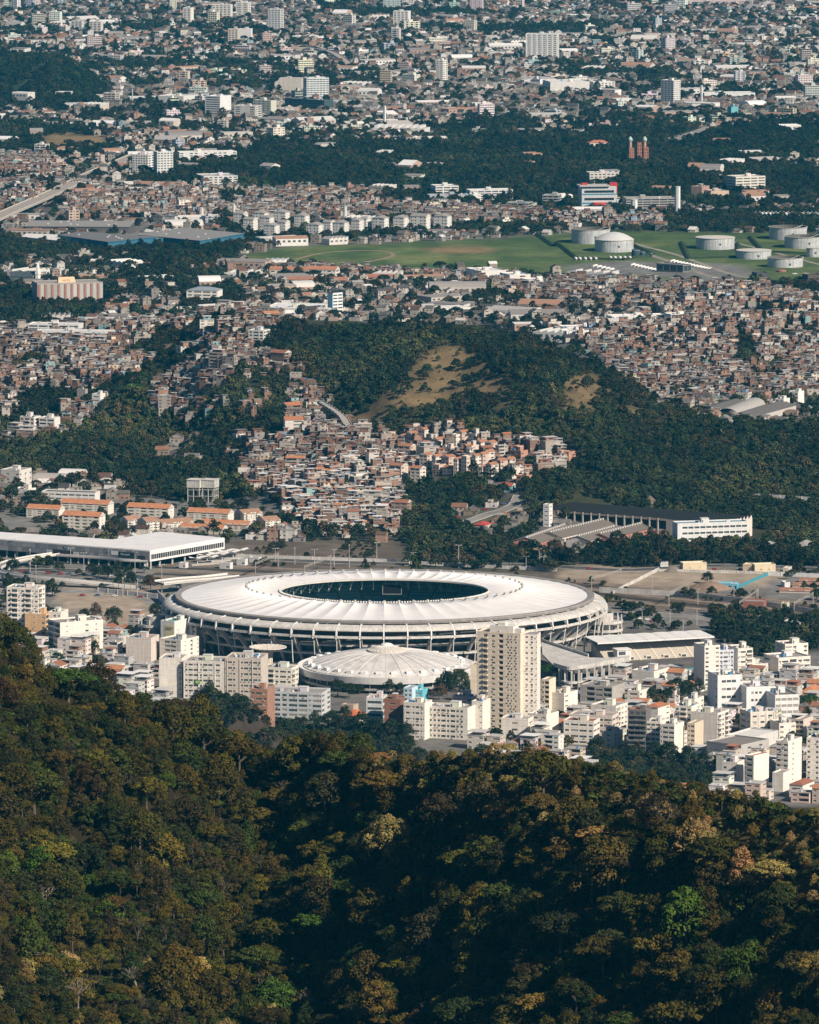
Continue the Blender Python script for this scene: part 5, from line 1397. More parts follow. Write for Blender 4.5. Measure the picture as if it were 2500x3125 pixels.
for i in range(nr):
    u0 = -4 + (Ls + 9) * i / nr; u1 = -4 + (Ls + 9) * (i + 1) / nr
    m = MB((0.74, 0.73, 0.71)); m.grid([[(u, 9, 14.8), (u, 9, 15.4), (u, 34, 16.2 + .35 * sin((u - u0) / (u1 - u0) * pi)), (u, 34, 15.2)] for u in np.linspace(u0 + .1, u1 - .1, 5)]); m.grid([[(u, 34, 15.2), (u, 9, 14.8)] for u in (u0, u1)]); m.box(u0, 9, 14.4, u1 - .1, 9.6, 14.8, (0.6, 0.58, 0.55)); part('roof_bay', m, M_WHITE, sd)
    m = MB((0.6, 0.58, 0.55)); m.bar((u0, 33.5, 16.0), (u0, 33.5, -.5), .9, 1.2); m.bar((u0, 33, 11), (u0, 22, 15.0), .6, .8); part('roof_frame', m, M_PLAIN, sd)
bx_ = MB((0.72, 0.71, 0.69)); bx_.box(8, 3, 1, 18, 11, 10.5); bx_.box(7.5, 2.5, 10.5, 18.5, 11.5, 11); bx_.box(9, 2.95, 7, 14, 3, 9.5, (0.08, 0.09, 0.1)); bx_.box(9, 2.95, 3, 14, 3, 5.5, (0.08, 0.09, 0.1)); part('control_box', bx_, M_PAINT, sd)
pool = MB((0.10, 0.36, 0.40))
P = [gp(1935, 2066), gp(2112, 2050), gp(2118, 2038), gp(1945, 2052)]
prism(pool, P, -.5, .3, (0.55, 0.53, 0.5), (0.06, 0.34, 0.38)); o = structure('pool_water', pool, mat('pool_water_mat', attr='col', rough=.15, dirt=.1, spec=.5))
x, y = gp(2030, 2052); occ_rect(x, y, 50, 26, 0, 3)
# colonnade with a curved deck
Q = [(1652, 1960), (1656, 1996), (1690, 2030), (1738, 2042), (1800, 2034), (1860, 2022), (1922, 2012), (1922, 2000), (1850, 2008), (1800, 2006), (1772, 1990), (1710, 1966)]
zc_ = 12.5
cx1, cy1 = gp(1760, 2010, zc_)
col_ = thing('colonnade', 'curved concrete colonnade carrying a pale ramp right of the tower', 'colonnade', (cx1, cy1, 0))
m = MB((0.56, 0.52, 0.47)); prism(m, [(gp(a, b, zc_)[0] - cx1, gp(a, b, zc_)[1] - cy1) for a, b in Q], zc_ - 1.4, zc_, (0.56, 0.52, 0.46), (0.50, 0.46, 0.41)); part('deck', m, M_CONC, col_)
arc = [Vector((*gp(a, b, zc_), 0)) - Vector((cx1, cy1, 0)) for a, b in ((1690, 2030), (1738, 2042), (1800, 2034), (1860, 2022), (1922, 2012))]
arc = smooth_path([tuple(p) for p in arc], 8)
m = MB((0.62, 0.58, 0.52))
for p, q in zip(arc[:-1], arc[1:]):
    m.bar((p.x, p.y, zc_ + .5), (q.x, q.y, zc_ + .5), .4, 2.4)
part('parapet', m, M_CONC, col_)
m = MB((0.5, 0.46, 0.4))
rows = [[(p.x, p.y - .5, 2.6), (p.x, p.y - .5, 3.6), (p.x + 1, p.y + 5, 3.6)] for p in arc]
m.grid(rows); part('lower_slab', m, M_CONC, col_)
pm_ = MB((0.60, 0.56, 0.5)); pm_.box(-.55, -.55, -1, .55, .55, zc_ - 1.4); pmm = pm_.mesh('column', M_CONC)
for i, p in enumerate(arc[::1]):
    if i % 3 == 0: part('column', pmm, None, col_, (p.x, p.y + .6, 0)); part('column', pmm, None, col_, (p.x + 1.6, p.y + 9, 0))
    occ_rect(p.x + cx1, p.y + cy1 + 6, 10, 22)
m = MB((0.62, 0.58, 0.53)); pa = Vector((*gp(1654, 1958, zc_), 0)) - Vector((cx1, cy1, 0)); pb = Vector((*gp(1796, 2004, zc_), 0)) - Vector((cx1, cy1, 0)); m.bar((pa.x, pa.y, zc_ + .7), (pb.x, pb.y, zc_ + .7), .6, 2.4); part('ramp_wall', m, M_CONC, col_)
for t in np.linspace(0, 1, 8):
    p = gp(1652 + 120 * t, 1970 + 36 * t, zc_); occ_rect(p[0], p[1], 20, 26)

# ------------------------------------------------------------------ oil tanks
TK = [(1744, 1862, 745, 42, 'open', 'pale blue open-topped oil tank behind the domed one'), (1815, 1934, 771, 36, 'dome', 'oil tank with a shallow silver dome'), (2124, 2242, 763, 34, 'flat', 'flat-topped oil tank alone in the meadow'), (2347, 2463, 733, 36, 'open', 'oil tank farthest back on the right with open top'), (2394, 2514, 760, 34, 'open', 'open oil tank cut by the right edge'),
      (2248, 2354, 794, 26, 'flat', 'low cream-topped oil tank behind the open one'), (2342, 2451, 824, 34, 'open', 'nearest open-topped oil tank above the works sheds'), (2461, 2506, 786, 28, 'flat', 'small white oil tank at the right edge'), (2491, 2570, 742, 40, 'open', 'oil tank mostly beyond the right edge')]
for xa, xb, yb, hp, form, lb in TK:
    x, y, z = flat((xa + xb) / 2, yb - (xb - xa) / 2 * .09); s_ = F / depth_of(x, y, 0); r = (xb - xa) / 2 / s_; h = hp / s_
    o = thing('oil_tank', lb, 'tank', (x, y, 0), 0, 'oil storage tanks'); occ_rect(x, y, 2 * r, 2 * r, 0, 4)
    m = MB((0.52, 0.54, 0.55))
    for k in range(4):
        m.lathe([(r, h * k / 4), (r, h * (k + 1) / 4)], 40, (0.53, 0.545, 0.55) if k % 2 else (0.50, 0.515, 0.525))
    part('shell', m, mat('tank_paint', attr='col', rough=.45, dirt=.2, dscale=.15, streak=.3), o, smooth=False)
    m = MB((0.5, 0.5, 0.5)); m.lathe([(r + .05, h), (r + .6, h), (r + .6, h + .35), (r - .3, h + .35)], 40, (0.50, 0.46, 0.40)); part('rim', m, M_PLAIN, o)
    if form == 'open':
        m = MB((0.12, 0.11, 0.10)); m.lathe([(r - .2, h + .2), (r - .2, h * .72), (.1, h * .70)], 40); part('floating_roof', m, M_PLAIN, o)
        m = MB((0.3, 0.28, 0.25)); m.bar((0, -r * .2, h * .72), (r * .8, r * .4, h + 1.4), .8, .5); part('ladder', m, M_PLAIN, o)
    elif form == 'dome':
        m = MB((0.50, 0.50, 0.49)); m.lathe([(r * sin(t), h + r * .42 * (cos(t) - cos(1.25)) / (1 - cos(1.25)) * 0.62) for t in np.linspace(1.25, 0.01, 10)] if False else [(r * (1 - q), h + .3 + r * .36 * (1 - (1 - q) ** 2)) for q in np.linspace(0, .99, 10)], 40); part('dome', m, M_PLAIN, o, smooth=True)
    else:
        m = MB((0.55, 0.52, 0.46)); m.lathe([(r, h + .3), (.1, h + r * .06)], 40); part('lid', m, M_PLAIN, o)
    m = MB((0.45, 0.45, 0.44))
    for q in range(14):
        a0 = -1.2 + q * .07; m.bar((cos(a0) * (r + .5), sin(a0) * (r + .5), h * q / 14), (cos(a0 + .07) * (r + .5), sin(a0 + .07) * (r + .5), h * (q + 1) / 14), .7, .25)
    part('stair', m, M_PLAIN, o)
    m = MB((0.05, 0.05, 0.06)); a0 = -1.35; m.box(-1, -.15, -1, 1, 0, 1); part('marker', m, M_PLAIN, o, (cos(a0) * (r + .1), sin(a0) * (r + .1), h * .5), a0 + pi / 2)
for i, (px_, yb, w, hp, c) in enumerate(((1940, 784, 24, 22, (0.03, 0.06, 0.08)), (1961, 784, 16, 16, (0.03, 0.06, 0.08)), (1987, 784, 9, 12, (0.03, 0.05, 0.06)), (2385, 842, 30, 18, (0.28, 0.09, 0.05)), (2425, 852, 18, 17, (0.55, 0.54, 0.52)), (2460, 850, 26, 15, (0.55, 0.54, 0.52)))):
    x, y, z = flat(px_, yb); s_ = F / depth_of(x, y, 0)
    o = thing('small_tank', ['largest of the dark teal vats below the domed tank', 'middle dark teal vat below the domed tank', 'smallest dark vat below the domed tank', 'rust-red vat below the nearest open tank', 'white vat right of the rust-red one', 'pale vat at the right end of the vats'][i], 'tank', (x, y, 0)); occ_rect(x, y, w / s_, w / s_)
    m = MB(c); m.lathe([(w / 2 / s_, 0), (w / 2 / s_, hp / s_), (w * .45 / s_, hp / s_ + .4), (.05, hp / s_ + .9)], 20); part('shell', m, M_PLAIN, o)
    m = MB((.3, .3, .3)); m.lathe([(w / 2 / s_ + .15, hp / s_ - .5), (w / 2 / s_ + .15, hp / s_)], 20); part('rim', m, M_PLAIN, o)
# bullets and tanker lorries
bul = MB((0.66, 0.65, 0.63)); bul.lathe([(.05, -4), (.9, -3.7), (1.45, -3), (1.45, 3), (.9, 3.7), (.05, 4)], 12)
bulm = bul.mesh('bullet_body', M_PLAIN); bl = MB((.4, .4, .4)); bl.box(-1.2, -2.5, -2.2, 1.2, -2, -1); bl.box(-1.2, 2, -2.2, 1.2, 2.5, -1); blm = bl.mesh('saddle', M_PLAIN)
for i in range(11):
    px_ = (1757, 1770, 1786, 1802, 1818, 1863, 1877, 1892, 1907, 1922, 1772)[i]; py_ = 794 - (0 if i < 5 else 3)
    x, y, z = flat(px_, py_)
    if i == 10: continue
    o = thing('gas_bullet', 'white horizontal gas cylinder in the row below the meadow tanks, %s from left' % ['first', 'second', 'third', 'fourth', 'fifth', 'sixth', 'seventh', 'eighth', 'ninth', 'tenth'][i], 'tank', (x, y, 2.2), radians(10), 'row of gas cylinders')
    q = link('body', bulm, o); q.rotation_euler = (pi / 2, 0, 0); link('saddle', blm, o); occ_rect(x, y, 4, 9)
def lorry_parts():
    c = MB((0.66, 0.65, 0.63)); c.box(-1.2, -1.1, .7, 1.2, 1.2, 3.1); c.box(-1.1, -1.16, 1.9, 1.1, -1.1, 2.8, (0.03, 0.035, 0.04))
    t = MB((0.70, 0.69, 0.67)); n = 12
    for k in range(n):
        a0, a1 = 2 * pi * k / n, 2 * pi * (k + 1) / n
        t.face([(1.2 * cos(a0), 1.8, 2.3 + 1.1 * sin(a0)), (1.2 * cos(a0), 10.5, 2.3 + 1.1 * sin(a0)), (1.2 * cos(a1), 10.5, 2.3 + 1.1 * sin(a1)), (1.2 * cos(a1), 1.8, 2.3 + 1.1 * sin(a1))])
    t.face([(1.2 * cos(2 * pi * k / n), 1.8, 2.3 + 1.1 * sin(2 * pi * k / n)) for k in range(n)]); t.face([(1.2 * cos(-2 * pi * k / n), 10.5, 2.3 + 1.1 * sin(-2 * pi * k / n)) for k in range(n)])
    f = MB((0.08, 0.08, 0.08)); f.box(-1.0, -.8, .6, 1.0, 10.3, 1.15)
    w = MB((0.03, 0.03, 0.03)); 
    for k in range(10):
        a0, a1 = 2 * pi * k / 10, 2 * pi * (k + 1) / 10
        w.face([(-.18, .5 * cos(a0), .5 * sin(a0)), (.18, .5 * cos(a0), .5 * sin(a0)), (.18, .5 * cos(a1), .5 * sin(a1)), (-.18, .5 * cos(a1), .5 * sin(a1))])
    w.face([(.18, .5 * cos(2 * pi * k / 10), .5 * sin(2 * pi * k / 10)) for k in range(10)]); w.face([(-.18, .5 * cos(-2 * pi * k / 10), .5 * sin(-2 * pi * k / 10)) for k in range(10)])
    return c.mesh('cab', M_PLAIN), t.mesh('tank', M_PLAIN), f.mesh('chassis', M_PLAIN), w.mesh('wheel', M_PLAIN)
LP = lorry_parts(); nl_ = 0
Zt = lambda a, b: (1700 + a * .4638, 650 + b * .4638)
for ri, (p0, p1, n_, lb) in enumerate((((235, 362), (345, 386), 5, 'in the row on the grass left of the filling shed'), ((485, 355), (640, 392), 8, 'in the slanting row before the filling shed'), ((745, 330), (985, 384), 12, 'in the long row behind the filling shed'), ((830, 398), (905, 412), 4, 'in the short row right of the filling shed'), ((1012, 410), (1165, 444), 8, 'in the front row of the lorry park'), ((1095, 402), (1280, 416), 9, 'in the back row of the lorry park'))):
    for k in range(n_):
        t = k / max(1, n_ - 1); a, b = Zt(p0[0] + (p1[0] - p0[0]) * t, p0[1] + (p1[1] - p0[1]) * t); x, y, z = flat(a, b)
        o = thing('tanker_lorry', 'tanker lorry %s, %s from left' % (lb, ['first', 'second', 'third', 'fourth', 'fifth', 'sixth', 'seventh', 'eighth', 'ninth', 'tenth', 'eleventh', 'twelfth'][k]), 'lorry', (x, y, .05), radians(-28), 'parked tanker lorries')
        link('cab', LP[0], o); link('tank', LP[1], o); link('chassis', LP[2], o)
        for wx in (-1, 1):
            for wy in (.2, 6.5, 8.5): link('wheel', LP[3], o, (wx * 1.0, wy, .5))
        occ_rect(x, y, 5, 12, radians(-28))
block('long open filling shed with a grey roof among the tanker lorries', 2006, 2085, 2098, 832, 812, -30 if False else 40, 'bbbb', 'bb', (0.2, 0.19, 0.18), floors=1, name='filling_shed', depth=14, acp=0, junk=0, roofc=(0.26, 0.24, 0.22), parts=False)
block('dark corrugated works shed below the nearest open tank', 2298, 2310, 2348, 868, 836, -18, '.', '.W.', (0.07, 0.075, 0.08), floors=2, name='works_shed', depth=14, acp=0, junk=0, roofc=(0.05, 0.05, 0.055), parts=False)
block('dark works shed with rust stains at the right edge of the tank farm', 2456, 2466, 2510, 872, 842, -18, '.', 'WW', (0.10, 0.08, 0.07), floors=2, name='works_shed', depth=16, acp=0, junk=0, roofc=(0.06, 0.055, 0.05), parts=False)

# ------------------------------------------------------------------ white gabled estate above the meadow, blue sheds
WG = [(712, 742, 770, 694, 664), (770, 806, 834, 690, 662), (834, 870, 904, 690, 660), (742, 772, 800, 712, 682), (792, 822, 850, 706, 676), (805, 838, 868, 728, 700), (850, 870, 884, 722, 690), (898, 930, 956, 700, 670), (935, 972, 992, 728, 698), (985, 1008, 1024, 716, 690), (1015, 1050, 1074, 724, 692), (1072, 1096, 1118, 716, 684), (1100, 1118, 1134, 708, 680), (1136, 1172, 1196, 710, 678), (1200, 1232, 1252, 708, 676), (1252, 1300, 1324, 706, 672), (1324, 1364, 1392, 706, 672)]
WGL = []
for i, (a0, b0, c0, yb, yt) in enumerate(WG):
    o = block('', a0, b0, c0, yb, yt - 11, 26, 'wsw.wsw', 's.s', (0.64, 0.62, 0.58), roof='gable', axis='y' if i % 3 else 'x', rcol=(0.30, 0.28, 0.265), rise=2.6, name='gabled_block', group='white gabled estate above the meadow', parts=False, depth=13, floors=5, acp=0, pad=7)
    WGL.append((o, 'white five-storey gabled block', ('front row' if yb > 711 else 'back row') + ' above the meadow', b0))
WGL.sort(key=lambda t: t[3])
name_simple(WGL)
def slab(label, pts, z0, z1, wc, rc, name='flat_shed', cat='shed', extra=None):
    """flat building from photo pixels of its roof corners at height z1"""
    P = [gp(a, b, z1) for a, b in pts]; cx_ = sum(p[0] for p in P) / len(P); cy_ = sum(p[1] for p in P) / len(P)
    o = thing(name, label, cat, (cx_, cy_, 0)); L = [(p[0] - cx_, p[1] - cy_) for p in P]
    m = MB(wc); prism(m, [(p[0] * .985, p[1] * .985) for p in L], z0 - 1, z1 - .8, wc); part('wall', m, M_PAINT, o)
    m = MB(rc); prism(m, L, z1 - .8, z1, wc, rc); part('roof', m, M_PLAIN, o)
    xs = [p[0] for p in L]; ys = [p[1] for p in L]
    v = MB((.5, .49, .47)); rr = random.Random(int(pts[0][0]))
    for k in range(7):
        t = rr.random(); u = rr.uniform(.2, .8); q = [(L[0][j] * (1 - t) + L[1][j] * t) * (1 - u) + (L[3 % len(L)][j] * (1 - t) + L[2][j] * t) * u for j in (0, 1)]
        v.box(q[0] - 1, q[1] - 1, z1, q[0] + 1, q[1] + 1, z1 + 1.2)
    part('roof_vents', v, M_PLAIN, o)
    # occupancy by sampling the polygon
    for t in np.linspace(0, 1, 9):
        for u in np.linspace(0, 1, 7):
            q = [(P[0][j] * (1 - t) + P[1][j] * t) * (1 - u) + (P[3 % len(P)][j] * (1 - t) + P[2][j] * t) * u for j in (0, 1)]
            occ_rect(q[0], q[1], max(xs) / 4 + 4, max(ys) / 3 + 6)
    return o
BLU = (0.035, 0.13, 0.20)
slab('grey flat-roofed depot with a dark teal side left of the white estate', [(76, 690), (395, 692), (413, 674), (95, 672)], 0, 8, (0.10, 0.10, 0.10), (0.27, 0.25, 0.23))
slab('front blue-sided depot with a slanting roof left of the white estate', [(174, 716), (330, 738), (480, 722), (250, 706)], 0, 9, BLU, (0.16, 0.15, 0.145))
slab('middle blue-sided depot with vents on its roof', [(330, 738), (560, 722), (470, 706), (300, 722)], 0, 7, BLU, (0.20, 0.19, 0.18))
slab('broad grey-roofed blue depot next to the white estate', [(420, 716), (610, 734), (746, 712), (560, 694)], 0, 8, BLU, (0.24, 0.225, 0.21))
slab('white-roofed low hall left of the blue depots', [(66, 722), (180, 734), (196, 716), (80, 712)], 0, 6, (0.62, 0.6, 0.57), (0.66, 0.64, 0.61))
# striped office block with tan sign
so = block('wide office block clad in rusty and grey vertical strips with a tan rooftop sign', 80, 114, 312, 930, 868, -14, '.', '.', (0.36, 0.33, 0.30), floors=1, name='striped_office', parts=False, depth=30, junk=0, acp=0, roofc=(0.30, 0.28, 0.26))
X0, X1, Y1, hS = so['dims']
for i in range(20):
    u0 = X1 * i / 20; u1 = X1 * (i + 1) / 20
    c = (0.33, 0.14, 0.10) if i % 2 == 0 else rs_.choice([(0.42, 0.41, 0.38), (0.34, 0.33, 0.31), (0.50, 0.48, 0.45)])
    m = MB(c); m.box(u0 + (0.0 if i % 2 else .8), -.5 if i % 2 == 0 else -.25, 1.2, u1 - (0 if i % 2 else .8), -.02, hS - .6); part('strip_panel', m, M_PLAIN, so)
sg = MB((0.60, 0.45, 0.28)); sg.face([(X1 * .33, 4, hS), (X1 * .60, 4, hS), (X1 * .585, 7, hS + 6), (X1 * .345, 7, hS + 6)]); sg.face([(X1 * .60, 4, hS), (X1 * .60, 12, hS), (X1 * .585, 9, hS + 6), (X1 * .585, 7, hS + 6)]); sg.face([(X1 * .33, 12, hS), (X1 * .33, 4, hS), (X1 * .345, 7, hS + 6), (X1 * .345, 9, hS + 6)]); sg.face([(X1 * .345, 7, hS + 6), (X1 * .585, 7, hS + 6), (X1 * .585, 9, hS + 6), (X1 * .345, 9, hS + 6)]); part('rooftop_sign', sg, M_PLAIN, so)
t_ = text_mesh(so, 'NOEL', 3.4, (X1 * .40, 4.6, hS + 1.6), (pi / 2 - .46, 0, 0), (0.42, 0.27, 0.15), ext=.06)
block('small white church with a pointed spire left of the striped office', 108, 116, 126, 868, 838, 20, '.', '.', (0.72, 0.71, 0.69), floors=1, name='church', cat='church', roof='hip', rcol=(0.7, 0.69, 0.67), rise=12, depth=7, parts=False, acp=0)
block('dark-roofed church nave left of the white spire', 30, 100, 112, 868, 846, 12, 'www', '.', (0.10, 0.12, 0.13), floors=1, name='church', cat='church', roof='gable', rcol=(0.06, 0.075, 0.085), rise=5, depth=16, parts=False, acp=0)
# white and blue tower
wb = block('slim white tower with pale blue side and dark cap', 1000, 1016, 1044, 966, 898, 50, '.', 'WW', (0.70, 0.70, 0.69), floors=7, name='office_tower', cat='tower', parts=False, depth=13, acp=0, junk=0, roofc=(.1, .1, .1))
wb2 = wb['dims']; m = MB((0.25, 0.48, 0.60)); m.box(wb2[0] + .2, -.3, 1, -.2, -.05, wb2[3] - .5); part('blue_cladding', m, M_PLAIN, wb)
for zf in (1,):
    m = MB((0.06, 0.07, 0.08))
    for a in range(5): m.bar((wb2[0] * (a / 4), 0, wb2[3]), (wb2[0] * (a / 4), 0, wb2[3] + 4), .4); m.bar((wb2[0] * (a / 4), wb2[2], wb2[3]), (wb2[0] * (a / 4), wb2[2], wb2[3] + 4), .4)
    m.box(wb2[0], 0, wb2[3] + 3.4, 0, wb2[2], wb2[3] + 4.2); part('roof_crown', m, M_PLAIN, wb)
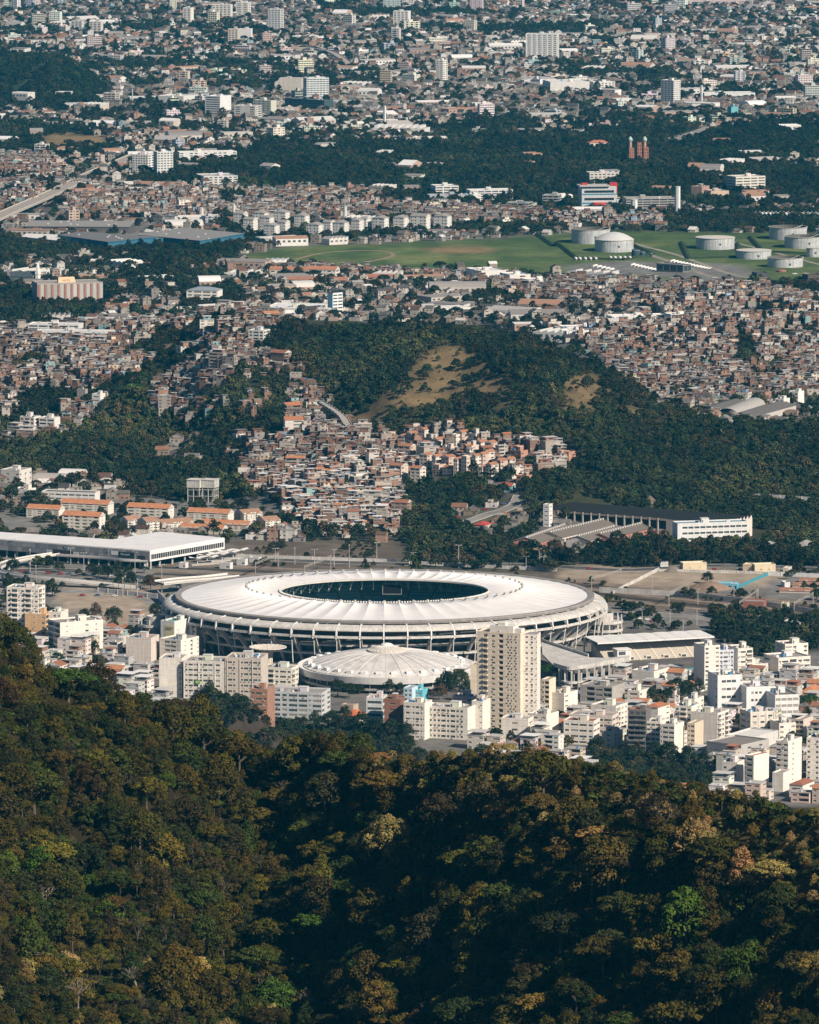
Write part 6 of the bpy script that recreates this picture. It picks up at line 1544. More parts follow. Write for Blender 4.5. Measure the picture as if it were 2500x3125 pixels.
FARB = [  # label, xL, xC, xR, yb, yt, yaw, left, right, colour, roof colour, depth, roof
    ('white hall with a blue-grey hip roof above the hill', 569, 664, 677, 926, 888, 12, 'wWWw', '.', WARM, (0.26, 0.30, 0.33), 22, 'hip'),
    ('long white-roofed hall left of the blue and white tower', 808, 968, 1002, 968, 944, 12, '.', '.', (0.66, 0.65, 0.63), (0.70, 0.69, 0.67), 50, 'flat'),
    ('low white laboratory with turquoise cube left of the upper settlement', 84, 240, 262, 1022, 996, 10, 'WWWWW', '.', (0.66, 0.66, 0.65), (0.6, 0.6, 0.58), 20, 'flat'),
    ('turquoise block behind the low laboratory', 206, 258, 268, 1000, 980, 10, '.', '.', (0.06, 0.34, 0.42), (0.3, 0.4, 0.42), 14, 'flat'),
    ('long white ribbon-windowed wing in front of the laboratory', 112, 360, 370, 1040, 1016, 8, 'WWWWWWWWW', '.', (0.68, 0.68, 0.67), (0.55, 0.55, 0.54), 14, 'flat'),
    ('white estate block with orange roof left of the meadow edge', 822, 980, 1000, 846, 826, 10, 'wwwwwwww', '.', (0.66, 0.60, 0.53), (0.42, 0.19, 0.12), 14, 'gable'),
    ('white gabled block at the right end of the orange-roofed estate', 940, 1024, 1043, 852, 824, 16, 'wswsws', 'w', (0.70, 0.66, 0.6), (0.46, 0.2, 0.12), 16, 'gable'),
    ('long orange-roofed terrace in the lower row of the estate', 877, 1060, 1072, 872, 856, 8, 'wwwwwww', '.', (0.5, 0.4, 0.33), (0.36, 0.17, 0.11), 12, 'gable'),
    ('orange-roofed terrace continuing the lower estate row', 1072, 1215, 1226, 866, 848, 8, 'wwwwww', '.', (0.5, 0.38, 0.3), (0.36, 0.16, 0.1), 12, 'gable'),
    ('tall white box of the factory below the meadow', 1424, 1462, 1545, 866, 830, -20, '.', '.', (0.70, 0.68, 0.65), (0.66, 0.65, 0.63), 40, 'flat'),
    ('stepped white wing of the factory below the meadow', 1538, 1556, 1620, 874, 842, -20, '.', '..W.', (0.68, 0.65, 0.61), (0.6, 0.58, 0.56), 30, 'flat'),
    ('right wing of the white factory with roof boxes', 1600, 1616, 1674, 882, 858, -20, '.', '.W.W', (0.70, 0.67, 0.63), (0.55, 0.53, 0.5), 24, 'flat'),
    ('low grey-roofed wing left of the white factory', 1336, 1350, 1440, 890, 872, -16, '.', '.', (0.62, 0.6, 0.57), (0.30, 0.28, 0.26), 36, 'flat'),
    ('long white curved block with a window band beyond the hill', 1850, 1862, 2032, 996, 968, -14, '.', 'wwwwwwwwwww', (0.74, 0.73, 0.71), (0.62, 0.61, 0.59), 14, 'flat'),
    ('long white terrace wing below the curved block', 1708, 1722, 1870, 1022, 1002, -16, '.', 'WWWWWWW', (0.72, 0.70, 0.67), (0.60, 0.58, 0.56), 20, 'flat'),
    ('white stepped end block of the curved complex', 1706, 1730, 1800, 1046, 1014, -24, '.', 'w.w.', (0.74, 0.72, 0.69), (0.6, 0.58, 0.55), 16, 'flat'),
    ('white cube at the right end of the curved complex', 2034, 2048, 2106, 990, 964, -20, '.', '.w.', (0.72, 0.70, 0.67), (0.6, 0.58, 0.56), 18, 'flat'),
    ('white three-storey house at the crest left of the wooded hill', 758, 804, 826, 1052, 1014, 24, 'wWw', 'wb', (0.66, 0.64, 0.60), (0.4, 0.38, 0.36), 14, 'flat'),
    ('tall white party-wall house near the gully woods', 280, 306, 320, 1242, 1206, 24, 's', '.', (0.70, 0.68, 0.65), (0.45, 0.43, 0.41), 10, 'flat'),
    ('white four-storey house with terraces at the gully edge', 60, 104, 128, 1320, 1276, 26, 'wBw', 'w', (0.68, 0.62, 0.56), (0.45, 0.43, 0.41), 12, 'flat'),
    ('white block with dark windows above the gully edge', 118, 166, 180, 1322, 1280, 22, 'WW', '.', (0.70, 0.68, 0.66), (0.5, 0.48, 0.46), 12, 'flat'),
    ('white factory office at the foot of the right-hand settlement', 2240, 2262, 2318, 1262, 1232, -22, 'w', 'w.w', (0.72, 0.70, 0.67), (0.55, 0.53, 0.5), 16, 'flat'),
    ('tall white house above the vaulted factory on the right', 2408, 2436, 2460, 1242, 1200, 30, 'ww', '.', (0.74, 0.72, 0.69), (0.6, 0.58, 0.55), 12, 'flat'),
    ('white house with a bright gable left of the tall one', 2366, 2392, 2414, 1250, 1222, 30, 'ww', '.', (0.72, 0.70, 0.66), (0.6, 0.58, 0.55), 12, 'flat'),
    ('low white hall with grey roof below the vaulted factory', 2206, 2222, 2270, 1284, 1264, -24, '.', '.', (0.72, 0.71, 0.69), (0.40, 0.38, 0.36), 20, 'flat'),
    ('left slab of the white hospital pair near the viaduct', 404, 452, 470, 532, 474, 22, 'wwwwww', 'ww', (0.66, 0.655, 0.64), (0.5, 0.49, 0.47), 20, 'flat'),
    ('right slab of the white hospital pair near the viaduct', 466, 480, 528, 542, 466, -22, 'w', 'wwwww', (0.62, 0.61, 0.59), (0.5, 0.49, 0.47), 14, 'flat'),
    ('long low white building right of the hospital pair', 528, 548, 722, 494, 466, -12, '.', 'w.ww.w.www.w', (0.68, 0.67, 0.65), (0.55, 0.53, 0.5), 18, 'flat'),
    ('white campus quadrangle among trees below the hospital', 599, 622, 725, 568, 540, -16, 'w', 'wwwwwww', (0.60, 0.59, 0.57), (0.42, 0.40, 0.38), 40, 'flat'),
    ('white arcaded row left of the wooded park', 294, 480, 490, 592, 576, 8, 'bbbbbbbbb', '.', (0.58, 0.56, 0.53), (0.42, 0.40, 0.37), 14, 'flat'),
    ('white laboratory with rooftop boxes in the wooded park', 1312, 1330, 1400, 600, 570, -14, '.', 'WWW', (0.66, 0.64, 0.62), (0.5, 0.5, 0.49), 26, 'flat'),
    ('grey laboratory wing in front of the rooftop boxes', 1298, 1312, 1468, 618, 598, -12, '.', '.', (0.36, 0.37, 0.39), (0.45, 0.44, 0.43), 18, 'flat'),
    ('white cube at the right end of the grey laboratory wing', 1430, 1440, 1468, 620, 596, -18, '.', '.s', (0.72, 0.70, 0.68), (0.6, 0.59, 0.57), 12, 'flat'),
    ('long laboratory with ribbon windows and a vaulted white roof', 1420, 1436, 1566, 612, 584, -14, '.', 'WWWWWW', (0.60, 0.60, 0.59), (0.66, 0.65, 0.64), 22, 'flat'),
    ('dark glazed pavilion below the vaulted laboratory', 1546, 1612, 1638, 652, 622, 16, 'bb', 'b', (0.30, 0.30, 0.29), (0.35, 0.33, 0.31), 22, 'flat'),
    ('open-framed glass building between the trees', 1656, 1704, 1728, 630, 598, 14, 'bbb', 'b', (0.34, 0.34, 0.33), (0.4, 0.39, 0.37), 18, 'flat'),
    ('low grey hall between the red-topped block and the white chimney', 1896, 1912, 2064, 644, 608, -8, '.', 'bbbbbb', (0.34, 0.33, 0.32), (0.32, 0.30, 0.28), 26, 'flat'),
    ('stepped pale block high in the wooded park', 1782, 1800, 1890, 562, 530, -12, 'w', 'wwwwwww', (0.58, 0.54, 0.5), (0.45, 0.42, 0.4), 20, 'flat'),
    ('cream office building with dark ribbon windows in the wooded park', 2203, 2246, 2338, 592, 542, -24, 'Ws', 'WWWW', (0.66, 0.61, 0.53), (0.5, 0.48, 0.45), 26, 'flat'),
    ('brown block left of the cream office building', 2110, 2142, 2162, 610, 572, 30, '.', '.', (0.34, 0.23, 0.19), (0.4, 0.38, 0.35), 20, 'flat'),
    ('tan hall with a pale roof between the brown block and cream offices', 2158, 2170, 2226, 614, 586, -20, '.', '.,.,.', (0.52, 0.40, 0.30), (0.45, 0.43, 0.41), 24, 'flat'),
    ('low pavilion with a pale roof below the tan hall', 2090, 2140, 2226, 662, 650, 40, 'b', 'bb', (0.42, 0.39, 0.35), (0.46, 0.43, 0.39), 24, 'flat'),
    ('wide white tower block with dark stripes in the far town', 1605, 1700, 1722, 184, 106, 12, '|w|w|w|w|w|w', 'w', (0.68, 0.66, 0.63), (0.5, 0.48, 0.46), 18, 'flat'),
    ('low tower joined to the left of the wide striped one', 1602, 1612, 1620, 180, 142, 12, 'w', '.', (0.66, 0.64, 0.61), (0.5, 0.48, 0.46), 12, 'flat'),
    ('white tower block with two shades near the far right chimney', 2018, 2056, 2100, 324, 248, 40, 'wwww', 'wwww', (0.64, 0.61, 0.57), (0.5, 0.48, 0.46), 16, 'flat'),
    ('slender white tower left of centre in the far town', 1330, 1352, 1366, 256, 186, 26, 'ss', 'ww', (0.70, 0.67, 0.62), (0.5, 0.48, 0.46), 16, 'flat'),
    ('broad blank beige block beside the ribbed office', 851, 920, 928, 288, 242, 8, '.', '.', (0.52, 0.47, 0.42), (0.4, 0.38, 0.36), 26, 'flat'),
    ('ribbed pale office block beside the blank beige one', 924, 936, 1004, 306, 240, -14, 'w', 'WWWWWWW', (0.62, 0.63, 0.62), (0.45, 0.44, 0.42), 22, 'flat'),
    ('white hall with a raised roof and tall base left of centre', 625, 672, 714, 350, 296, 30, 'W', '.', (0.66, 0.66, 0.65), (0.74, 0.73, 0.71), 30, 'flat'),
    ('brown-grey office block near the left far woods', 315, 352, 364, 330, 286, 20, 'WWW', 'w', (0.46, 0.41, 0.36), (0.4, 0.38, 0.36), 18, 'flat'),
    ('long white hall with a pale roof left of the raised roof hall', 481, 560, 620, 318, 296, 26, '.', '.', (0.60, 0.60, 0.56), (0.62, 0.61, 0.59), 44, 'flat'),
    ('white block with stained walls below the raised roof hall', 714, 780, 818, 366, 326, 24, 'w.w', 'wb', (0.60, 0.57, 0.53), (0.45, 0.43, 0.41), 20, 'flat'),
    ('dark green office row below the ribbed office', 868, 990, 1100, 342, 308, 40, 'ww', 'wwwwww', (0.06, 0.10, 0.11), (0.2, 0.2, 0.2), 20, 'flat'),
    ('white slab with teal windows at the left of the far towers', 558, 582, 588, 72, 26, 18, 'ww', '.', (0.70, 0.66, 0.60), (0.5, 0.48, 0.46), 16, 'flat'),
    ('grey tower with many windows in the far upper left', 818, 856, 868, 96, 30, 16, 'wwww', 'w', (0.55, 0.54, 0.52), (0.45, 0.44, 0.42), 20, 'flat'),
    ('white blank slab below the grey far tower', 728, 766, 770, 128, 90, 10, '.', '.', (0.70, 0.68, 0.66), (0.5, 0.48, 0.46), 14, 'flat'),
    ('beige windowed slab left of the white blank slab', 696, 726, 732, 140, 90, 10, 'www', '.', (0.56, 0.50, 0.42), (0.45, 0.43, 0.4), 14, 'flat'),
    ('pair of cream towers at the top edge left of centre', 720, 758, 768, 54, 10, 16, 'ww', 'w', (0.68, 0.64, 0.58), (0.45, 0.44, 0.42), 16, 'flat'),
    ('wide cream slab at the top edge left of centre', 646, 704, 716, 58, 16, 10, 'wwwww', '.', (0.64, 0.60, 0.55), (0.45, 0.44, 0.42), 18, 'flat'),
    ('white tower right of centre at the top edge', 1200, 1246, 1254, 84, 36, 14, 'wwww', '.', (0.70, 0.67, 0.63), (0.5, 0.48, 0.46), 18, 'flat'),
    ('beige slab with paired windows in the upper left', 272, 308, 314, 104, 68, 14, 'www', '.', (0.56, 0.53, 0.48), (0.45, 0.43, 0.4), 14, 'flat'),
    ('grey slab right of the beige one in the upper left', 216, 250, 256, 98, 66, 14, 'www', '.', (0.50, 0.50, 0.48), (0.45, 0.43, 0.4), 14, 'flat'),
    ('white warehouse block with blank front in the far right town', 1650, 1680, 1800, 284, 252, -12, '.', '.', (0.62, 0.60, 0.57), (0.66, 0.65, 0.62), 50, 'flat'),
    ('white office with a window row beside the far warehouse', 1800, 1812, 1878, 276, 252, -14, '.', 'wwwwww', (0.72, 0.70, 0.68), (0.55, 0.53, 0.5), 18, 'flat'),
    ('cream palace-like block with red roof above the park', 1766, 1800, 1860, 452, 436, -14, 'w', 'wwww', (0.66, 0.58, 0.48), (0.42, 0.16, 0.1), 14, 'hip'),
    ('white sheet-roofed depot above the park on the right', 2130, 2150, 2306, 302, 286, -8, '.', '.', (0.66, 0.66, 0.65), (0.6, 0.59, 0.57), 30, 'flat'),
    ('long pale-roofed depot at the top edge right of centre', 2040, 2060, 2300, 22, 4, -6, '.', 'wwwwwwwwww', (0.52, 0.42, 0.40), (0.5, 0.46, 0.44), 40, 'flat'),
    ('turquoise sided block at the far right above the park', 2224, 2232, 2254, 362, 328, -20, '.', '.', (0.16, 0.42, 0.46), (0.4, 0.4, 0.4), 14, 'flat'),
]
for lb, a0, b0, c0, yb, yt, yw, lf_, rf_, cc, rc, dp, rk in FARB:
    block(lb, a0, b0, c0, yb, yt, yw, lf_, rf_, cc, parts=False, depth=dp, roof=rk, roofc=rc, rcol=rc, rise=3.2, acp=0, junk=1.0, name='city_building' if yb < 800 else 'large_building', axis='x' if rk != 'flat' else None)
# vaulted lab roof
x, y, z = flat(1560, 606)
# red-topped laboratory
rt = block('laboratory tower with red rooftop boxes and a curved red canopy', 1764, 1776, 1882, 640, 572, -8, '.', 'W', (0.50, 0.52, 0.53), parts=False, floors=3, fh=7, depth=26, acp=0, junk=0, name='laboratory', roofc=(0.45, 0.43, 0.41), wh=3.0, sill=2.0)
X0, X1, Y1, hh = rt['dims']
m = MB((0.42, 0.035, 0.035)); m.box(X1 * .82, 1, hh * .72, X1 + 1.2, 9, hh + 5); m.box(X1 * .02, 6, hh, X1 * .18, 12, hh + 4.5); part('red_box', m, M_PLAIN, rt)
m = MB((0.48, 0.05, 0.04)); m.grid([[(X1 * .5 + 9 * cos(t), -4.5 * sin(t) - .1, z_) for z_ in (hh * .2, hh * .32)] for t in np.linspace(0, pi, 13)]); m.face([(X1 * .5 + 9 * cos(t), -4.5 * sin(t) - .1, hh * .32) for t in np.linspace(0, pi, 13)]); part('red_canopy', m, M_PLAIN, rt)
m = MB((0.05, 0.22, 0.30)); m.box(1, -.4, hh * .26, X1 * .34, -.05, hh * .32); m.box(X1 * .66, -.4, hh * .26, X1 - 1, -.05, hh * .32); m.box(1, -.4, hh * .66, X1 - 1, -.05, hh * .71); part('teal_band', m, M_PLAIN, rt)
m = MB((0.44, 0.42, 0.40)); m.box(-3, -3, hh + .9, X1 * .8, Y1 * .8, hh + 2.2); part('roof_slab', m, M_PLAIN, rt)
# chimneys and water columns
def column(label, px_, yb, yt, wpx, col=(0.66, 0.65, 0.63), name='chimney', cat='chimney'):
    x, y, z = ground_hit(px_, yb); s_ = F / depth_of(x, y, z); h = (yb - yt) / s_; r = wpx / 2 / s_
    o = thing(name, label, cat, (x, y, z)); occ_rect(x, y, 2 * r, 2 * r, 0, 3)
    m = MB(col); m.lathe([(r, -1), (r, h * .5), (r * .97, h)], 20); part('shaft', m, M_PLAIN, o, smooth=True)
    m = MB(tuple(c * .8 for c in col)); m.lathe([(r * .97, h - .2), (r * 1.06, h), (r * 1.06, h + .6), (.1, h + .6)], 20); part('cap', m, M_PLAIN, o)
    m = MB((.4, .4, .4)); m.box(r * .2 - .3, -r - .25, 0, r * .2 + .3, -r + .05, h); part('ladder', m, M_PLAIN, o)
column('tallest white cylindrical water column in the wooded park', 2068, 660, 570, 17, name='water_column', cat='tower')
column('short fat white cylinder beside the low grey hall', 1936, 648, 610, 20, name='water_column', cat='tower')
column('white water column at the left end of the gabled estate', 713, 672, 624, 9, name='water_column', cat='tower')
column('white water column in the middle of the gabled estate', 1053, 682, 632, 10, name='water_column', cat='tower')
column('short pale column behind the blue depots', 614, 674, 634, 14, (0.56, 0.52, 0.46), name='water_column', cat='tower')
column('white factory chimney by the white sawtooth rows', 1174, 394, 324, 9)
column('thin white chimney right of the two-shaded tower', 2141, 322, 262, 8, (0.6, 0.6, 0.58))
column('thin lattice mast near the far left woods', 404, 322, 272, 4, (0.6, 0.58, 0.54))
# castle-like palace
x, y, z = ground_hit(1952, 500)
ca = thing('moorish_palace', 'red brick palace with two slender domed towers rising from the trees', 'palace', (x, y, z)); s_ = F / depth_of(x, y, z); occ_rect(x, y, 60 / s_, 30)
for i, u in enumerate((-24, 0, 20)):
    w = (15, 13, 15)[i] / s_; hh = (48, 64, 50)[i] / s_; m = MB((0.36, 0.16, 0.11)); cx_ = u / s_
    m.box(cx_ - w / 2, -4, -3, cx_ + w / 2, 4, hh, (0.38, 0.17, 0.115), (0.3, 0.15, 0.1))
    for k in range(5):
        zz_ = hh * (.15 + .17 * k)
        for q in (-.25, .25):
            m.box(cx_ + q * w - .5, -4.06, zz_, cx_ + q * w + .5, -4, zz_ + hh * .09, (0.05, 0.03, 0.03))
    for q in range(5):
        m.box(cx_ - w / 2 + w * q / 5, -4.2, hh, cx_ - w / 2 + w * (q + .55) / 5, -3.6, hh + 1.2)
    part('tower' if i != 1 else 'centre_block', m, M_PAINT, ca)
for u in (-28, 16):
    m = MB((0.30, 0.38, 0.36)); hx = u / s_; h0 = 54 / s_
    m.lathe([(2.0, h0 - 8), (2.0, h0 + 6)], 12, (0.40, 0.24, 0.18), hx, 3); m.lathe([(2.2, h0 + 6), (3.0, h0 + 7.2), (2.9, h0 + 9), (1.7, h0 + 11), (.2, h0 + 12.6)], 12, (0.36, 0.45, 0.42), hx, 3); part('domed_turret', m, M_PLAIN, ca)
# white sawtooth factory rows
x, y, z = flat(1225, 406)
sw = thing('sawtooth_factory', 'white sawtooth-roofed factory beside the tall white chimney', 'factory', (x, y, 0), radians(-14)); occ_rect(x, y, 76, 40, radians(-14))
m = MB((0.62, 0.6, 0.57)); m.box(-36, -18, -1, 36, 18, 8, (0.62, 0.6, 0.57), (0.4, 0.38, 0.36)); part('wall', m, M_PAINT, sw)
for i in range(7):
    for j in range(5):
        m = MB((0.70, 0.68, 0.65)); m.box(-34 + 10 * i, -16 + 7 * j, 8, -29 + 10 * i, -12.5 + 7 * j, 11.5, (0.70, 0.68, 0.65)); part('roof_light', m, M_PLAIN, sw)
# white greenhouse rows at the right
x, y, z = flat(2400, 668)
gh = thing('glasshouse_row', 'long white scalloped canopy row at the right edge of the park', 'canopy', (x, y, 0), radians(-6)); occ_rect(x, y, 80, 24, radians(-6))
for i in range(16):
    m = MB((0.64, 0.63, 0.61)); u = -36 + 4.7 * i
    m.grid([[(u + 4.6 * t, v, 5 + 2.2 * abs(sin(t * pi))) for v in (-9, 9)] for t in np.linspace(0, 1, 6)]); m.bar((u, -9, 0), (u, -9, 8.5), .5); m.bar((u, 9, 0), (u, 9, 8.5), .5); part('canopy_bay', m, M_PLAIN, gh)
m = MB((0.4, 0.4, 0.4)); m.box(-36, -8, 0, 38, 8, 4); part('stall_block', m, M_PLAIN, gh)
# vaulted factory on the right of the hill
for i, (p0, p1, wd, vault) in enumerate((((2170, 1300), (2290, 1262), 26, 0), ((2250, 1296), (2335, 1262), 18, 1), ((2300, 1300), (2430, 1264), 26, 0))):
    A, B = Vector(gp(*p0)), Vector(gp(*p1)); d = B - A; L = d.length; ang = atan2(d.y, d.x)
    o = thing('factory_hall', ['dark-roofed factory hall left of the vault below the right-hand settlement', 'grey barrel-vaulted factory hall below the right-hand settlement', 'dark-roofed factory hall right of the vault below the right-hand settlement'][i], 'factory', (A.x, A.y, float(H(A.x, A.y))), ang)
    c = A + Vector((cos(ang) * L / 2 - sin(ang) * wd / 2, sin(ang) * L / 2 + cos(ang) * wd / 2)); occ_rect(c.x, c.y, L, wd, ang)
    m = MB((0.5, 0.47, 0.44)); m.box(0, 0, -3, L, wd, 7); part('wall', m, M_PAINT, o)
    r = MB((0.13, 0.12, 0.11) if not vault else (0.34, 0.32, 0.30))
    if vault: r.grid([[(u, wd / 2 - (wd / 2 + .4) * cos(t), 7 + 6 * sin(t)) for t in np.linspace(0, pi, 11)] for u in (0, L)])
    else: r.grid([[(u, -.5, 6.9), (u, wd / 2, 10), (u, wd + .5, 6.9)] for u in (0, L)])
    part('roof', r, M_PLAIN, o)
# elevated railway on the left
viaduct('elevated_railway', 'long elevated concrete railway viaduct sweeping across the upper left', [(-80, 694, 10), (40, 640, 10), (160, 588, 10), (280, 530, 10), (370, 492, 10), (440, 462, 10)], 19, 26, 2.0, 1.2, (0.40, 0.36, 0.32), (0.46, 0.42, 0.37), pier_w=2.4, road=(0.33, 0.29, 0.25))
viaduct('flyover', 'curved pale flyover in the far town left of centre', [(900, 146, 9), (960, 148, 9), (1010, 158, 9), (1045, 178, 8), (1066, 196, 5)], 12, 30, 1.6, 1, (0.46, 0.40, 0.35), (0.5, 0.45, 0.4), road=(0.36, 0.31, 0.27))
ribbon('motorway', [(2020, 430), (2060, 424), (2110, 412), (2150, 400), (2180, 388)], 30, .3, (0.30, 0.27, 0.24))
for av in ([(1300, 420), (1500, 300), (1650, 196), (1790, 60)], [(1900, 380), (2110, 240), (2360, 90)], [(880, 262), (1500, 222), (2380, 150)], [(330, 300), (620, 210), (960, 60)]):
    ribbon('avenue', av, 17, .25, (0.24, 0.22, 0.20))
ribbon('railway_cutting', [(500, 400), (600, 372), (680, 340), (760, 300), (830, 268)], 16, .3, (0.24, 0.20, 0.17))

# boundary walls
for i, (pa, pb, h, c, lb) in enumerate((((2340, 1756), (2520, 1764), 3, (0.66, 0.65, 0.63), 'white wall behind the works site at the right edge'), ((1872, 1812), (2010, 1742), 2.5, (0.55, 0.53, 0.5), 'pale wall slanting along the left side of the works'), ((2012, 1744), (2330, 1752), 2, (0.42, 0.4, 0.37), 'grey fence wall along the back of the works'), ((300, 1806), (480, 1826), 3, (0.6, 0.58, 0.55), 'pale fence along the back of the dirt lot'), ((482, 1828), (505, 1850), 6, (0.62, 0.6, 0.57), 'white wall end between dirt lot and stadium'), ((690, 1700), (1180, 1716), 2.5, (0.45, 0.43, 0.4), 'long wall between the rail yard and the road'), ((1250, 1722), (1700, 1744), 2.5, (0.4, 0.38, 0.35), 'low wall along the road behind the stadium'), ((2150, 1560), (2480, 1580), 3, (0.5, 0.46, 0.42), 'old wall at the foot of the wooded hill'), ((0, 1660), (330, 1668), 3, (0.5, 0.45, 0.4), 'tan wall between the station and the tiled estate'))):
    A = Vector((*gp(*pa), 0)); B = Vector((*gp(*pb), 0)); m = MB(c); D = B - A; n_ = max(3, int(D.length / 9))
    for k in range(n_):
        p, q = D * (k / n_), D * ((k + 1) / n_); m.bar((p.x, p.y, h / 2 - .5), (q.x, q.y, h / 2 - .5), .35, h + 1); m.box(p.x - .3, p.y - .3, 0, p.x + .3, p.y + .3, h + .3)
    o = part('boundary_wall', m, M_CONC if c[0] < .6 else M_PAINT, None, (A.x, A.y, float(H(A.x, A.y)))); tag(o, lb, 'wall')

# grassed bunds round the tanks
for i, pts in enumerate(([(1700, 742), (1760, 790), (1900, 796), (1990, 776), (1930, 748)], [(2080, 742), (2100, 792), (2260, 786), (2250, 746)], [(2290, 726), (2330, 770), (2500, 778)], [(1700, 712), (1640, 716), (1690, 752)])):
    P = [Vector((*gp(a, b), 0)) for a, b in pts]; m = MB((0.035, 0.055, 0.024))
    for p, q in zip(P[:-1], P[1:]):
        d = (q - p).normalized(); nn = Vector((-d.y, d.x, 0))
        m.grid([[tuple(e - nn * 5 + Vector((0, 0, -.3))), tuple(e - nn * 1 + Vector((0, 0, 2.6))), tuple(e + nn * 1 + Vector((0, 0, 2.6))), tuple(e + nn * 5 + Vector((0, 0, -.3)))] for e in (p, q)])
    structure('embankment', m, M_GROUND)
# ------------------------------------------------------------------ vectorised masses of small buildings
class Mass:
    def __init__(s):
        s.v = []; s.q = []; s.c = []; s.t = []; s.tc = []; s.n = 0
    def boxes(s, x, y, z0, w, d, h, rz, cside, ctop):
        N = len(x)
        if N == 0:
            return
        lx = np.array([-1, 1, 1, -1]) * .5; ly = np.array([-1, -1, 1, 1]) * .5
        cx, sx = np.cos(rz)[:, None], np.sin(rz)[:, None]
        ax = lx * w[:, None]; ay = ly * d[:, None]
        X = x[:, None] + ax * cx - ay * sx; Y = y[:, None] + ax * sx + ay * cx
        V = np.empty((N, 8, 3))
        V[:, :4, 0] = X; V[:, 4:, 0] = X; V[:, :4, 1] = Y; V[:, 4:, 1] = Y
        V[:, :4, 2] = z0[:, None]; V[:, 4:, 2] = (z0 + h)[:, None]
        q = np.array([(0, 1, 5, 4), (1, 2, 6, 5), (2, 3, 7, 6), (3, 0, 4, 7), (4, 5, 6, 7)])
        s.q.append((s.n + np.arange(N)[:, None, None] * 8 + q).reshape(-1, 4))
        cc = np.empty((N, 5, 3)); cc[:, :4] = cside[:, None]; cc[:, 4] = ctop
        s.c.append(cc.reshape(-1, 3)); s.v.append(V.reshape(-1, 3)); s.n += 8 * N
    def gables(s, x, y, z0, w, d, h, rz, croof, cend):
        """roof prisms, ridge along the local x axis"""
        N = len(x)
        if N == 0:
            return
        lx = np.array([-1, 1, 1, -1, -1, 1]) * .5; ly = np.array([-1, -1, 1, 1, 0, 0]) * .5
        cx, sx = np.cos(rz)[:, None], np.sin(rz)[:, None]
        ax = lx * w[:, None]; ay = ly * d[:, None]
        V = np.empty((N, 6, 3))
        V[:, :, 0] = x[:, None] + ax * cx - ay * sx; V[:, :, 1] = y[:, None] + ax * sx + ay * cx
        V[:, :4, 2] = z0[:, None]; V[:, 4:, 2] = (z0 + h)[:, None]
        q = np.array([(0, 1, 5, 4), (2, 3, 4, 5)]); t = np.array([(0, 4, 3), (1, 2, 5)])
        o = s.n + np.arange(N)[:, None, None] * 6
        s.q.append((o + q).reshape(-1, 4)); s.t.append((o + t).reshape(-1, 3))
        s.c.append(np.repeat(croof, 2, 0)); s.tc.append(np.repeat(cend, 2, 0))
        s.v.append(V.reshape(-1, 3)); s.n += 6 * N
    def build(s, name, material):
        v = np.concatenate(s.v); q = np.concatenate(s.q); c = np.concatenate(s.c)
        t = np.concatenate(s.t) if s.t else np.zeros((0, 3), int); tc = np.concatenate(s.tc) if s.tc else np.zeros((0, 3))
        me = bpy.data.meshes.new(name)
        me.vertices.add(len(v)); me.vertices.foreach_set('co', v.astype(np.float32).ravel())
        idx = np.concatenate([q.ravel(), t.ravel()]).astype(np.int32)
        me.loops.add(len(idx)); me.loops.foreach_set('vertex_index', idx)
        ls = np.concatenate([np.arange(len(q)) * 4, len(q) * 4 + np.arange(len(t)) * 3]).astype(np.int32)
        me.polygons.add(len(ls)); me.polygons.foreach_set('loop_start', ls)
        a = me.attributes.new('col', 'FLOAT_COLOR', 'FACE')
        cc = np.concatenate([c, tc]); a.data.foreach_set('color', np.concatenate([cc, np.ones((len(cc), 1))], 1).astype(np.float32).ravel())
        me.materials.append(material); me.polygons.foreach_set('use_smooth', np.zeros(len(ls), bool)); me.update(calc_edges=True)
        o = link(name, me); o['kind'] = 'stuff'
        return o

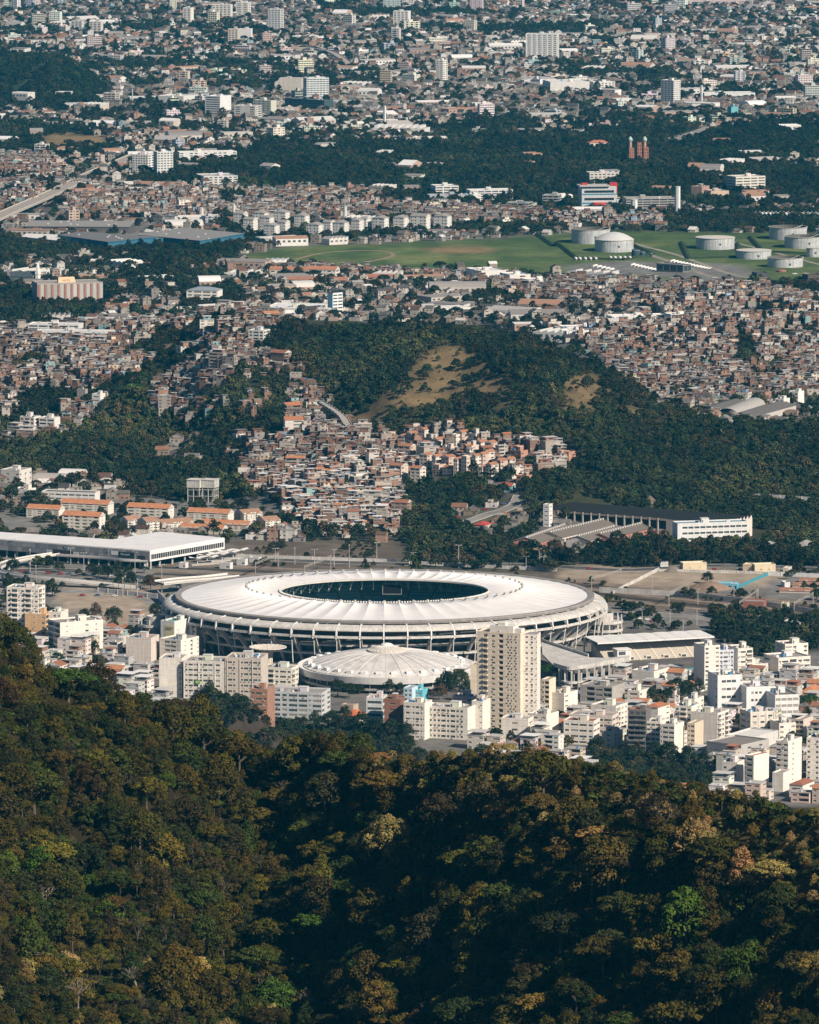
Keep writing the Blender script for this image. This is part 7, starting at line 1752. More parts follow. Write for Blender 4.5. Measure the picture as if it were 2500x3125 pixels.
def wall_material(name, cw, ch, amount=.85):
    """painted walls whose small far windows are drawn from the wall's own horizontal and vertical position"""
    m = mat(name, attr='col', rough=.85, dirt=.3, dscale=.2, streak=.2)
    nt = m.node_tree; N = nt.nodes; L = nt.links
    b = N['Principled BSDF']; src = b.inputs['Base Color'].links[0].from_socket
    g = N.new('ShaderNodeNewGeometry')
    def math_(op, a, b_=None, c_=None):
        n = N.new('ShaderNodeMath'); n.operation = op
        for i, v in enumerate((a, b_, c_)):
            if v is None: continue
            if isinstance(v, (int, float)): n.inputs[i].default_value = v
            else: L.new(v, n.inputs[i])
        return n.outputs[0]
    cr = N.new('ShaderNodeVectorMath'); cr.operation = 'CROSS_PRODUCT'; L.new(g.outputs['True Normal'], cr.inputs[0]); cr.inputs[1].default_value = (0, 0, 1)
    nm = N.new('ShaderNodeVectorMath'); nm.operation = 'NORMALIZE'; L.new(cr.outputs[0], nm.inputs[0])
    dt = N.new('ShaderNodeVectorMath'); dt.operation = 'DOT_PRODUCT'; L.new(nm.outputs[0], dt.inputs[0]); L.new(g.outputs['Position'], dt.inputs[1])
    sp = N.new('ShaderNodeSeparateXYZ'); L.new(g.outputs['Position'], sp.inputs[0])
    sn = N.new('ShaderNodeSeparateXYZ'); L.new(g.outputs['True Normal'], sn.inputs[0])
    u = math_('DIVIDE', dt.outputs['Value'], cw); v = math_('DIVIDE', sp.outputs[2], ch)
    fu = math_('FRACT', u); fv = math_('FRACT', v)
    iu = math_('FLOOR', u); iv = math_('FLOOR', v)
    cb = N.new('ShaderNodeCombineXYZ'); L.new(iu, cb.inputs[0]); L.new(iv, cb.inputs[1])
    wn_ = N.new('ShaderNodeTexWhiteNoise'); wn_.noise_dimensions = '3D'; L.new(cb.outputs[0], wn_.inputs['Vector'])
    k = math_('MULTIPLY', math_('COMPARE', fu, .5, .24), math_('COMPARE', fv, .55, .24))
    k = math_('MULTIPLY', k, math_('LESS_THAN', wn_.outputs['Value'], .5))
    k = math_('MULTIPLY', k, math_('LESS_THAN', math_('ABSOLUTE', sn.outputs[2]), .3))
    f = math_('SUBTRACT', 1.0, math_('MULTIPLY', k, amount))
    vm = N.new('ShaderNodeVectorMath'); vm.operation = 'SCALE'; L.new(src, vm.inputs[0]); L.new(f, vm.inputs['Scale'])
    L.new(vm.outputs[0], b.inputs['Base Color'])
    return m
M_MASS = wall_material('far_house_wall', 3.6, 2.9, .78)

def pick(cols, N, rng=RNG, p=None, var=.12):
    cols = np.array(cols)
    i = rng.choice(len(cols), N, p=p)
    return np.clip(cols[i] * (1 + rng.normal(0, var, (N, 1))), .01, .85)

TOWN_W = [(0.50, 0.46, 0.40), (0.35, 0.31, 0.265), (0.66, 0.63, 0.59), (0.31, 0.245, 0.20), (0.26, 0.24, 0.22), (0.33, 0.215, 0.165), (0.28, 0.37, 0.38)]
TOWN_WP = [.26, .2, .18, .13, .12, .09, .02]
TOWN_R = [(0.13, 0.072, 0.052), (0.13, 0.12, 0.112), (0.085, 0.08, 0.075), (0.21, 0.195, 0.18), (0.56, 0.54, 0.51), (0.27, 0.14, 0.09)]
TOWN_RP = [.24, .22, .22, .14, .07, .11]
BRICKS = [(0.26, 0.15, 0.105), (0.19, 0.115, 0.085), (0.33, 0.20, 0.14), (0.40, 0.34, 0.29), (0.58, 0.52, 0.46), (0.30, 0.27, 0.25), (0.28, 0.42, 0.40), (0.27, 0.15, 0.11), (0.62, 0.50, 0.36), (0.30, 0.38, 0.50)]
BRICKP = [.20, .17, .14, .14, .10, .13, .02, .07, .02, .01]

def xlim(y):
    return 0.0615 * y * 1.12 + 20

def lattice(y0, y1, cw, cd, ang, jit=.15, block=None):
    """rotated lattice of lots with streets cut out; returns x, y"""
    R = 0.062 * y1 * 1.15 + 60
    r = hypot(R, (y1 - y0) / 2) + 20
    nx_, ny_ = int(2 * r / cw), int(2 * r / cd)
    I, J = np.meshgrid(np.arange(nx_), np.arange(ny_), indexing='ij')
    if block:
        bi, bj = block
        keep = (I % bi != 0) & (J % bj != 0)
        I, J = I[keep], J[keep]
    I = I.ravel(); J = J.ravel()
    u = -r + (I + .5 + RNG.uniform(-jit, jit, I.shape)) * cw; v = -r + (J + .5 + RNG.uniform(-jit, jit, J.shape)) * cd
    x = u * cos(ang) - v * sin(ang); y = (y0 + y1) / 2 + u * sin(ang) + v * cos(ang)
    k = (y > y0) & (y < y1) & (abs(x) < xlim(y))
    return x[k], y[k]

def free(x, y, w, d, rz):
    ok = ~occ_at(x, y)
    for a, b in ((-.5, -.5), (.5, -.5), (.5, .5), (-.5, .5)):
        ok &= ~occ_at(x + a * w * np.cos(rz) - b * d * np.sin(rz), y + a * w * np.sin(rz) + b * d * np.cos(rz))
    return ok

TREES = []      # (x, y, z, radius, height, colour index, kind)
ORD = ['first', 'second', 'third', 'fourth', 'fifth', 'sixth', 'seventh', 'eighth', 'ninth', 'tenth', 'eleventh', 'twelfth', 'thirteenth', 'fourteenth', 'fifteenth', 'sixteenth', 'seventeenth', 'eighteenth', 'nineteenth', 'twentieth']
def ordinal(i):
    if i < 20:
        return ORD[i]
    return '%d%s' % (i + 1, {1: 'st', 2: 'nd', 3: 'rd'}.get((i + 1) % 10 if (i + 1) % 100 not in (11, 12, 13) else 0, 'th'))
def name_by_place(items, what):
    """items: [(object, descriptor, place, px)] -> labels told apart by their order from the left"""
    groups = {}
    for it in items:
        groups.setdefault((it[1], it[2]), []).append(it)
    for (d, pl), L in groups.items():
        L.sort(key=lambda q: q[3])
        for i, it in enumerate(L):
            it[0]['label'] = '%s, %s%s' % (d, pl, '' if len(L) == 1 else ', %s from left' % ordinal(i))

# --- single mid-rise buildings and halls scattered through the flat town (things)
def place_name(px, py):
    col = 'left' if px < 500 else 'centre left' if px < 1000 else 'centre' if px < 1500 else 'centre right' if px < 2000 else 'right'
    row = 'at the top edge' if py < 120 else 'in the far town' if py < 300 else 'near the far wooded park' if py < 640 else 'beyond the wooded hill'
    return row + ' ' + col
MID = []
rs = random.Random(21)
def midrise(x, y, w, d, h, rz, col, style):
    z = float(H(x, y))
    o = thing('city_building', '', 'building', (x, y, z), rz, 'mid-rise buildings of the far town')
    nf = max(2, int(h / 3.1)); fh = h / nf
    m = MB(col); gl = MB()
    c1 = max(2, int(w / 3.6)); c2 = max(2, int(d / 3.6))
    pat = {0: 'w', 1: 'W', 2: 'b', 3: 'ws', 4: 'wB'}[style]
    L1 = (pat * c1)[:c1]; L2 = '.' * 1 + (pat * c2)[:max(1, c2 - 2)] + '.'
    if rs.random() < .35: L2 = '.'
    facade(o, m, (-w / 2, -d / 2), (w / 2, -d / 2), 0, fh, nf, L1, col, None, 0, False, rs=rs, joint=False, glass=gl)
    facade(o, m, (w / 2, -d / 2), (w / 2, d / 2), 0, fh, nf, L2, col, None, 0, False, rs=rs, joint=False, glass=gl)
    facade(o, m, (-w / 2, d / 2), (-w / 2, -d / 2), 0, fh, nf, L2, col, None, 0, False, rs=rs, joint=False, glass=gl)
    m.face([(w / 2, d / 2, 0), (-w / 2, d / 2, 0), (-w / 2, d / 2, h), (w / 2, d / 2, h)])
    part('wall', m, M_PAINT, o)
    if gl.f: part('windows', gl, M_GLASS3 if rs.random() < .4 else M_GLASS, o, stuff=True)
    r = MB(col); rc = rs.choice([(0.28, 0.26, 0.245), (0.42, 0.40, 0.38), (0.2, 0.19, 0.18), (0.55, 0.53, 0.5)])
    r.face([(-w / 2, -d / 2, h - .6), (w / 2, -d / 2, h - .6), (w / 2, d / 2, h - .6), (-w / 2, d / 2, h - .6)], rc)
    bx = rs.uniform(-.3, .1) * w
    r.box(bx, -d * .2, h - .6, bx + w * .25, d * .25, h + rs.uniform(2, 4), col, (0.5, 0.48, 0.46), bottom=False)
    part('roof', r, M_PAINT, o)
    occ_rect(x, y, w, d, rz, 3)
    px, py = proj(x, y, z)
    cn = 'white' if min(col) > .62 else 'green-grey' if col[1] > col[0] else 'cream' if col[0] > .6 else 'brown' if col[0] > 1.5 * col[2] else 'grey'
    MID.append((o, '%s %d-storey %s' % (cn, nf, 'slab' if w > 2.2 * d else 'tower' if h > 1.5 * w else 'block'), place_name(px, py), px))
MIDCOL = [(0.70, 0.68, 0.65), (0.66, 0.61, 0.53), (0.55, 0.51, 0.46), (0.70, 0.67, 0.62), (0.42, 0.46, 0.45), (0.50, 0.40, 0.32), (0.52, 0.50, 0.48)]
n = 0
for tries in range(4000):
    py = 700 * rs.random() ** 1.5 - 10
    px = rs.uniform(-60, 2560)
    x, y, _ = flat(px, py)
    z_ = int(zone_at(np.array([x]), np.array([y]))[0])
    if z_ not in (CITY, MIXED) or (z_ == MIXED and rs.random() < .8):
        continue
    big = rs.random() < .22 + (.2 if py < 330 and px < 1500 else 0)
    w = rs.uniform(12, 24) * (1.4 if rs.random() < .15 else 1); d = rs.uniform(10, 15); h = rs.uniform(8, 13) if not big else rs.uniform(14, 27 if py < 420 else 19)
    rz = radians(rs.choice([-35, -20, -12, 8, 15, 25, 40]) + rs.uniform(-4, 4))
    if not free(np.array([x]), np.array([y]), w + 6, d + 6, rz)[0]:
        continue
    midrise(x, y, w, d, h, rz, tuple(c * rs.uniform(.85, 1.05) for c in rs.choice(MIDCOL)), rs.randrange(5))
    n += 1
    if n >= 215:
        break
name_by_place(MID, 'building')

# --- low halls with shallow vaulted or pitched roofs
HALLS = []
n = 0
for tries in range(3000):
    py = rs.uniform(10, 1060); px = rs.uniform(-60, 2560)
    x, y, z = ground_hit(px, py, 6150)
    z_ = int(zone_at(np.array([x]), np.array([y]))[0])
    wood = z_ == FOREST and py < 660 and z < 14 and rs.random() < .6
    if not wood and (z_ not in (CITY, MIXED) or z > 14):
        continue
    w = rs.uniform(16, 30) if wood else rs.uniform(22, 60); d = rs.uniform(16, 34); h = rs.uniform(5, 9)
    rz = radians(rs.choice([-30, -15, 5, 15, 30]) + rs.uniform(-5, 5))
    if not free(np.array([x]), np.array([y]), w + 4, d + 4, rz)[0]:
        continue
    wc = rs.choice([(0.60, 0.57, 0.53), (0.5, 0.45, 0.4), (0.68, 0.66, 0.63), (0.42, 0.3, 0.24)])
    rc = rs.choice([(0.55, 0.53, 0.50), (0.38, 0.355, 0.335), (0.27, 0.25, 0.235), (0.66, 0.65, 0.63), (0.33, 0.19, 0.13), (0.22, 0.2, 0.19)])
    form = rs.choice(['pitched', 'pitched', 'vaulted', 'sawtooth', 'flat'])
    o = thing('warehouse', '', 'warehouse', (x, y, z), rz, 'halls of the far town')
    m = MB(wc); m.box(-w / 2, -d / 2, -2, w / 2, d / 2, h, wc, rc, bottom=False)
    for q in range(int(w / 6)):
        u = -w / 2 + (q + .3) * 6; m.box(u, -d / 2 - .06, h * .5, u + 3, -d / 2, h * .78, (0.06, 0.065, 0.07))
    part('wall', m, M_PAINT, o)
    nb = 1 if form in ('flat',) else rs.choice([1, 2, 3])
    for q in range(nb):
        a0 = -d / 2 + d * q / nb; a1 = -d / 2 + d * (q + 1) / nb
        r = MB(rc)
        if form == 'pitched':
            P = [[(s_ * (w / 2 + .5), yy, zz2) for yy, zz2 in ((a0 - .3, h), ((a0 + a1) / 2, h + (a1 - a0) * .16), (a1 + .3, h))] for s_ in (-1, 1)]
            r.grid(P); r.face([(w / 2, a0, h), (w / 2, a1, h), (w / 2, (a0 + a1) / 2, h + (a1 - a0) * .16)], wc); r.face([(-w / 2, a1, h), (-w / 2, a0, h), (-w / 2, (a0 + a1) / 2, h + (a1 - a0) * .16)], wc)
        elif form == 'vaulted':
            P = [[(s_ * (w / 2 + .3), a0 + (a1 - a0) * (.5 - .5 * cos(pi * t)), h + (a1 - a0) * .2 * sin(pi * t)) for t in np.linspace(0, 1, 9)] for s_ in (-1, 1)]
            r.grid(P); r.face(list(P[1]), wc); r.face(list(P[0])[::-1], wc)
        elif form == 'sawtooth':
            for t in range(5):
                x0 = -w / 2 + w * t / 5; x1 = x0 + w / 5
                r.face([(x0, a0, h), (x1, a0, h + 2.4), (x1, a1, h + 2.4), (x0, a1, h)]); r.face([(x1, a0, h), (x1, a1, h), (x1, a1, h + 2.4), (x1, a0, h + 2.4)], (0.5, 0.5, 0.48)); r.face([(x0, a0, h), (x1, a0, h), (x1, a0, h + 2.4)], wc)
        else:
            r.box(-w / 2 - .3, a0 - .3, h + .01, w / 2 + .3, a1 + .3, h + .5)
        part('roof', r, M_PLAIN, o)
    occ_rect(x, y, w, d, rz, 2)
    cn = 'white-roofed' if rc[0] > .5 else 'brown-roofed' if rc[0] > 1.5 * rc[2] else 'grey-roofed'
    HALLS.append((o, '%s %s hall' % (cn, form), place_name(*[float(v) for v in proj(x, y, z)]), float(proj(x, y, z)[0])))
    n += 1
    if n >= 225:
        break
name_by_place(HALLS, 'hall')

# --- the mass of small houses of the flat town
town = Mass()
bands = [(5050, 6900, -.28), (6500, 7500, .25), (7450, 8200, -.42), (8200, 8900, .12), (8900, 9600, .5), (9600, 10500, -.2), (10500, 11600, .3), (11600, 13500, -.45)]
for y0, y1, ang in bands:
    far = y0 > 9000
    cw, cd = (11.5, 14.5) if far else (10.0, 12.5)
    x, y = lattice(y0, y1, cw, cd, ang, .12, (9, 4))
    a2 = ang + .5 * (vnoise(x / 240, y / 420) - .5)
    z = H(x, y); zn = zone_at(x, y, z)
    k = (zn == CITY) | (zn == MIXED)
    x, y, z, zn, a2 = x[k], y[k], z[k], zn[k], a2[k]
    N = len(x)
    w = RNG.uniform(.8, 1.2, N) * cw; d = RNG.uniform(.55, .95, N) * cd
    ok = free(x, y, w * .8, d * .8, a2)
    patch = fbm(x / 130, y / 230, 3)
    tree = (RNG.random(N) < np.where(zn == MIXED, .46, .28) + np.clip(patch - .46, 0, 1) * 4.6) & ok
    TREES.append((x[tree], y[tree], z[tree], RNG.uniform(3.4, 7.2, tree.sum()), 1))
    gone = RNG.random(N) < .06
    k = ok & ~tree & ~gone
    x, y, z, w, d, a2 = x[k], y[k], z[k], w[k], d[k], a2[k]; N = len(x)
    h = RNG.choice([2.9, 3.5, 5.0, 6.2, 8.6, 12.0], N, p=[.30, .25, .22, .14, .06, .03]) + RNG.uniform(-.3, .5, N)
    a2 = a2 + np.where(RNG.random(N) < .25, pi / 2, 0) * 0
    wc = pick(TOWN_W, N, p=TOWN_WP, var=.15); rc = pick(TOWN_R, N, p=TOWN_RP, var=.2)
    g_ = RNG.random(N) < .62
    town.boxes(x, y, z - 2, w, d, h + 2, a2, wc, rc)
    gg = np.where(g_)[0]
    sw = RNG.random(len(gg)) < .5
    gw, gd = np.where(sw, d[gg], w[gg]) + .8, np.where(sw, w[gg], d[gg]) + .8
    town.gables(x[gg], y[gg], z[gg] + h[gg] - .02, gw, gd, gd * .26, a2[gg] + np.where(sw, pi / 2, 0), rc[gg], wc[gg])
    f_ = np.where(~g_ & (RNG.random(N) < .7))[0]       # roof rooms and tanks on flat roofs
    town.boxes(x[f_] + RNG.uniform(-1.5, 1.5, len(f_)), y[f_] + RNG.uniform(-1.5, 1.5, len(f_)), z[f_] + h[f_], w[f_] * .4, d[f_] * .35, RNG.uniform(1.2, 2.8, len(f_)), a2[f_], wc[f_], pick(TOWN_R, len(f_), p=TOWN_RP))
t_o = town.build('town_houses', M_MASS)
t_o['label'] = 'the countless small houses of the flat town beyond the hill'; t_o['category'] = 'houses'

# --- hillside settlements: crowded brick houses on several levels
fav = Mass()
FAV = []
for y0, y1, ang in ((5080, 5750, .18), (5700, 6350, -.25), (5850, 6900, .32), (6700, 7450, -.12), (7400, 9000, .22)):
    cw = 6.8 if y0 < 6500 else 7.2
    x, y = lattice(y0, y1, cw, cw * 1.12, ang, .24)
    a2 = ang + 1.1 * (vnoise(x / 60, y / 60) - .5)
    z = H(x, y); zn = zone_at(x, y, z)
    yc = np.interp(x, HILL[0], HILL[1])
    k = (zn == FAVELA) & ~((y > yc + 160) & (y < 6000))
    N = len(x)
    w = RNG.uniform(.7, 1.45, N) * cw; d = RNG.uniform(.6, 1.1, N) * cw
    k &= free(x, y, w * .8, d * .8, a2)
    dens = fbm(x / 55 + 40, y / 80, 3)
    tr = k & (RNG.random(N) < .12 + np.clip(dens - .46, 0, 1) * 4.8)
    TREES.append((x[tr], y[tr], z[tr], RNG.uniform(2.6, 5.0, tr.sum()), 1))
    k &= ~tr & (RNG.random(N) > .06)
    x, y, z, w, d, a2 = x[k], y[k], z[k], w[k], d[k], a2[k]; N = len(x)
    st_ = RNG.choice([1, 2, 3, 4], N, p=[.32, .42, .20, .06])
    h = st_ * 2.75 + RNG.uniform(-.3, .4, N)
    wc = pick(BRICKS, N, p=BRICKP, var=.15)
    bg_ = RNG.random(N) < .05
    w = np.where(bg_, w * 1.6, w); d = np.where(bg_, d * 1.5, d); h = np.where(bg_, h + 2.75, h); st_ = np.where(bg_, st_ + 1, st_); wc[bg_] = pick([(0.60, 0.56, 0.5), (0.4, 0.35, 0.3), (0.28, 0.2, 0.16)], int(bg_.sum()))
    FAV.append(np.stack([x, y, z, w, d, h, a2, st_, *wc.T], 1))
FAV = np.concatenate(FAV)
# the three hundred that show largest become houses of their own
fx, fy = proj(FAV[:, 0], FAV[:, 1], FAV[:, 2])
inview = (fx > 20) & (fx < 2480) & (fy > 900) & (fy < 1700) & (FAV[:, 1] < np.interp(FAV[:, 0], HILL[0], HILL[1]) + 30)
score = np.where(inview, FAV[:, 3] * (FAV[:, 5] + 2) / FAV[:, 1] ** 2 * (1 + 2.0 * (FAV[:, 1] < 5480)), 0)
order = np.argsort(-score)
SEL = FAV[order[:290]]
R_ = FAV[order[290:]]
N = len(R_)
x, y, z, w, d, h, a2, st_ = R_[:, :8].T; wc = R_[:, 8:11]
slab = pick([(0.26, 0.245, 0.23), (0.19, 0.175, 0.165), (0.34, 0.32, 0.305), (0.14, 0.13, 0.12)], N, var=.15)
fav.boxes(x, y, z - 4, w, d, h + 4, a2, wc, slab)
up = np.where(RNG.random(N) < .75)[0]                      # an upper room set back on the slab
uh = RNG.uniform(2.3, 2.9, len(up)); uw = w[up] * RNG.uniform(.45, .85, len(up)); ud = d[up] * RNG.uniform(.45, .85, len(up))
ox = RNG.uniform(-.15, .15, len(up)) * w[up]; oy = RNG.uniform(-.05, .2, len(up)) * d[up]
ux_, uy_ = x[up] + ox, y[up] + oy
wc2 = pick(BRICKS, len(up), p=BRICKP, var=.15)
fav.boxes(ux_, uy_, z[up] + h[up], uw, ud, uh, a2[up], wc2, slab[up])
sh = RNG.random(len(up)) < .75                              # sheet roofs
i2 = up[sh]
shc = pick([(0.56, 0.55, 0.53), (0.34, 0.32, 0.305), (0.20, 0.185, 0.175), (0.27, 0.12, 0.08), (0.68, 0.67, 0.65)], len(i2), p=[.12, .27, .45, .11, .05], var=.15)
fav.boxes(ux_[sh], uy_[sh], z[i2] + h[i2] + uh[sh] + .3, uw[sh] + 1.3, ud[sh] + 1.3, np.full(len(i2), .18), a2[i2], shc * .8, shc)
tk = np.where(RNG.random(N) < .4)[0]                       # roof tanks
tc = pick([(0.04, 0.16, 0.36), (0.55, 0.54, 0.52), (0.35, 0.34, 0.33)], len(tk), p=[.3, .3, .4])
fav.boxes(x[tk] + RNG.uniform(-2, 2, len(tk)), y[tk] - d[tk] * .3, z[tk] + h[tk], np.full(len(tk), 1.3), np.full(len(tk), 1.3), np.full(len(tk), 1.2), a2[tk], tc, tc)
pj = np.where(RNG.random(N) < .5)[0]                       # lean-to rooms at the foot
fav.boxes(x[pj] + w[pj] * .5 * np.sin(a2[pj]), y[pj] - d[pj] * .55, z[pj] - 4, w[pj] * .7, d[pj] * .4, RNG.uniform(5.5, 7.5, len(pj)), a2[pj], pick(BRICKS, len(pj), p=BRICKP), slab[pj])
f_o = fav.build('hillside_houses', M_MASS)
f_o['label'] = 'the crowded brick houses covering the hillside settlements'; f_o['category'] = 'houses'

def small_house(px_, x, y, z, w, d, h, rz, st_, col, name, cat, group, rs, roofk=None):
    o = thing(name, '', cat, (x, y, z), rz, group)
    st_ = int(st_); fh = h / st_
    m = MB(col)
    pats = ['.w.', 'w.w', 'ww', '.W', 'w,W', 'bw', 'wb'][:7]
    m.box(-w / 2, -d / 2, -5, w / 2, d / 2, 0, tuple(c * .8 for c in col), bottom=False)
    for (p, q, vis) in (((-w / 2, -d / 2), (w / 2, -d / 2), 1), ((w / 2, -d / 2), (w / 2, d / 2), 1), ((w / 2, d / 2), (-w / 2, d / 2), 0), ((-w / 2, d / 2), (-w / 2, -d / 2), 0)):
        facade(o, m, p, q, 0, fh, st_, rs.choice(pats) if vis else '.', col, None, 0, vis, (0, 0, 3, 1), rs, 1.15, .9, joint=True)
    part('wall', m, M_PAINT, o)
    rk = roofk or rs.choice(['slab', 'upper', 'upper', 'upper', 'sheet', 'gable'])
    slabc = rs.choice([(0.45, 0.43, 0.41), (0.36, 0.34, 0.32), (0.55, 0.53, 0.5)])
    r = MB(slabc)
    desc = ''
    if rk == 'gable':
        r.box(-w / 2, -d / 2, h - .02, w / 2, d / 2, h + .05); part('ceiling_slab', r, M_PAINT, o)
        tile_roof(o, -w / 2, -d / 2, w / 2, d / 2, h + .1, min(w, d) * .22, rs.choice([TILE, (0.30, 0.13, 0.08), (0.45, 0.2, 0.1)]), axis='x' if w > d else 'y'); desc = 'tiled gable'
    else:
        r.box(-w / 2 - .25, -d / 2 - .25, h, w / 2 + .25, d / 2 + .25, h + .22, slabc); ro = part('roof_slab', r, M_PAINT, o)
        desc = 'bare roof slab'
        if rk == 'upper':
            uw, ud, uh = w * rs.uniform(.5, .85), d * rs.uniform(.5, .8), 2.6
            c2 = tuple(pick(BRICKS, 1, p=BRICKP)[0])
            u = MB(c2); u.box(-uw / 2, d * .45 - ud, h + .22, uw / 2, d * .45, h + .22 + uh, c2, bottom=False); u.box(-uw * .2, d * .45 - ud - .04, h + 1.1, uw * .15, d * .45 - ud, h + 2.2, (0.04, 0.04, 0.045))
            uo = part('upper_room', u, M_PAINT, o)
            s_ = MB(rs.choice([(0.68, 0.67, 0.65), (0.5, 0.48, 0.46), (0.32, 0.3, 0.28), (0.38, 0.17, 0.11)])); s_.box(-uw / 2 - .7, d * .45 - ud - .9, h + uh + .35, uw / 2 + .7, d * .45 + .3, h + uh + .5); part('sheet_roof', s_, M_PLAIN, uo)
            desc = 'sheet-roofed upper room'
        elif rk == 'sheet':
            s_ = MB(rs.choice([(0.70, 0.69, 0.67), (0.5, 0.48, 0.46)])); s_.box(-w / 2 - .5, -d / 2 - .6, h + 2.3, w / 2 + .5, d / 2 + .4, h + 2.45); part('sheet_roof', s_, M_PLAIN, o)
            p_ = MB((0.4, 0.38, 0.36))
            for a in (-1, 1):
                for b in (-1, 1):
                    p_.box(a * (w / 2 - .3) - .1, b * (d / 2 - .3) - .1, h + .22, a * (w / 2 - .3) + .1, b * (d / 2 - .3) + .1, h + 2.3)
            part('roof_posts', p_, M_PLAIN, o); desc = 'canopied roof terrace'
        if rs.random() < .5:
            t = MB(); c = rs.choice([(0.05, 0.18, 0.4), (0.55, 0.55, 0.53)]); t.tube(rs.uniform(-.3, .3) * w, -d * .3, h + .22, h + 1.4, .65, .6, 8, c); part('water_tank', t, M_PLAIN, ro)
    cn = 'white' if min(col) > .55 else 'grey' if max(col) - min(col) < .09 else 'teal' if col[1] > col[0] else 'blue' if col[2] > col[0] else 'tan' if col[0] > .5 else 'brick'
    return o, '%s %s-storey house, %s' % (cn, ['one', 'two', 'three', 'four', 'five'][st_ - 1], desc)
rs = random.Random(5)
L_fav = []
for r in SEL:
    px, py = [float(v) for v in proj(r[0], r[1], r[2])]
    o, de = small_house(px, float(r[0]), float(r[1]), float(r[2]), float(r[3]), float(r[4]), float(r[5]), float(r[6]), r[7], tuple(float(c) for c in r[8:11]), 'hillside_house', 'house', 'houses of the hillside settlements', rs)
    lv = ('hill foot' if py > 1560 else 'lower slope' if py > 1480 else 'mid slope' if py > 1400 else 'upper slope') + (' behind tiled estate' if px < 720 else ' behind station' if px < 880 else ' left of stadium screen' if px < 1050 else ' behind stadium')
    L_fav.append((o, de, lv, px))
name_by_place(L_fav, 'house')
# --- low white houses filling the near blocks
x, y = lattice(4020, 4720, 12.5, 13.5, -.38, .15, (7, 4))
z = H(x, y); zn = zone_at(x, y, z); px, py = proj(x, y, z)
a2 = np.full(len(x), -.38)
k = (zn == LOW) & free(x, y, np.full(len(x), 11.), np.full(len(x), 11.), a2) & (px > -30) & (px < 2530) & (z < 4) & ~((px > 500) & (px < 1440) & (py > 2050)) & (py < 60 + np.interp(px, [p[0] for p in RIDGE_PX], [p[1] for p in RIDGE_PX]))
L_low = []
for i in np.where(k)[0]:
    if rs.random() < .22:
        TREES.append((np.array([x[i]]), np.array([y[i]]), np.array([z[i]]), np.array([rs.uniform(3.5, 6)]), 1)); continue
    col = rs.choice([WARM, WARM, (0.64, 0.6, 0.54), (0.6, 0.5, 0.42), (0.5, 0.48, 0.45)])
    st_ = rs.choice([1, 2, 2, 3, 3, 4])
    o, de = small_house(px[i], float(x[i]), float(y[i]), float(z[i]), rs.uniform(8, 11.5), rs.uniform(8, 12), st_ * 3.0, -.38, st_, tuple(c * rs.uniform(.9, 1.03) for c in col), 'town_house', 'house', 'low houses between the apartment blocks', rs, rs.choice(['slab', 'slab', 'gable', 'upper', 'slab', 'sheet']))
    L_low.append((o, de, ('front row' if py[i] > 2230 else 'middle rows' if py[i] > 2100 else 'back rows') + (' left of the long slab' if px[i] < 560 else ' by the dome' if px[i] < 1450 else ' right of the tower' if px[i] < 1850 else ' left of the school' if px[i] < 2150 else ' by the school'), float(px[i])))
name_by_place(L_low, 'house')
# ------------------------------------------------------------------ trees
M_LEAF = bpy.data.materials.new('leaves'); M_LEAF.use_nodes = True
def _leafmat(m):
    nt = m.node_tree; N = nt.nodes; L = nt.links; b = N['Principled BSDF']
    t = N.new('ShaderNodeAttribute'); t.attribute_type = 'INSTANCER'; t.attribute_name = 'tint'
    c = N.new('ShaderNodeAttribute'); c.attribute_type = 'GEOMETRY'; c.attribute_name = 'col'
    v = N.new('ShaderNodeVectorMath'); v.operation = 'MULTIPLY'
    L.new(t.outputs['Color'], v.inputs[0]); L.new(c.outputs['Color'], v.inputs[1])
    L.new(v.outputs[0], b.inputs['Base Color'])
    b.inputs['Roughness'].default_value = .75; b.inputs['Specular IOR Level'].default_value = .12
_leafmat(M_LEAF)
M_BARK = mat('bark', (0.13, 0.105, 0.08), .95, dirt=.4, dscale=1.5)
M_PALEBARK = mat('pale_bark', (0.30, 0.26, 0.21), .95, dirt=.4, dscale=1.5)

def leaf_cloud(rng, lobes, n_per, size, flat_=0.0):
    """quads spread over the shells of overlapping lobes [(centre, radii)]"""
    V = []; cols = []
    for (c, r), n in zip(lobes, n_per):
        p = rng.normal(0, 1, (n, 3)); p /= np.linalg.norm(p, axis=1)[:, None]
        p[:, 2] = np.where(p[:, 2] < -.45, -p[:, 2] * .6, p[:, 2])
        p /= np.linalg.norm(p, axis=1)[:, None]
        rad = rng.uniform(.72, 1.06, (n, 1)) ** .8
        pos = np.array(c) + p * np.array(r) * rad
        nrm = p / np.array(r); nrm /= np.linalg.norm(nrm, axis=1)[:, None]
        nrm = nrm + rng.normal(0, .36, (n, 3)); nrm[:, 2] += .15; nrm /= np.linalg.norm(nrm, axis=1)[:, None]
        t = np.cross(nrm, rng.normal(0, 1, (n, 3))); t /= np.linalg.norm(t, axis=1)[:, None]
        bt = np.cross(nrm, t)
        s_ = size * rng.uniform(.55, 1.35, (n, 1))
        q = np.stack([pos - t * s_ * .5 - bt * s_ * .32, pos + t * s_ * .5 - bt * s_ * .32 * rng.uniform(.4, 1.2, (n, 1)), pos + t * s_ * .5 + bt * s_ * .4, pos - t * s_ * .5 * rng.uniform(.5, 1.1, (n, 1)) + bt * s_ * .36], 1)
        V.append(q.reshape(-1, 3))
        k = rng.uniform(.62, 1.35, (n, 1)) * rng.uniform(.85, 1.15)
        cols.append(np.clip(np.concatenate([k * rng.uniform(.85, 1.2, (n, 1)), k, k * rng.uniform(.7, 1.2, (n, 1))], 1), .3, 2))
    return np.concatenate(V), np.concatenate(cols)

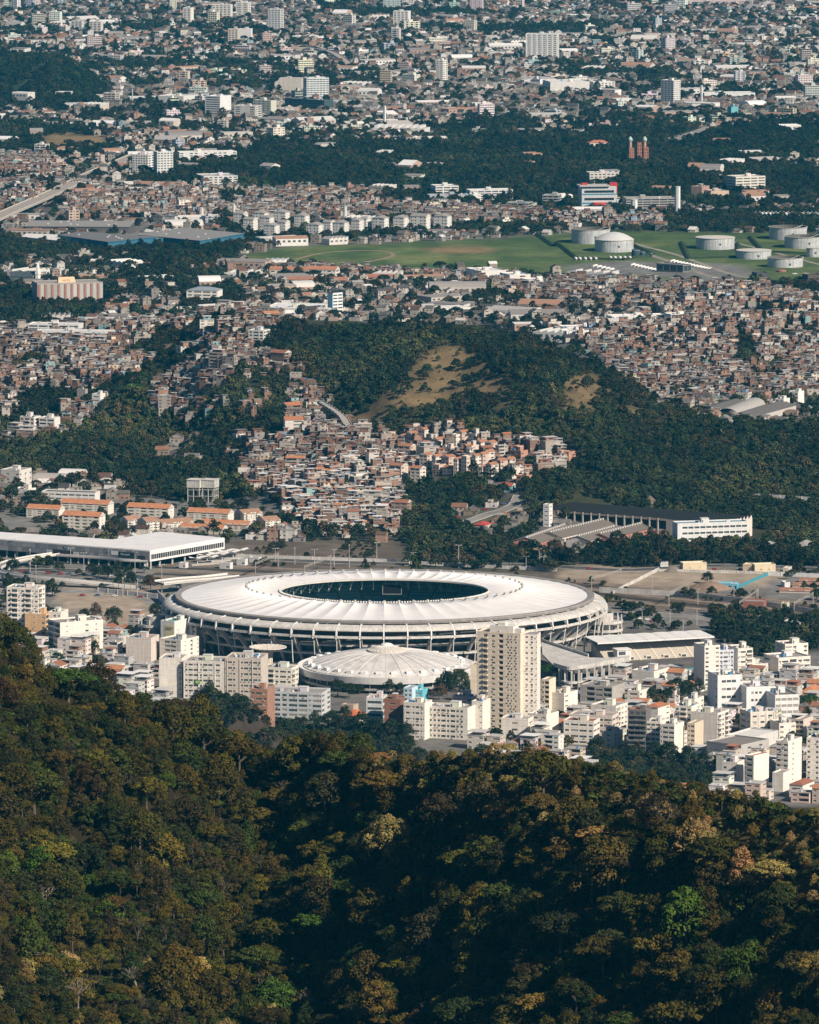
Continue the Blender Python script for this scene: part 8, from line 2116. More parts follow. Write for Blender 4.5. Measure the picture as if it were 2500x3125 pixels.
def cloud_mesh(name, V, cols, mat_, extra=None, extra_mat=None):
    n = len(V) // 4
    me = bpy.data.meshes.new(name)
    ev = np.array(extra.v) if extra else np.zeros((0, 3)); ef = extra.f if extra else []
    me.vertices.add(len(V) + len(ev)); me.vertices.foreach_set('co', np.concatenate([V, ev]).astype(np.float32).ravel())
    idx = np.concatenate([np.arange(4 * n), np.array([i + 4 * n for f in ef for i in f], int)]).astype(np.int32)
    me.loops.add(len(idx)); me.loops.foreach_set('vertex_index', idx)
    lens = np.array([4] * n + [len(f) for f in ef]); ls = np.concatenate([[0], np.cumsum(lens)[:-1]]).astype(np.int32)
    me.polygons.add(len(ls)); me.polygons.foreach_set('loop_start', ls)
    a = me.attributes.new('col', 'FLOAT_COLOR', 'FACE')
    cc = np.ones((len(ls), 4), np.float32); cc[:n, :3] = cols
    a.data.foreach_set('color', cc.ravel())
    me.materials.append(mat_)
    if extra:
        me.materials.append(extra_mat)
        mi = np.zeros(len(ls), np.int32); mi[n:] = 1; me.polygons.foreach_set('material_index', mi)
    me.polygons.foreach_set('use_smooth', np.zeros(len(ls), bool)); me.update(calc_edges=True)
    return me

def limb(m, a, b, r0, r1, n=5):
    a = Vector(a); b = Vector(b); d = (b - a).normalized()
    up = Vector((0, 0, 1)) if abs(d.z) < .9 else Vector((1, 0, 0))
    s_ = d.cross(up).normalized(); t = s_.cross(d)
    i = len(m.v)
    for p, r in ((a, r0), (b, r1)):
        for k in range(n):
            an = 2 * pi * k / n
            m.v.append(tuple(p + s_ * r * cos(an) + t * r * sin(an)))
    for k in range(n):
        j = (k + 1) % n
        m.f.append((i + k, i + j, i + n + j, i + n + k)); m.c.append(m.col); m.mi.append(m.m)

# crown radius 1 unit = 1 m at scale 1; every variant is about 5 m in crown radius, 10 m tall
def make_variant(seed, form, dens, leaf):
    rng = np.random.default_rng(seed); r_ = random.Random(seed)
    tr = MB((0.07, 0.055, 0.04)); lobes = []
    if form == 'domed':
        top, wid, nl = 10, 4.6, 26
    elif form == 'umbrella':
        top, wid, nl = 9.5, 5.6, 24
    elif form == 'tall':
        top, wid, nl = 13, 3.6, 26
    else:
        top, wid, nl = 10, 4.6, 20
    th = top * .45
    limb(tr, (0, 0, -2), (r_.uniform(-.3, .3), r_.uniform(-.3, .3), th), .32, .22, 6)
    for k in range(nl):
        a = 2.4 * k + r_.uniform(-.4, .4); f = sqrt((k + .5) / nl)
        rad = wid * f * r_.uniform(.75, 1.0)
        if form == 'umbrella':
            zc = top - 1.6 - 2.0 * f ** 2 + r_.uniform(-.3, .3); R = (1.55 * r_.uniform(.7, 1.15),) * 2 + (.85,)
        elif form == 'tall':
            zc = top - 1.4 - (top * .62) * f ** 1.5 * r_.uniform(.6, 1.1); R = (1.5 * r_.uniform(.65, 1.15),) * 2 + (1.35,)
        else:
            zc = top - 1.4 - 5.2 * f ** 2.2 + r_.uniform(-.8, .5); R = (1.6 * r_.uniform(.6, 1.2),) * 2 + (1.3,)
        c = (rad * cos(a), rad * sin(a), zc)
        lobes.append((c, R))
        if k % 3 == 0:
            limb(tr, (0, 0, th * r_.uniform(.7, 1)), (c[0] * .8, c[1] * .8, c[2] - .5), .15, .04, 4)
    n_per = [max(6, int(dens * (R[0] ** 2) * r_.uniform(.8, 1.2))) for c, R in lobes]
    V, cols = leaf_cloud(rng, lobes, n_per, leaf)
    return V, cols, tr
def bare_variant(seed):
    r_ = random.Random(seed); tr = MB((0.3, 0.26, 0.2))
    def grow(p, d, l, r, lev):
        q = (p[0] + d[0] * l, p[1] + d[1] * l, p[2] + d[2] * l)
        limb(tr, p, q, r, r * .65, 4)
        if lev < 4:
            for k in range(3 if lev < 3 else 2):
                nd = Vector((d[0] + r_.uniform(-.75, .75), d[1] + r_.uniform(-.75, .75), d[2] + r_.uniform(-.25, .45))).normalized()
                grow(q, nd, l * r_.uniform(.6, .8), r * .6, lev + 1)
    grow((0, 0, -1), (0, 0, 1), 4.2, .3, 0)
    V, cols = leaf_cloud(np.random.default_rng(seed), [((r_.uniform(-2.5, 2.5), r_.uniform(-2.5, 2.5), r_.uniform(6.5, 10)), (1.3, 1.3, .7)) for k in range(8)], [26] * 8, .42)
    return V, cols, tr
def palm_variant(seed, nf=16):
    r_ = random.Random(seed); tr = MB((0.2, 0.18, 0.15))
    limb(tr, (0, 0, -1), (.2, 0, 8.5), .22, .16, 6)
    V = []; cols = []
    for k in range(nf):
        a = 2 * pi * k / nf + r_.uniform(-.15, .15); el = r_.uniform(.15, 1.2); p = Vector((.2, 0, 8.5)); L_ = r_.uniform(2.6, 3.6)
        prev = p
        for j in range(6):
            t = (j + 1) / 6
            q = p + Vector((cos(a) * L_ * t * cos(el * (1 - .3 * t)), sin(a) * L_ * t * cos(el * (1 - .3 * t)), L_ * (t * sin(el) - .75 * t * t)))
            side = Vector((-sin(a), cos(a), -.25)) * (.55 * (1 - t * .7))
            s2 = Vector((sin(a), -cos(a), -.25)) * (.55 * (1 - t * .7))
            for sd in (side, s2):
                V.extend([tuple(prev), tuple(q), tuple(q + sd), tuple(prev + sd)])
                f = r_.uniform(.7, 1.3); cols.append((f, f, f))
            prev = q
    return np.array(V), np.array(cols), tr

def var_collection(name, specs, bark=True):
    """variants as one mesh each, for scattering; the collection itself is not in the scene"""
    co = bpy.data.collections.new(name)
    for i, (V, cols, tr) in enumerate(specs):
        o = bpy.data.objects.new('%s_%02d' % (name, i), cloud_mesh(name, V, cols, M_LEAF, tr if bark else None, M_BARK))
        co.objects.link(o)
    return co

def scatter(name, co, n_var, x, y, z, scale, tint, label, cat, which=None, tall=None):
    n = len(x)
    me = bpy.data.meshes.new(name + '_points')
    me.vertices.add(n); me.vertices.foreach_set('co', np.stack([x, y, z], 1).astype(np.float32).ravel())
    for an, ty, data, key in (('size', 'FLOAT_VECTOR', np.stack([scale, scale, scale * (tall if tall is not None else 1)], 1), 'vector'), ('tint', 'FLOAT_COLOR', np.concatenate([tint, np.ones((n, 1))], 1), 'color'),
                              ('turn', 'FLOAT', RNG.uniform(0, 6.28, n), 'value'), ('pick', 'INT', (which if which is not None else RNG.integers(0, n_var, n)), 'value')):
        a = me.attributes.new(an, ty, 'POINT')
        a.data.foreach_set(key, np.ascontiguousarray(data, dtype=np.int32 if ty == 'INT' else np.float32).ravel())
    o = link(name, me)
    ng = bpy.data.node_groups.new(name, 'GeometryNodeTree')
    ng.interface.new_socket('Geometry', in_out='INPUT', socket_type='NodeSocketGeometry')
    ng.interface.new_socket('Geometry', in_out='OUTPUT', socket_type='NodeSocketGeometry')
    N = ng.nodes; L = ng.links
    gi = N.new('NodeGroupInput'); go = N.new('NodeGroupOutput')
    mp = N.new('GeometryNodeMeshToPoints'); ip = N.new('GeometryNodeInstanceOnPoints'); ci = N.new('GeometryNodeCollectionInfo')
    ci.inputs['Collection'].default_value = co; ci.inputs['Separate Children'].default_value = True; ci.inputs['Reset Children'].default_value = True
    def na(an, ty):
        q = N.new('GeometryNodeInputNamedAttribute'); q.data_type = ty; q.inputs['Name'].default_value = an
        return q.outputs['Attribute']
    cb = N.new('ShaderNodeCombineXYZ'); L.new(na('turn', 'FLOAT'), cb.inputs[2])
    e2r = N.new('FunctionNodeEulerToRotation'); L.new(cb.outputs[0], e2r.inputs[0])
    L.new(gi.outputs[0], mp.inputs['Mesh']); L.new(mp.outputs[0], ip.inputs['Points']); L.new(ci.outputs[0], ip.inputs['Instance'])
    ip.inputs['Pick Instance'].default_value = True
    L.new(na('pick', 'INT'), ip.inputs['Instance Index']); L.new(e2r.outputs[0], ip.inputs['Rotation']); L.new(na('size', 'FLOAT_VECTOR'), ip.inputs['Scale'])
    L.new(ip.outputs[0], go.inputs[0])
    md = o.modifiers.new('scatter', 'NODES'); md.node_group = ng
    o['kind'] = 'stuff'; o['label'] = label; o['category'] = cat
    return o

# --- near forest
FORMS = ['domed', 'domed', 'domed', 'domed', 'umbrella', 'umbrella', 'tall', 'tall', 'tall', 'loose', 'loose']
NEAR = [make_variant(100 + i, f, 46 if f != 'loose' else 24, .42 if f != 'tall' else .38) for i, f in enumerate(FORMS)] + [bare_variant(300), bare_variant(301), palm_variant(302, 18)]
FORMN = ['domed', 'domed', 'domed', 'domed', 'flat-topped', 'flat-topped', 'tall', 'tall', 'tall', 'loose', 'loose', 'thin-leaved', 'thin-leaved', 'palm']
NEARP = [.13, .12, .12, .12, .07, .06, .08, .08, .07, .04, .04, .025, .025, .02]
LEAFC = {'dark green': (0.022, 0.028, 0.008), 'olive': (0.052, 0.045, 0.007), 'brown-gold': (0.085, 0.064, 0.013), 'bright green': (0.036, 0.062, 0.008), 'yellow-green': (0.068, 0.064, 0.008), 'tan': (0.19, 0.142, 0.05), 'deep brown': (0.036, 0.030, 0.010), 'orange': (0.15, 0.075, 0.014), 'pale grey': (0.22, 0.20, 0.17), 'moss green': (0.034, 0.046, 0.008)}
LEAFN = list(LEAFC)
sp = 4.3
X, Y = np.meshgrid(np.arange(-165, 165, sp), np.arange(1850, 2380, sp), indexing='ij')
X = X.ravel() + RNG.uniform(-.46, .46, X.size) * sp; Y = Y.ravel() + RNG.uniform(-.46, .46, Y.size) * sp
Z = H(X, Y); px, py = proj(X, Y, Z)
yr = np.interp(X, RIDGE[0], RIDGE[1])
k = (px > -260) & (px < 2760) & (py < 3330) & (Y < yr + 26)
X, Y, Z, px, py, yr = X[k], Y[k], Z[k], px[k], py[k], yr[k]
n = len(X)
R = np.clip(RNG.lognormal(math.log(3.15), .44, n), 1.5, 9.0)
R = np.where((yr - Y < 34) & (px > 1200), np.clip(R * .5, 1.1, 2.8), R)           # low dry scrub along the right-hand crest
vi = RNG.choice(len(NEAR), n, p=NEARP)
vi = np.where(R > 5.5, RNG.choice([0, 1, 2, 3, 4, 5], n), vi)
u = RNG.random(n); pn = fbm(X / 22 + 5, Y / 22 + 8, 3)
ci = np.full(n, 0)
table = np.array([LEAFN.index(c) for c in ('dark green', 'dark green', 'dark green', 'moss green', 'moss green', 'olive', 'olive', 'olive', 'deep brown', 'deep brown', 'brown-gold', 'dark green', 'bright green', 'yellow-green')])
ci = table[np.clip((u * .55 + pn * .45 + RNG.normal(0, .18, n)) * 14, 0, 13.9).astype(int)]
rare = RNG.random(n)
ci = np.where((ci == LEAFN.index('bright green')) & (rare < .6), LEAFN.index('moss green'), ci)
ci = np.where((ci == LEAFN.index('yellow-green')) & (rare < .5), LEAFN.index('olive'), ci)
dry = (yr - Y < 44 + 60 * (pn - .5)) & (px > 1150)
dryt = np.array([LEAFN.index(c) for c in ('tan', 'brown-gold', 'tan', 'tan', 'brown-gold', 'olive')])
ci = np.where(dry & (rare < .95), dryt[RNG.integers(0, 6, n)], ci)
lowl = (py > 2930) & (px < 1500)
ci = np.where(lowl & (rare < .5), np.array([LEAFN.index(c) for c in ('brown-gold', 'olive', 'deep brown', 'brown-gold', 'olive', 'tan')])[RNG.integers(0, 6, n)], ci)  # sunlit look of the lower-left rise put into the leaf colours
ci = np.where(rare > 2, LEAFN.index('pale grey'), ci)
# the single bright green crown low on the right and a few named trees
for (ax, ay, rr, cn, v) in ((2070, 2860, 9.5, 'bright green', 0), (1660, 2430, 9.5, 'olive', 4), (240, 3060, 8, 'brown-gold', 11), (1800, 2720, 8, 'brown-gold', 1), (2200, 2640, 9, 'olive', 5), (1360, 2540, 9, 'deep brown', 2), (1990, 2470, 6, 'tan', 12), (980, 2700, 6, 'yellow-green', 6), (110, 2640, 7, 'bright green', 3), (960, 2810, 6.5, 'bright green', 4), (1390, 2660, 6, 'yellow-green', 5)):
    i = int(np.argmin((px - ax) ** 2 + (py - ay - 60) ** 2)); R[i] = rr; ci[i] = LEAFN.index(cn); vi[i] = v
base = np.array([LEAFC[c] for c in LEAFN])
tint = base[ci] * np.exp(RNG.normal(0, .22, (n, 1))) * np.exp(RNG.normal(0, .08, (n, 3)))
sc = R / 5.0
tall = RNG.uniform(.8, 1.2, n)
inf = (px > 0) & (px < 2500) & (py > 1880) & (py < 3150)
key = np.where(inf, R, 0)
big = np.argsort(-key)[:228]
sel = np.zeros(n, bool); sel[big] = True
CM = [cloud_mesh('crown', V, c, M_LEAF) for V, c, t in NEAR]
TM = [t.mesh('trunk', M_BARK if i < 9 else M_PALEBARK) for i, (V, c, t) in enumerate(NEAR)]
items = []
for i in np.where(sel)[0]:
    o = thing('forest_tree', '', 'tree', (float(X[i]), float(Y[i]), float(Z[i])), float(RNG.uniform(0, 6.28)), 'trees of the near forest slope')
    s_ = float(sc[i]); o.scale = (s_, s_, s_ * float(tall[i]))
    a = link('trunk', TM[vi[i]], o); b = link('crown', CM[vi[i]], o); b['tint'] = [float(c) for c in tint[i]]
    hgt = 'along the crest' if yr[i] - Y[i] < 35 else 'upper slope' if py[i] < 2600 else 'mid slope' if py[i] < 2850 else 'bottom of picture'
    side = 'far left' if px[i] < 420 else 'left' if px[i] < 840 else 'centre left' if px[i] < 1250 else 'centre right' if px[i] < 1660 else 'right' if px[i] < 2080 else 'far right'
    items.append((o, '%s %s %s-crown forest tree' % ('big' if R[i] > 6.5 else 'medium' if R[i] > 4.8 else 'small', LEAFN[ci[i]], FORMN[vi[i]]), hgt + ' ' + side, float(px[i])))
name_by_place(items, 'tree')
q = ~sel
scatter('near_forest', var_collection('near_tree', NEAR), len(NEAR), X[q], Y[q], Z[q], sc[q], tint[q], 'the rest of the dense forest on the near slope', 'forest', vi[q], tall[q])
# undergrowth filling the gaps between the trunks
ux, uy = RNG.uniform(-165, 165, 13000), RNG.uniform(1850, 2380, 13000)
uz = H(ux, uy); upx, upy = proj(ux, uy, uz); k = (upx > -200) & (upx < 2700) & (upy < 3300) & (uy < np.interp(ux, RIDGE[0], RIDGE[1]) + 22)
ux, uy, uz = ux[k], uy[k], uz[k]
BUSH = [leaf_cloud(np.random.default_rng(500 + i), [((random.Random(i * 9 + j).uniform(-1, 1), random.Random(i * 7 + j + 50).uniform(-1, 1), .8), (1.3, 1.3, 1.1)) for j in range(4)], [45] * 4, .42) for i in range(3)]
BUSHC = var_collection('bush', [(V, c, None) for V, c in BUSH], bark=False)
scatter('undergrowth', BUSHC, 3, ux, uy, uz, RNG.uniform(.7, 1.9, len(ux)), base[RNG.choice([0, 1, 6, 9, 9, 0], len(ux))] * np.exp(RNG.normal(0, .25, (len(ux), 1))), 'dark undergrowth between the forest trunks', 'undergrowth')

# --- trees of the middle and far distance
MIDV = [make_variant(700 + i, f, 6.0, 1.15) for i, f in enumerate(['domed', 'domed', 'umbrella', 'tall', 'domed', 'loose'])]
MIDC = var_collection('mid_tree', MIDV)
GREENS = np.array([(0.016, 0.027, 0.012), (0.021, 0.032, 0.012), (0.028, 0.035, 0.014), (0.014, 0.024, 0.013), (0.037, 0.036, 0.015), (0.052, 0.042, 0.022), (0.028, 0.052, 0.013)])
def fill(zs, y0, y1, sp, rmin, rmax, keep=1.0, clump=0.0):
    x = np.arange(-xlim(y1), xlim(y1), sp); y = np.arange(y0, y1, sp)
    X, Y = np.meshgrid(x, y, indexing='ij'); X = X.ravel() + RNG.uniform(-.48, .48, X.size) * sp; Y = Y.ravel() + RNG.uniform(-.48, .48, Y.size) * sp
    Z = H(X, Y); zn = zone_at(X, Y, Z)
    k = np.isin(zn, zs) & (abs(X) < xlim(Y)) & ~occ_at(X, Y) & (RNG.random(len(X)) < keep) & (fbm(X / 16, Y / 30, 3) > clump)
    return X[k], Y[k], Z[k], RNG.uniform(rmin, rmax, k.sum()) * np.where(RNG.random(k.sum()) < .12, 1.35, 1)
parts_ = [fill((HFOREST,), 5050, 6350, 6.4, 2.4, 5.2, .93), fill((FOREST,), 4400, 6400, 7.4, 3.0, 5.8, .8), fill((FOREST,), 6400, 8000, 7.0, 2.6, 4.8, .9), fill((FOREST,), 8000, 10400, 7.6, 2.8, 5.6, .95, .33), fill((DRY,), 5100, 6300, 17, 1.0, 2.6, .45), fill((GRASS,), 5100, 6300, 12, 1.2, 2.2, .12), fill((FOREST,), 4015, 4400, 6.0, 2.0, 3.6, .85), fill((PAVED,), 4600, 5400, 6, 1.8, 4.4, .7, .50), fill((RAIL,), 4500, 5300, 5, 1, 2.8, .6, .58), fill((DRY,), 5100, 6300, 5, .4, .9, .25)]
parts_ += [(a, b, c, d) for a, b, c, d, e in TREES]
X = np.concatenate([p[0] for p in parts_]); Y = np.concatenate([p[1] for p in parts_]); Z = np.concatenate([p[2] for p in parts_]); R = np.concatenate([p[3] for p in parts_])
n = len(X)
gi_ = np.clip((fbm(X / 60 + 3, Y / 90, 3) * .7 + RNG.random(n) * .55 - .1) * 7, 0, 6.9).astype(int)
gi_ = np.where(RNG.random(n) < .35, RNG.integers(0, 4, n), gi_)
tint = GREENS[gi_] * np.exp(RNG.normal(0, .25, (n, 1)))
hb = fbm(X / 70 + 9, Y / 110 + 4, 4)
hill = (Y > 5050) & (Y < 6400)
tint = np.where(hill[:, None], tint * (.7 + 1.9 * np.clip(hb - .25, 0, 1))[:, None] + np.clip(hb - .5, 0, 1)[:, None] * np.array([.16, .12, .035]) * RNG.uniform(0, 1.6, (n, 1)), tint)  # lit tones of the relief painted into hill crowns, besides dry olive patches
tint = np.where(((Y >= 6400) & (Y < 10400))[:, None], tint * (.6 + 1.1 * np.clip(hb - .25, 0, 1) + 1.6 * np.clip(hb - .55, 0, 1))[:, None], tint)  # park crowns: patches of sunlit brightness put into the tint
scatter('distant_trees', MIDC, len(MIDV), X, Y, Z - .6, R / 5.0, tint, 'woods and street trees of the valley and the wooded hill', 'trees', None, RNG.uniform(.75, 1.1, n))
print('distant trees', n)
# ------------------------------------------------------------------ street trees and palms around the stadium
STR = [(40, 1750, 22, 0), (78, 1768, 12, 0), (180, 1750, 18, 1), (240, 1760, 11, 1), (130, 1792, 8, 0), (190, 1796, 10, 0), (280, 1758, 20, 0), (300, 1770, 20, 0), (330, 1766, 20, 0), (362, 1772, 24, 0), (400, 1780, 18, 0), (460, 1800, 22, 2), (310, 1800, 10, 0),
       (258, 1905, 22, 0), (292, 1905, 25, 2), (346, 1910, 28, 0), (330, 1955, 18, 1), (476, 1895, 25, 0), (395, 1948, 18, 0), (290, 2002, 18, 0), (1030, 2128, 26, 0), (1068, 2132, 23, 0), (1098, 2122, 16, 0), (1135, 2116, 15, 0), (1190, 2124, 20, 0), (1222, 2122, 18, 0), (1365, 2128, 38, 0), (1402, 2112, 34, 1), (1342, 2140, 25, 2), (1422, 2142, 25, 0), (1428, 2000, 28, 3),
       (1672, 2088, 30, 3), (1790, 1974, 16, 0), (1836, 1998, 18, 0), (1858, 1945, 20, 0), (1878, 1948, 12, 1), (2064, 2148, 38, 0), (2036, 2152, 24, 0), (2100, 2140, 30, 0), (2134, 2126, 22, 0), (1990, 2152, 26, 1), (2012, 2146, 20, 1), (1888, 2096, 18, 0), (1908, 2092, 22, 0), (2474, 2178, 30, 3), (1830, 2292, 20, 0), (2000, 2326, 30, 0), (2042, 2334, 34, 0), (2100, 2342, 30, 0), (2150, 2350, 24, 0), (2196, 2350, 20, 0),
       (520, 2104, 25, 1), (560, 2112, 30, 1), (604, 2122, 30, 0), (640, 2140, 25, 1), (690, 2150, 18, 0), (724, 2164, 24, 0), (746, 2172, 22, 0), (1010, 2232, 30, 0), (1052, 2244, 35, 0), (1102, 2248, 36, 0), (1152, 2254, 30, 0), (1194, 2258, 30, 0), (1240, 2262, 26, 0), (960, 2240, 26, 0), (2112, 1826, 14, 0), (2172, 1822, 16, 0), (1700, 1700, 22, 2), (1620, 1690, 20, 0), (1400, 1700, 20, 0), (2160, 1782, 18, 0)]
SC = [((0.016, 0.028, 0.013), 'dark green'), ((0.030, 0.040, 0.016), 'olive green'), ((0.075, 0.052, 0.032), 'brown leaved'), ((0.024, 0.060, 0.012), 'fresh green')]
Ls_ = []
for i, (px_, py_, r, c) in enumerate(STR):
    x, y, z = ground_hit(px_, py_); s_ = F / depth_of(x, y, z); v = [0, 1, 2, 3, 6][i % 5] if c != 3 else 4
    k = r / s_ / 4.6
    o = thing('street_tree', '', 'tree', (x, y, z), i * 1.7, 'trees among the streets and squares'); o.scale = (k, k, k * 1.0)
    link('trunk', TM[v], o); b = link('crown', CM[v], o); b['tint'] = list(SC[c][0])
    pl_ = 'on the square below the station' if py_ < 1810 and px_ < 520 else 'around the dirt lot' if px_ < 500 else 'on the slope below the long slab' if px_ < 800 else 'in front of the dome' if px_ < 1460 and py_ < 2200 else 'between forest edge and apartment blocks' if py_ > 2225 else 'behind the stadium' if py_ < 1850 else 'near the colonnade and stand' if px_ < 1930 else 'near the school'
    Ls_.append((o, '%s %s street tree' % ('large' if r > 24 else 'small', SC[c][1]), pl_, px_))
name_by_place(Ls_, 'tree')
PV, PC_, PT = palm_variant(900); pcm = cloud_mesh('fronds', PV, PC_, M_LEAF); ptm = PT.mesh('palm_trunk', M_PALEBARK)
Lp = []
for i, (px_, py_, hp) in enumerate(((345, 1802, 40), (362, 1804, 42), (380, 1806, 44), (398, 1808, 40), (416, 1808, 42), (432, 1810, 38), (1712, 1990, 48), (1732, 2004, 44), (2466, 1940, 50), (2480, 1930, 44), (1500, 1690, 40), (1520, 1694, 42), (1545, 1690, 40), (1830, 1700, 36), (90, 985, 36), (108, 986, 38), (128, 984, 36), (146, 988, 34))):
    x, y, z = ground_hit(px_, py_); s_ = F / depth_of(x, y, z); k = hp / s_ / 10
    o = thing('palm_tree', '', 'palm', (x, y, z), i * 2.1, 'palms'); o.scale = (k, k, k)
    link('trunk', ptm, o); b = link('fronds', pcm, o); b['tint'] = [0.022, 0.036, 0.016]
    Lp.append((o, 'slender palm', 'in the row beside the stadium square' if px_ < 500 and py_ > 1500 else 'before the striped office' if py_ < 1100 else 'by the stadium ramp' if px_ < 1800 and py_ > 1900 else 'among dark trees at the right edge' if px_ > 2400 else 'in the gardens behind the stadium', px_))
name_by_place(Lp, 'palm')

# ------------------------------------------------------------------ lamp masts, gantries, pylon, cars
pole = MB((0.42, 0.41, 0.39)); pole.tube(0, 0, 0, 15, .28, .18, 6); pom = pole.mesh('mast', M_PLAIN)
arm = MB((0.42, 0.41, 0.39)); arm.bar((-1.8, 0, 15), (1.8, 0, 15), .18); arm.box(-2.4, -.3, 14.85, -1.4, .3, 15.15, (0.6, 0.6, 0.58)); arm.box(1.4, -.3, 14.85, 2.4, .3, 15.15, (0.6, 0.6, 0.58)); arm_m = arm.mesh('lamp_arm', M_PLAIN)
Lq = []
for px_, py_, hp in ((46, 1706, 62), (92, 1748, 70), (110, 1790, 62), (256, 1748, 60), (412, 1756, 72), (375, 1822, 58), (420, 1818, 50), (494, 1812, 90), (216, 1722, 50), (330, 1728, 46), (2045, 1908, 48), (2085, 1932, 40), (2127, 1908, 52), (2218, 1892, 46), (1960, 1900, 40), (1900, 1880, 36), (840, 1720, 46), (900, 1722, 50), (960, 1726, 48), (1020, 1730, 52), (1066, 1734, 70), (1150, 1716, 60), (1262, 1728, 40), (1400, 1734, 70), (1606, 1738, 40), (1646, 1742, 70), (1660, 1746, 46), (1990, 1806, 60), (2130, 1846, 50), (2240, 1836, 56), (2310, 1850, 60), (312, 1960, 60), (370, 1960, 44), (1824, 2150, 90), (2072, 2120, 56), (1764, 2110, 70), (2438, 752, 60)):
    x, y, z = ground_hit(px_, py_); s_ = F / depth_of(x, y, z); k = hp / s_ / 15
    o = thing('lamp_mast', '', 'lamp post', (x, y, z), px_ * .7, 'lamp masts'); o.scale = (1, 1, k)
    link('mast', pom, o); link('lamp_arm', arm_m, o)
    Lq.append((o, '%s grey lamp mast' % ('tall' if hp > 58 else 'short'), 'on the station square' if px_ < 520 and py_ < 1830 else 'by the dirt lot' if px_ < 520 else 'along the tracks behind the stadium' if py_ < 1760 and py_ > 1000 else 'in the tank farm' if py_ < 1000 else 'right of the stadium' if py_ < 1960 else 'among the near blocks', px_))
name_by_place(Lq, 'lamp')
for i, (pa, pb) in enumerate((((1806, 1806), (1896, 1780)), ((2042, 1850), (2102, 1822)), ((2258, 1880), (2314, 1842)), ((2424, 1882), (2482, 1852)), ((930, 1770), (1010, 1738)), ((780, 1760), (850, 1730)))):
    A = Vector((*gp(*pa), 0)); B = Vector((*gp(*pb), 0)); o = thing('rail_gantry', 'grey lattice gantry over the tracks, %s from the left' % ['third', 'fourth', 'fifth', 'sixth', 'second', 'first'][i], 'gantry', (A.x, A.y, 0), 0, 'railway gantries'); D = B - A
    for p in (Vector((0, 0, 0)), D):
        m = MB((0.34, 0.31, 0.27)); m.bar((p.x, p.y, 0), (p.x, p.y, 11), .5); part('mast', m, M_PLAIN, o)
    m = MB((0.34, 0.31, 0.27)); m.bar((0, 0, 9.2), (D.x, D.y, 9.2), .3); m.bar((0, 0, 10.4), (D.x, D.y, 10.4), .3)
    for k in range(12):
        p, q = D * (k / 12), D * ((k + 1) / 12); m.bar((p.x, p.y, 9.2 if k % 2 else 10.4), (q.x, q.y, 10.4 if k % 2 else 9.2), .18)
    part('lattice_beam', m, M_PLAIN, o)
# lattice pylon on the near hill behind the trees
x, y, z = at_y(566, 2150, 4080); z = float(H(x, y)); o = thing('power_pylon', 'steel lattice pylon with wide arms above the forest edge', 'pylon', (x, y, z)); hh = 15
m = MB((0.50, 0.48, 0.45))
for a in (-1, 1):
    for b in (-1, 1):
        m.bar((a * 2.2, b * 2.2, -3), (a * .9, b * .9, hh), .3)
for k in range(5):
    z0, z1 = hh * k / 5, hh * (k + 1) / 5; w0, w1 = 2.2 - 1.3 * k / 5, 2.2 - 1.3 * (k + 1) / 5
    for s2 in (-1, 1):
        m.bar((-w0, s2 * w0, z0), (w1, s2 * w1, z1), .16); m.bar((s2 * w0, -w0, z0), (s2 * w1, w1, z1), .16); m.bar((w0, s2 * w0, z0), (-w1, s2 * w1, z1), .16)
part('tower_frame', m, M_STEEL, o)
m = MB((0.55, 0.53, 0.5)); m.bar((-6.5, 0, hh), (6.5, 0, hh), .35); m.bar((-6.5, 0, hh), (0, 0, hh - 1.8), .25); m.bar((6.5, 0, hh), (0, 0, hh - 1.8), .25); m.bar((-6.5, 0, hh), (-6.5, 0, hh - 1.5), .2); m.bar((6.5, 0, hh), (6.5, 0, hh - 1.5), .2); part('cross_arm', m, M_STEEL, o)
def car_meshes(c):
    b = MB(c); pr = [(-2.1, .35), (2.1, .35), (2.15, .8), (1.3, .95), (.7, 1.45), (-1.2, 1.5), (-1.9, 1.0), (-2.15, .85)]
    for s2 in (-.85, .85): b.face([(u, s2, v) for u, v in (pr if s2 < 0 else pr[::-1])])
    for i in range(8):
        p, q = pr[i], pr[(i + 1) % 8]; b.face([(p[0], .85, p[1]), (p[0], -.85, p[1]), (q[0], -.85, q[1]), (q[0], .85, q[1])][::-1])
    g_ = MB((0.02, 0.025, 0.03)); 
    for s2 in (-.87, .87): g_.face([(u, s2, v) for u, v in ([(1.0, .98), (.6, 1.38), (-1.1, 1.42), (-1.6, 1.0)] if s2 > 0 else [(1.0, .98), (.6, 1.38), (-1.1, 1.42), (-1.6, 1.0)][::-1])])
    g_.face([(1.25, -.75, 1.0), (1.25, .75, 1.0), (.76, .75, 1.43), (.76, -.75, 1.43)])
    return b.mesh('car_body', M_PLAIN), g_.mesh('car_glass', M_GLASS)
CARS = [(car_meshes(c), n_) for c, n_ in (((0.66, 0.65, 0.63), 'white'), ((0.04, 0.04, 0.045), 'black'), ((0.32, 0.32, 0.33), 'silver'), ((0.30, 0.03, 0.03), 'red'), ((0.05, 0.10, 0.22), 'blue'))]
Lc = []; rs = random.Random(77)
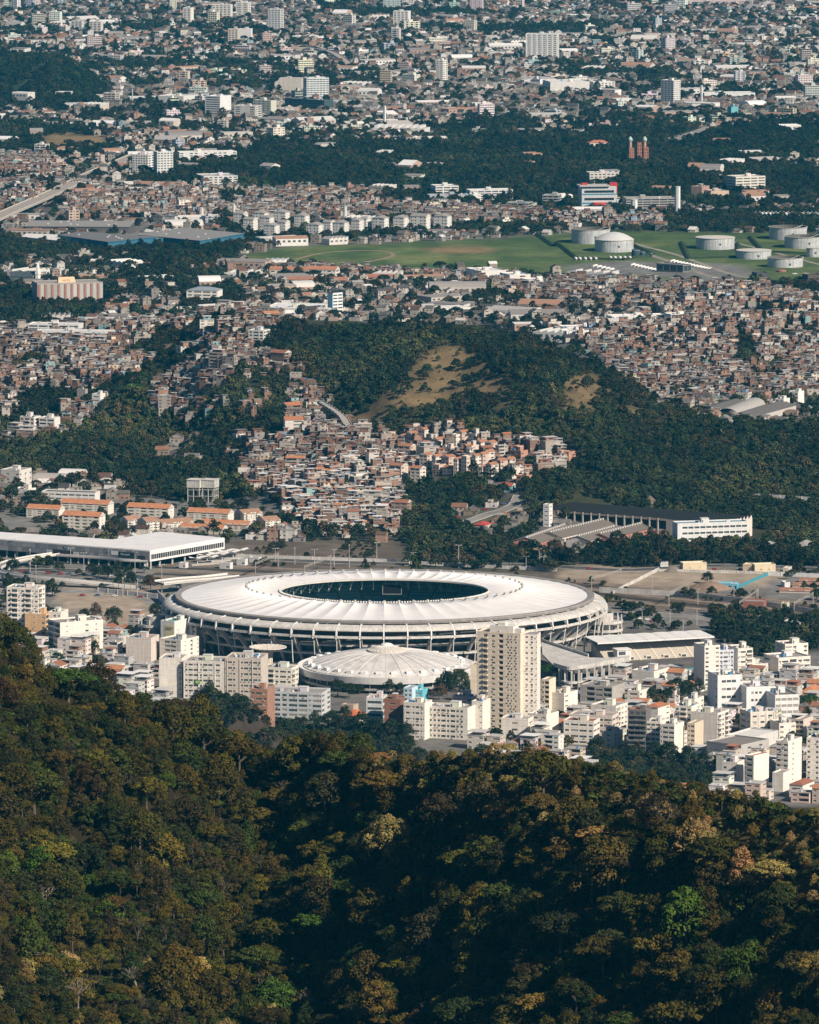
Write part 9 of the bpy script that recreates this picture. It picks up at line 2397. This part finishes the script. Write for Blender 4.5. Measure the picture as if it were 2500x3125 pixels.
def cars(p0, p1, n_, heading, where, jit=2):
    for k in range(n_):
        t = (k + rs.uniform(.1, .9)) / n_; x, y, z = ground_hit(p0[0] + (p1[0] - p0[0]) * t, p0[1] + (p1[1] - p0[1]) * t + rs.uniform(-jit, jit)); (bm_, gm_), cn = rs.choice(CARS)
        o = thing('car', '', 'car', (x, y, z + .12), heading + rs.choice([0, pi]), 'cars on the streets'); link('body', bm_, o); link('windows', gm_, o)
        for a in (-1.35, 1.35):
            for b in (-.8, .8): w = link('wheel', LP[3], o, (a, b, .38), pi / 2); w.scale = (.6, .7, .7)
        Lc.append((o, '%s car' % cn, where, 1250 + F * x / y))
cars((0, 1748), (470, 1768), 12, .05, 'on the road below the station', 3); cars((20, 1806), (470, 1830), 7, .05, 'on the pale road by the dirt lot', 2); cars((720, 1698), (1700, 1730), 14, .0, 'on the road behind the stadium', 2); cars((1750, 1738), (2480, 1738), 8, 0, 'on the road behind the works site', 2); cars((1880, 1880), (2020, 1896), 8, .6, 'in the car park right of the stadium', 8); cars((1280, 1618), (1580, 1530), 8, .5, 'on the road up the hill', 1); cars((2040, 426), (2170, 392), 8, .8, 'on the far motorway', 5); cars((340, 1620), (470, 1606), 7, .3, 'in the tiled estate', 4)
name_by_place(Lc, 'car')
# ------------------------------------------------------------------ air
HAZE = 1.4e-5
if HAZE > 0:
    m = MB(); m.box(-41000, -6500, -8, 41000, 81000, 760)
    hz = part('haze', m, mat('haze_dummy'), None)
    hm = bpy.data.materials.new('haze'); hm.use_nodes = True
    nt = hm.node_tree
    for n in list(nt.nodes):
        nt.nodes.remove(n)
    pv = nt.nodes.new('ShaderNodeVolumePrincipled'); ou = nt.nodes.new('ShaderNodeOutputMaterial')
    pv.inputs['Density'].default_value = HAZE
    pv.inputs['Color'].default_value = (0.03, 0.52, 0.90, 1)
    pv.inputs['Anisotropy'].default_value = 0.0
    nt.links.new(pv.outputs[0], ou.inputs['Volume'])
    hz.data.materials.clear(); hz.data.materials.append(hm)
    hz['kind'] = 'stuff'; hz['label'] = 'thin bluish haze over the city'; hz['category'] = 'haze'
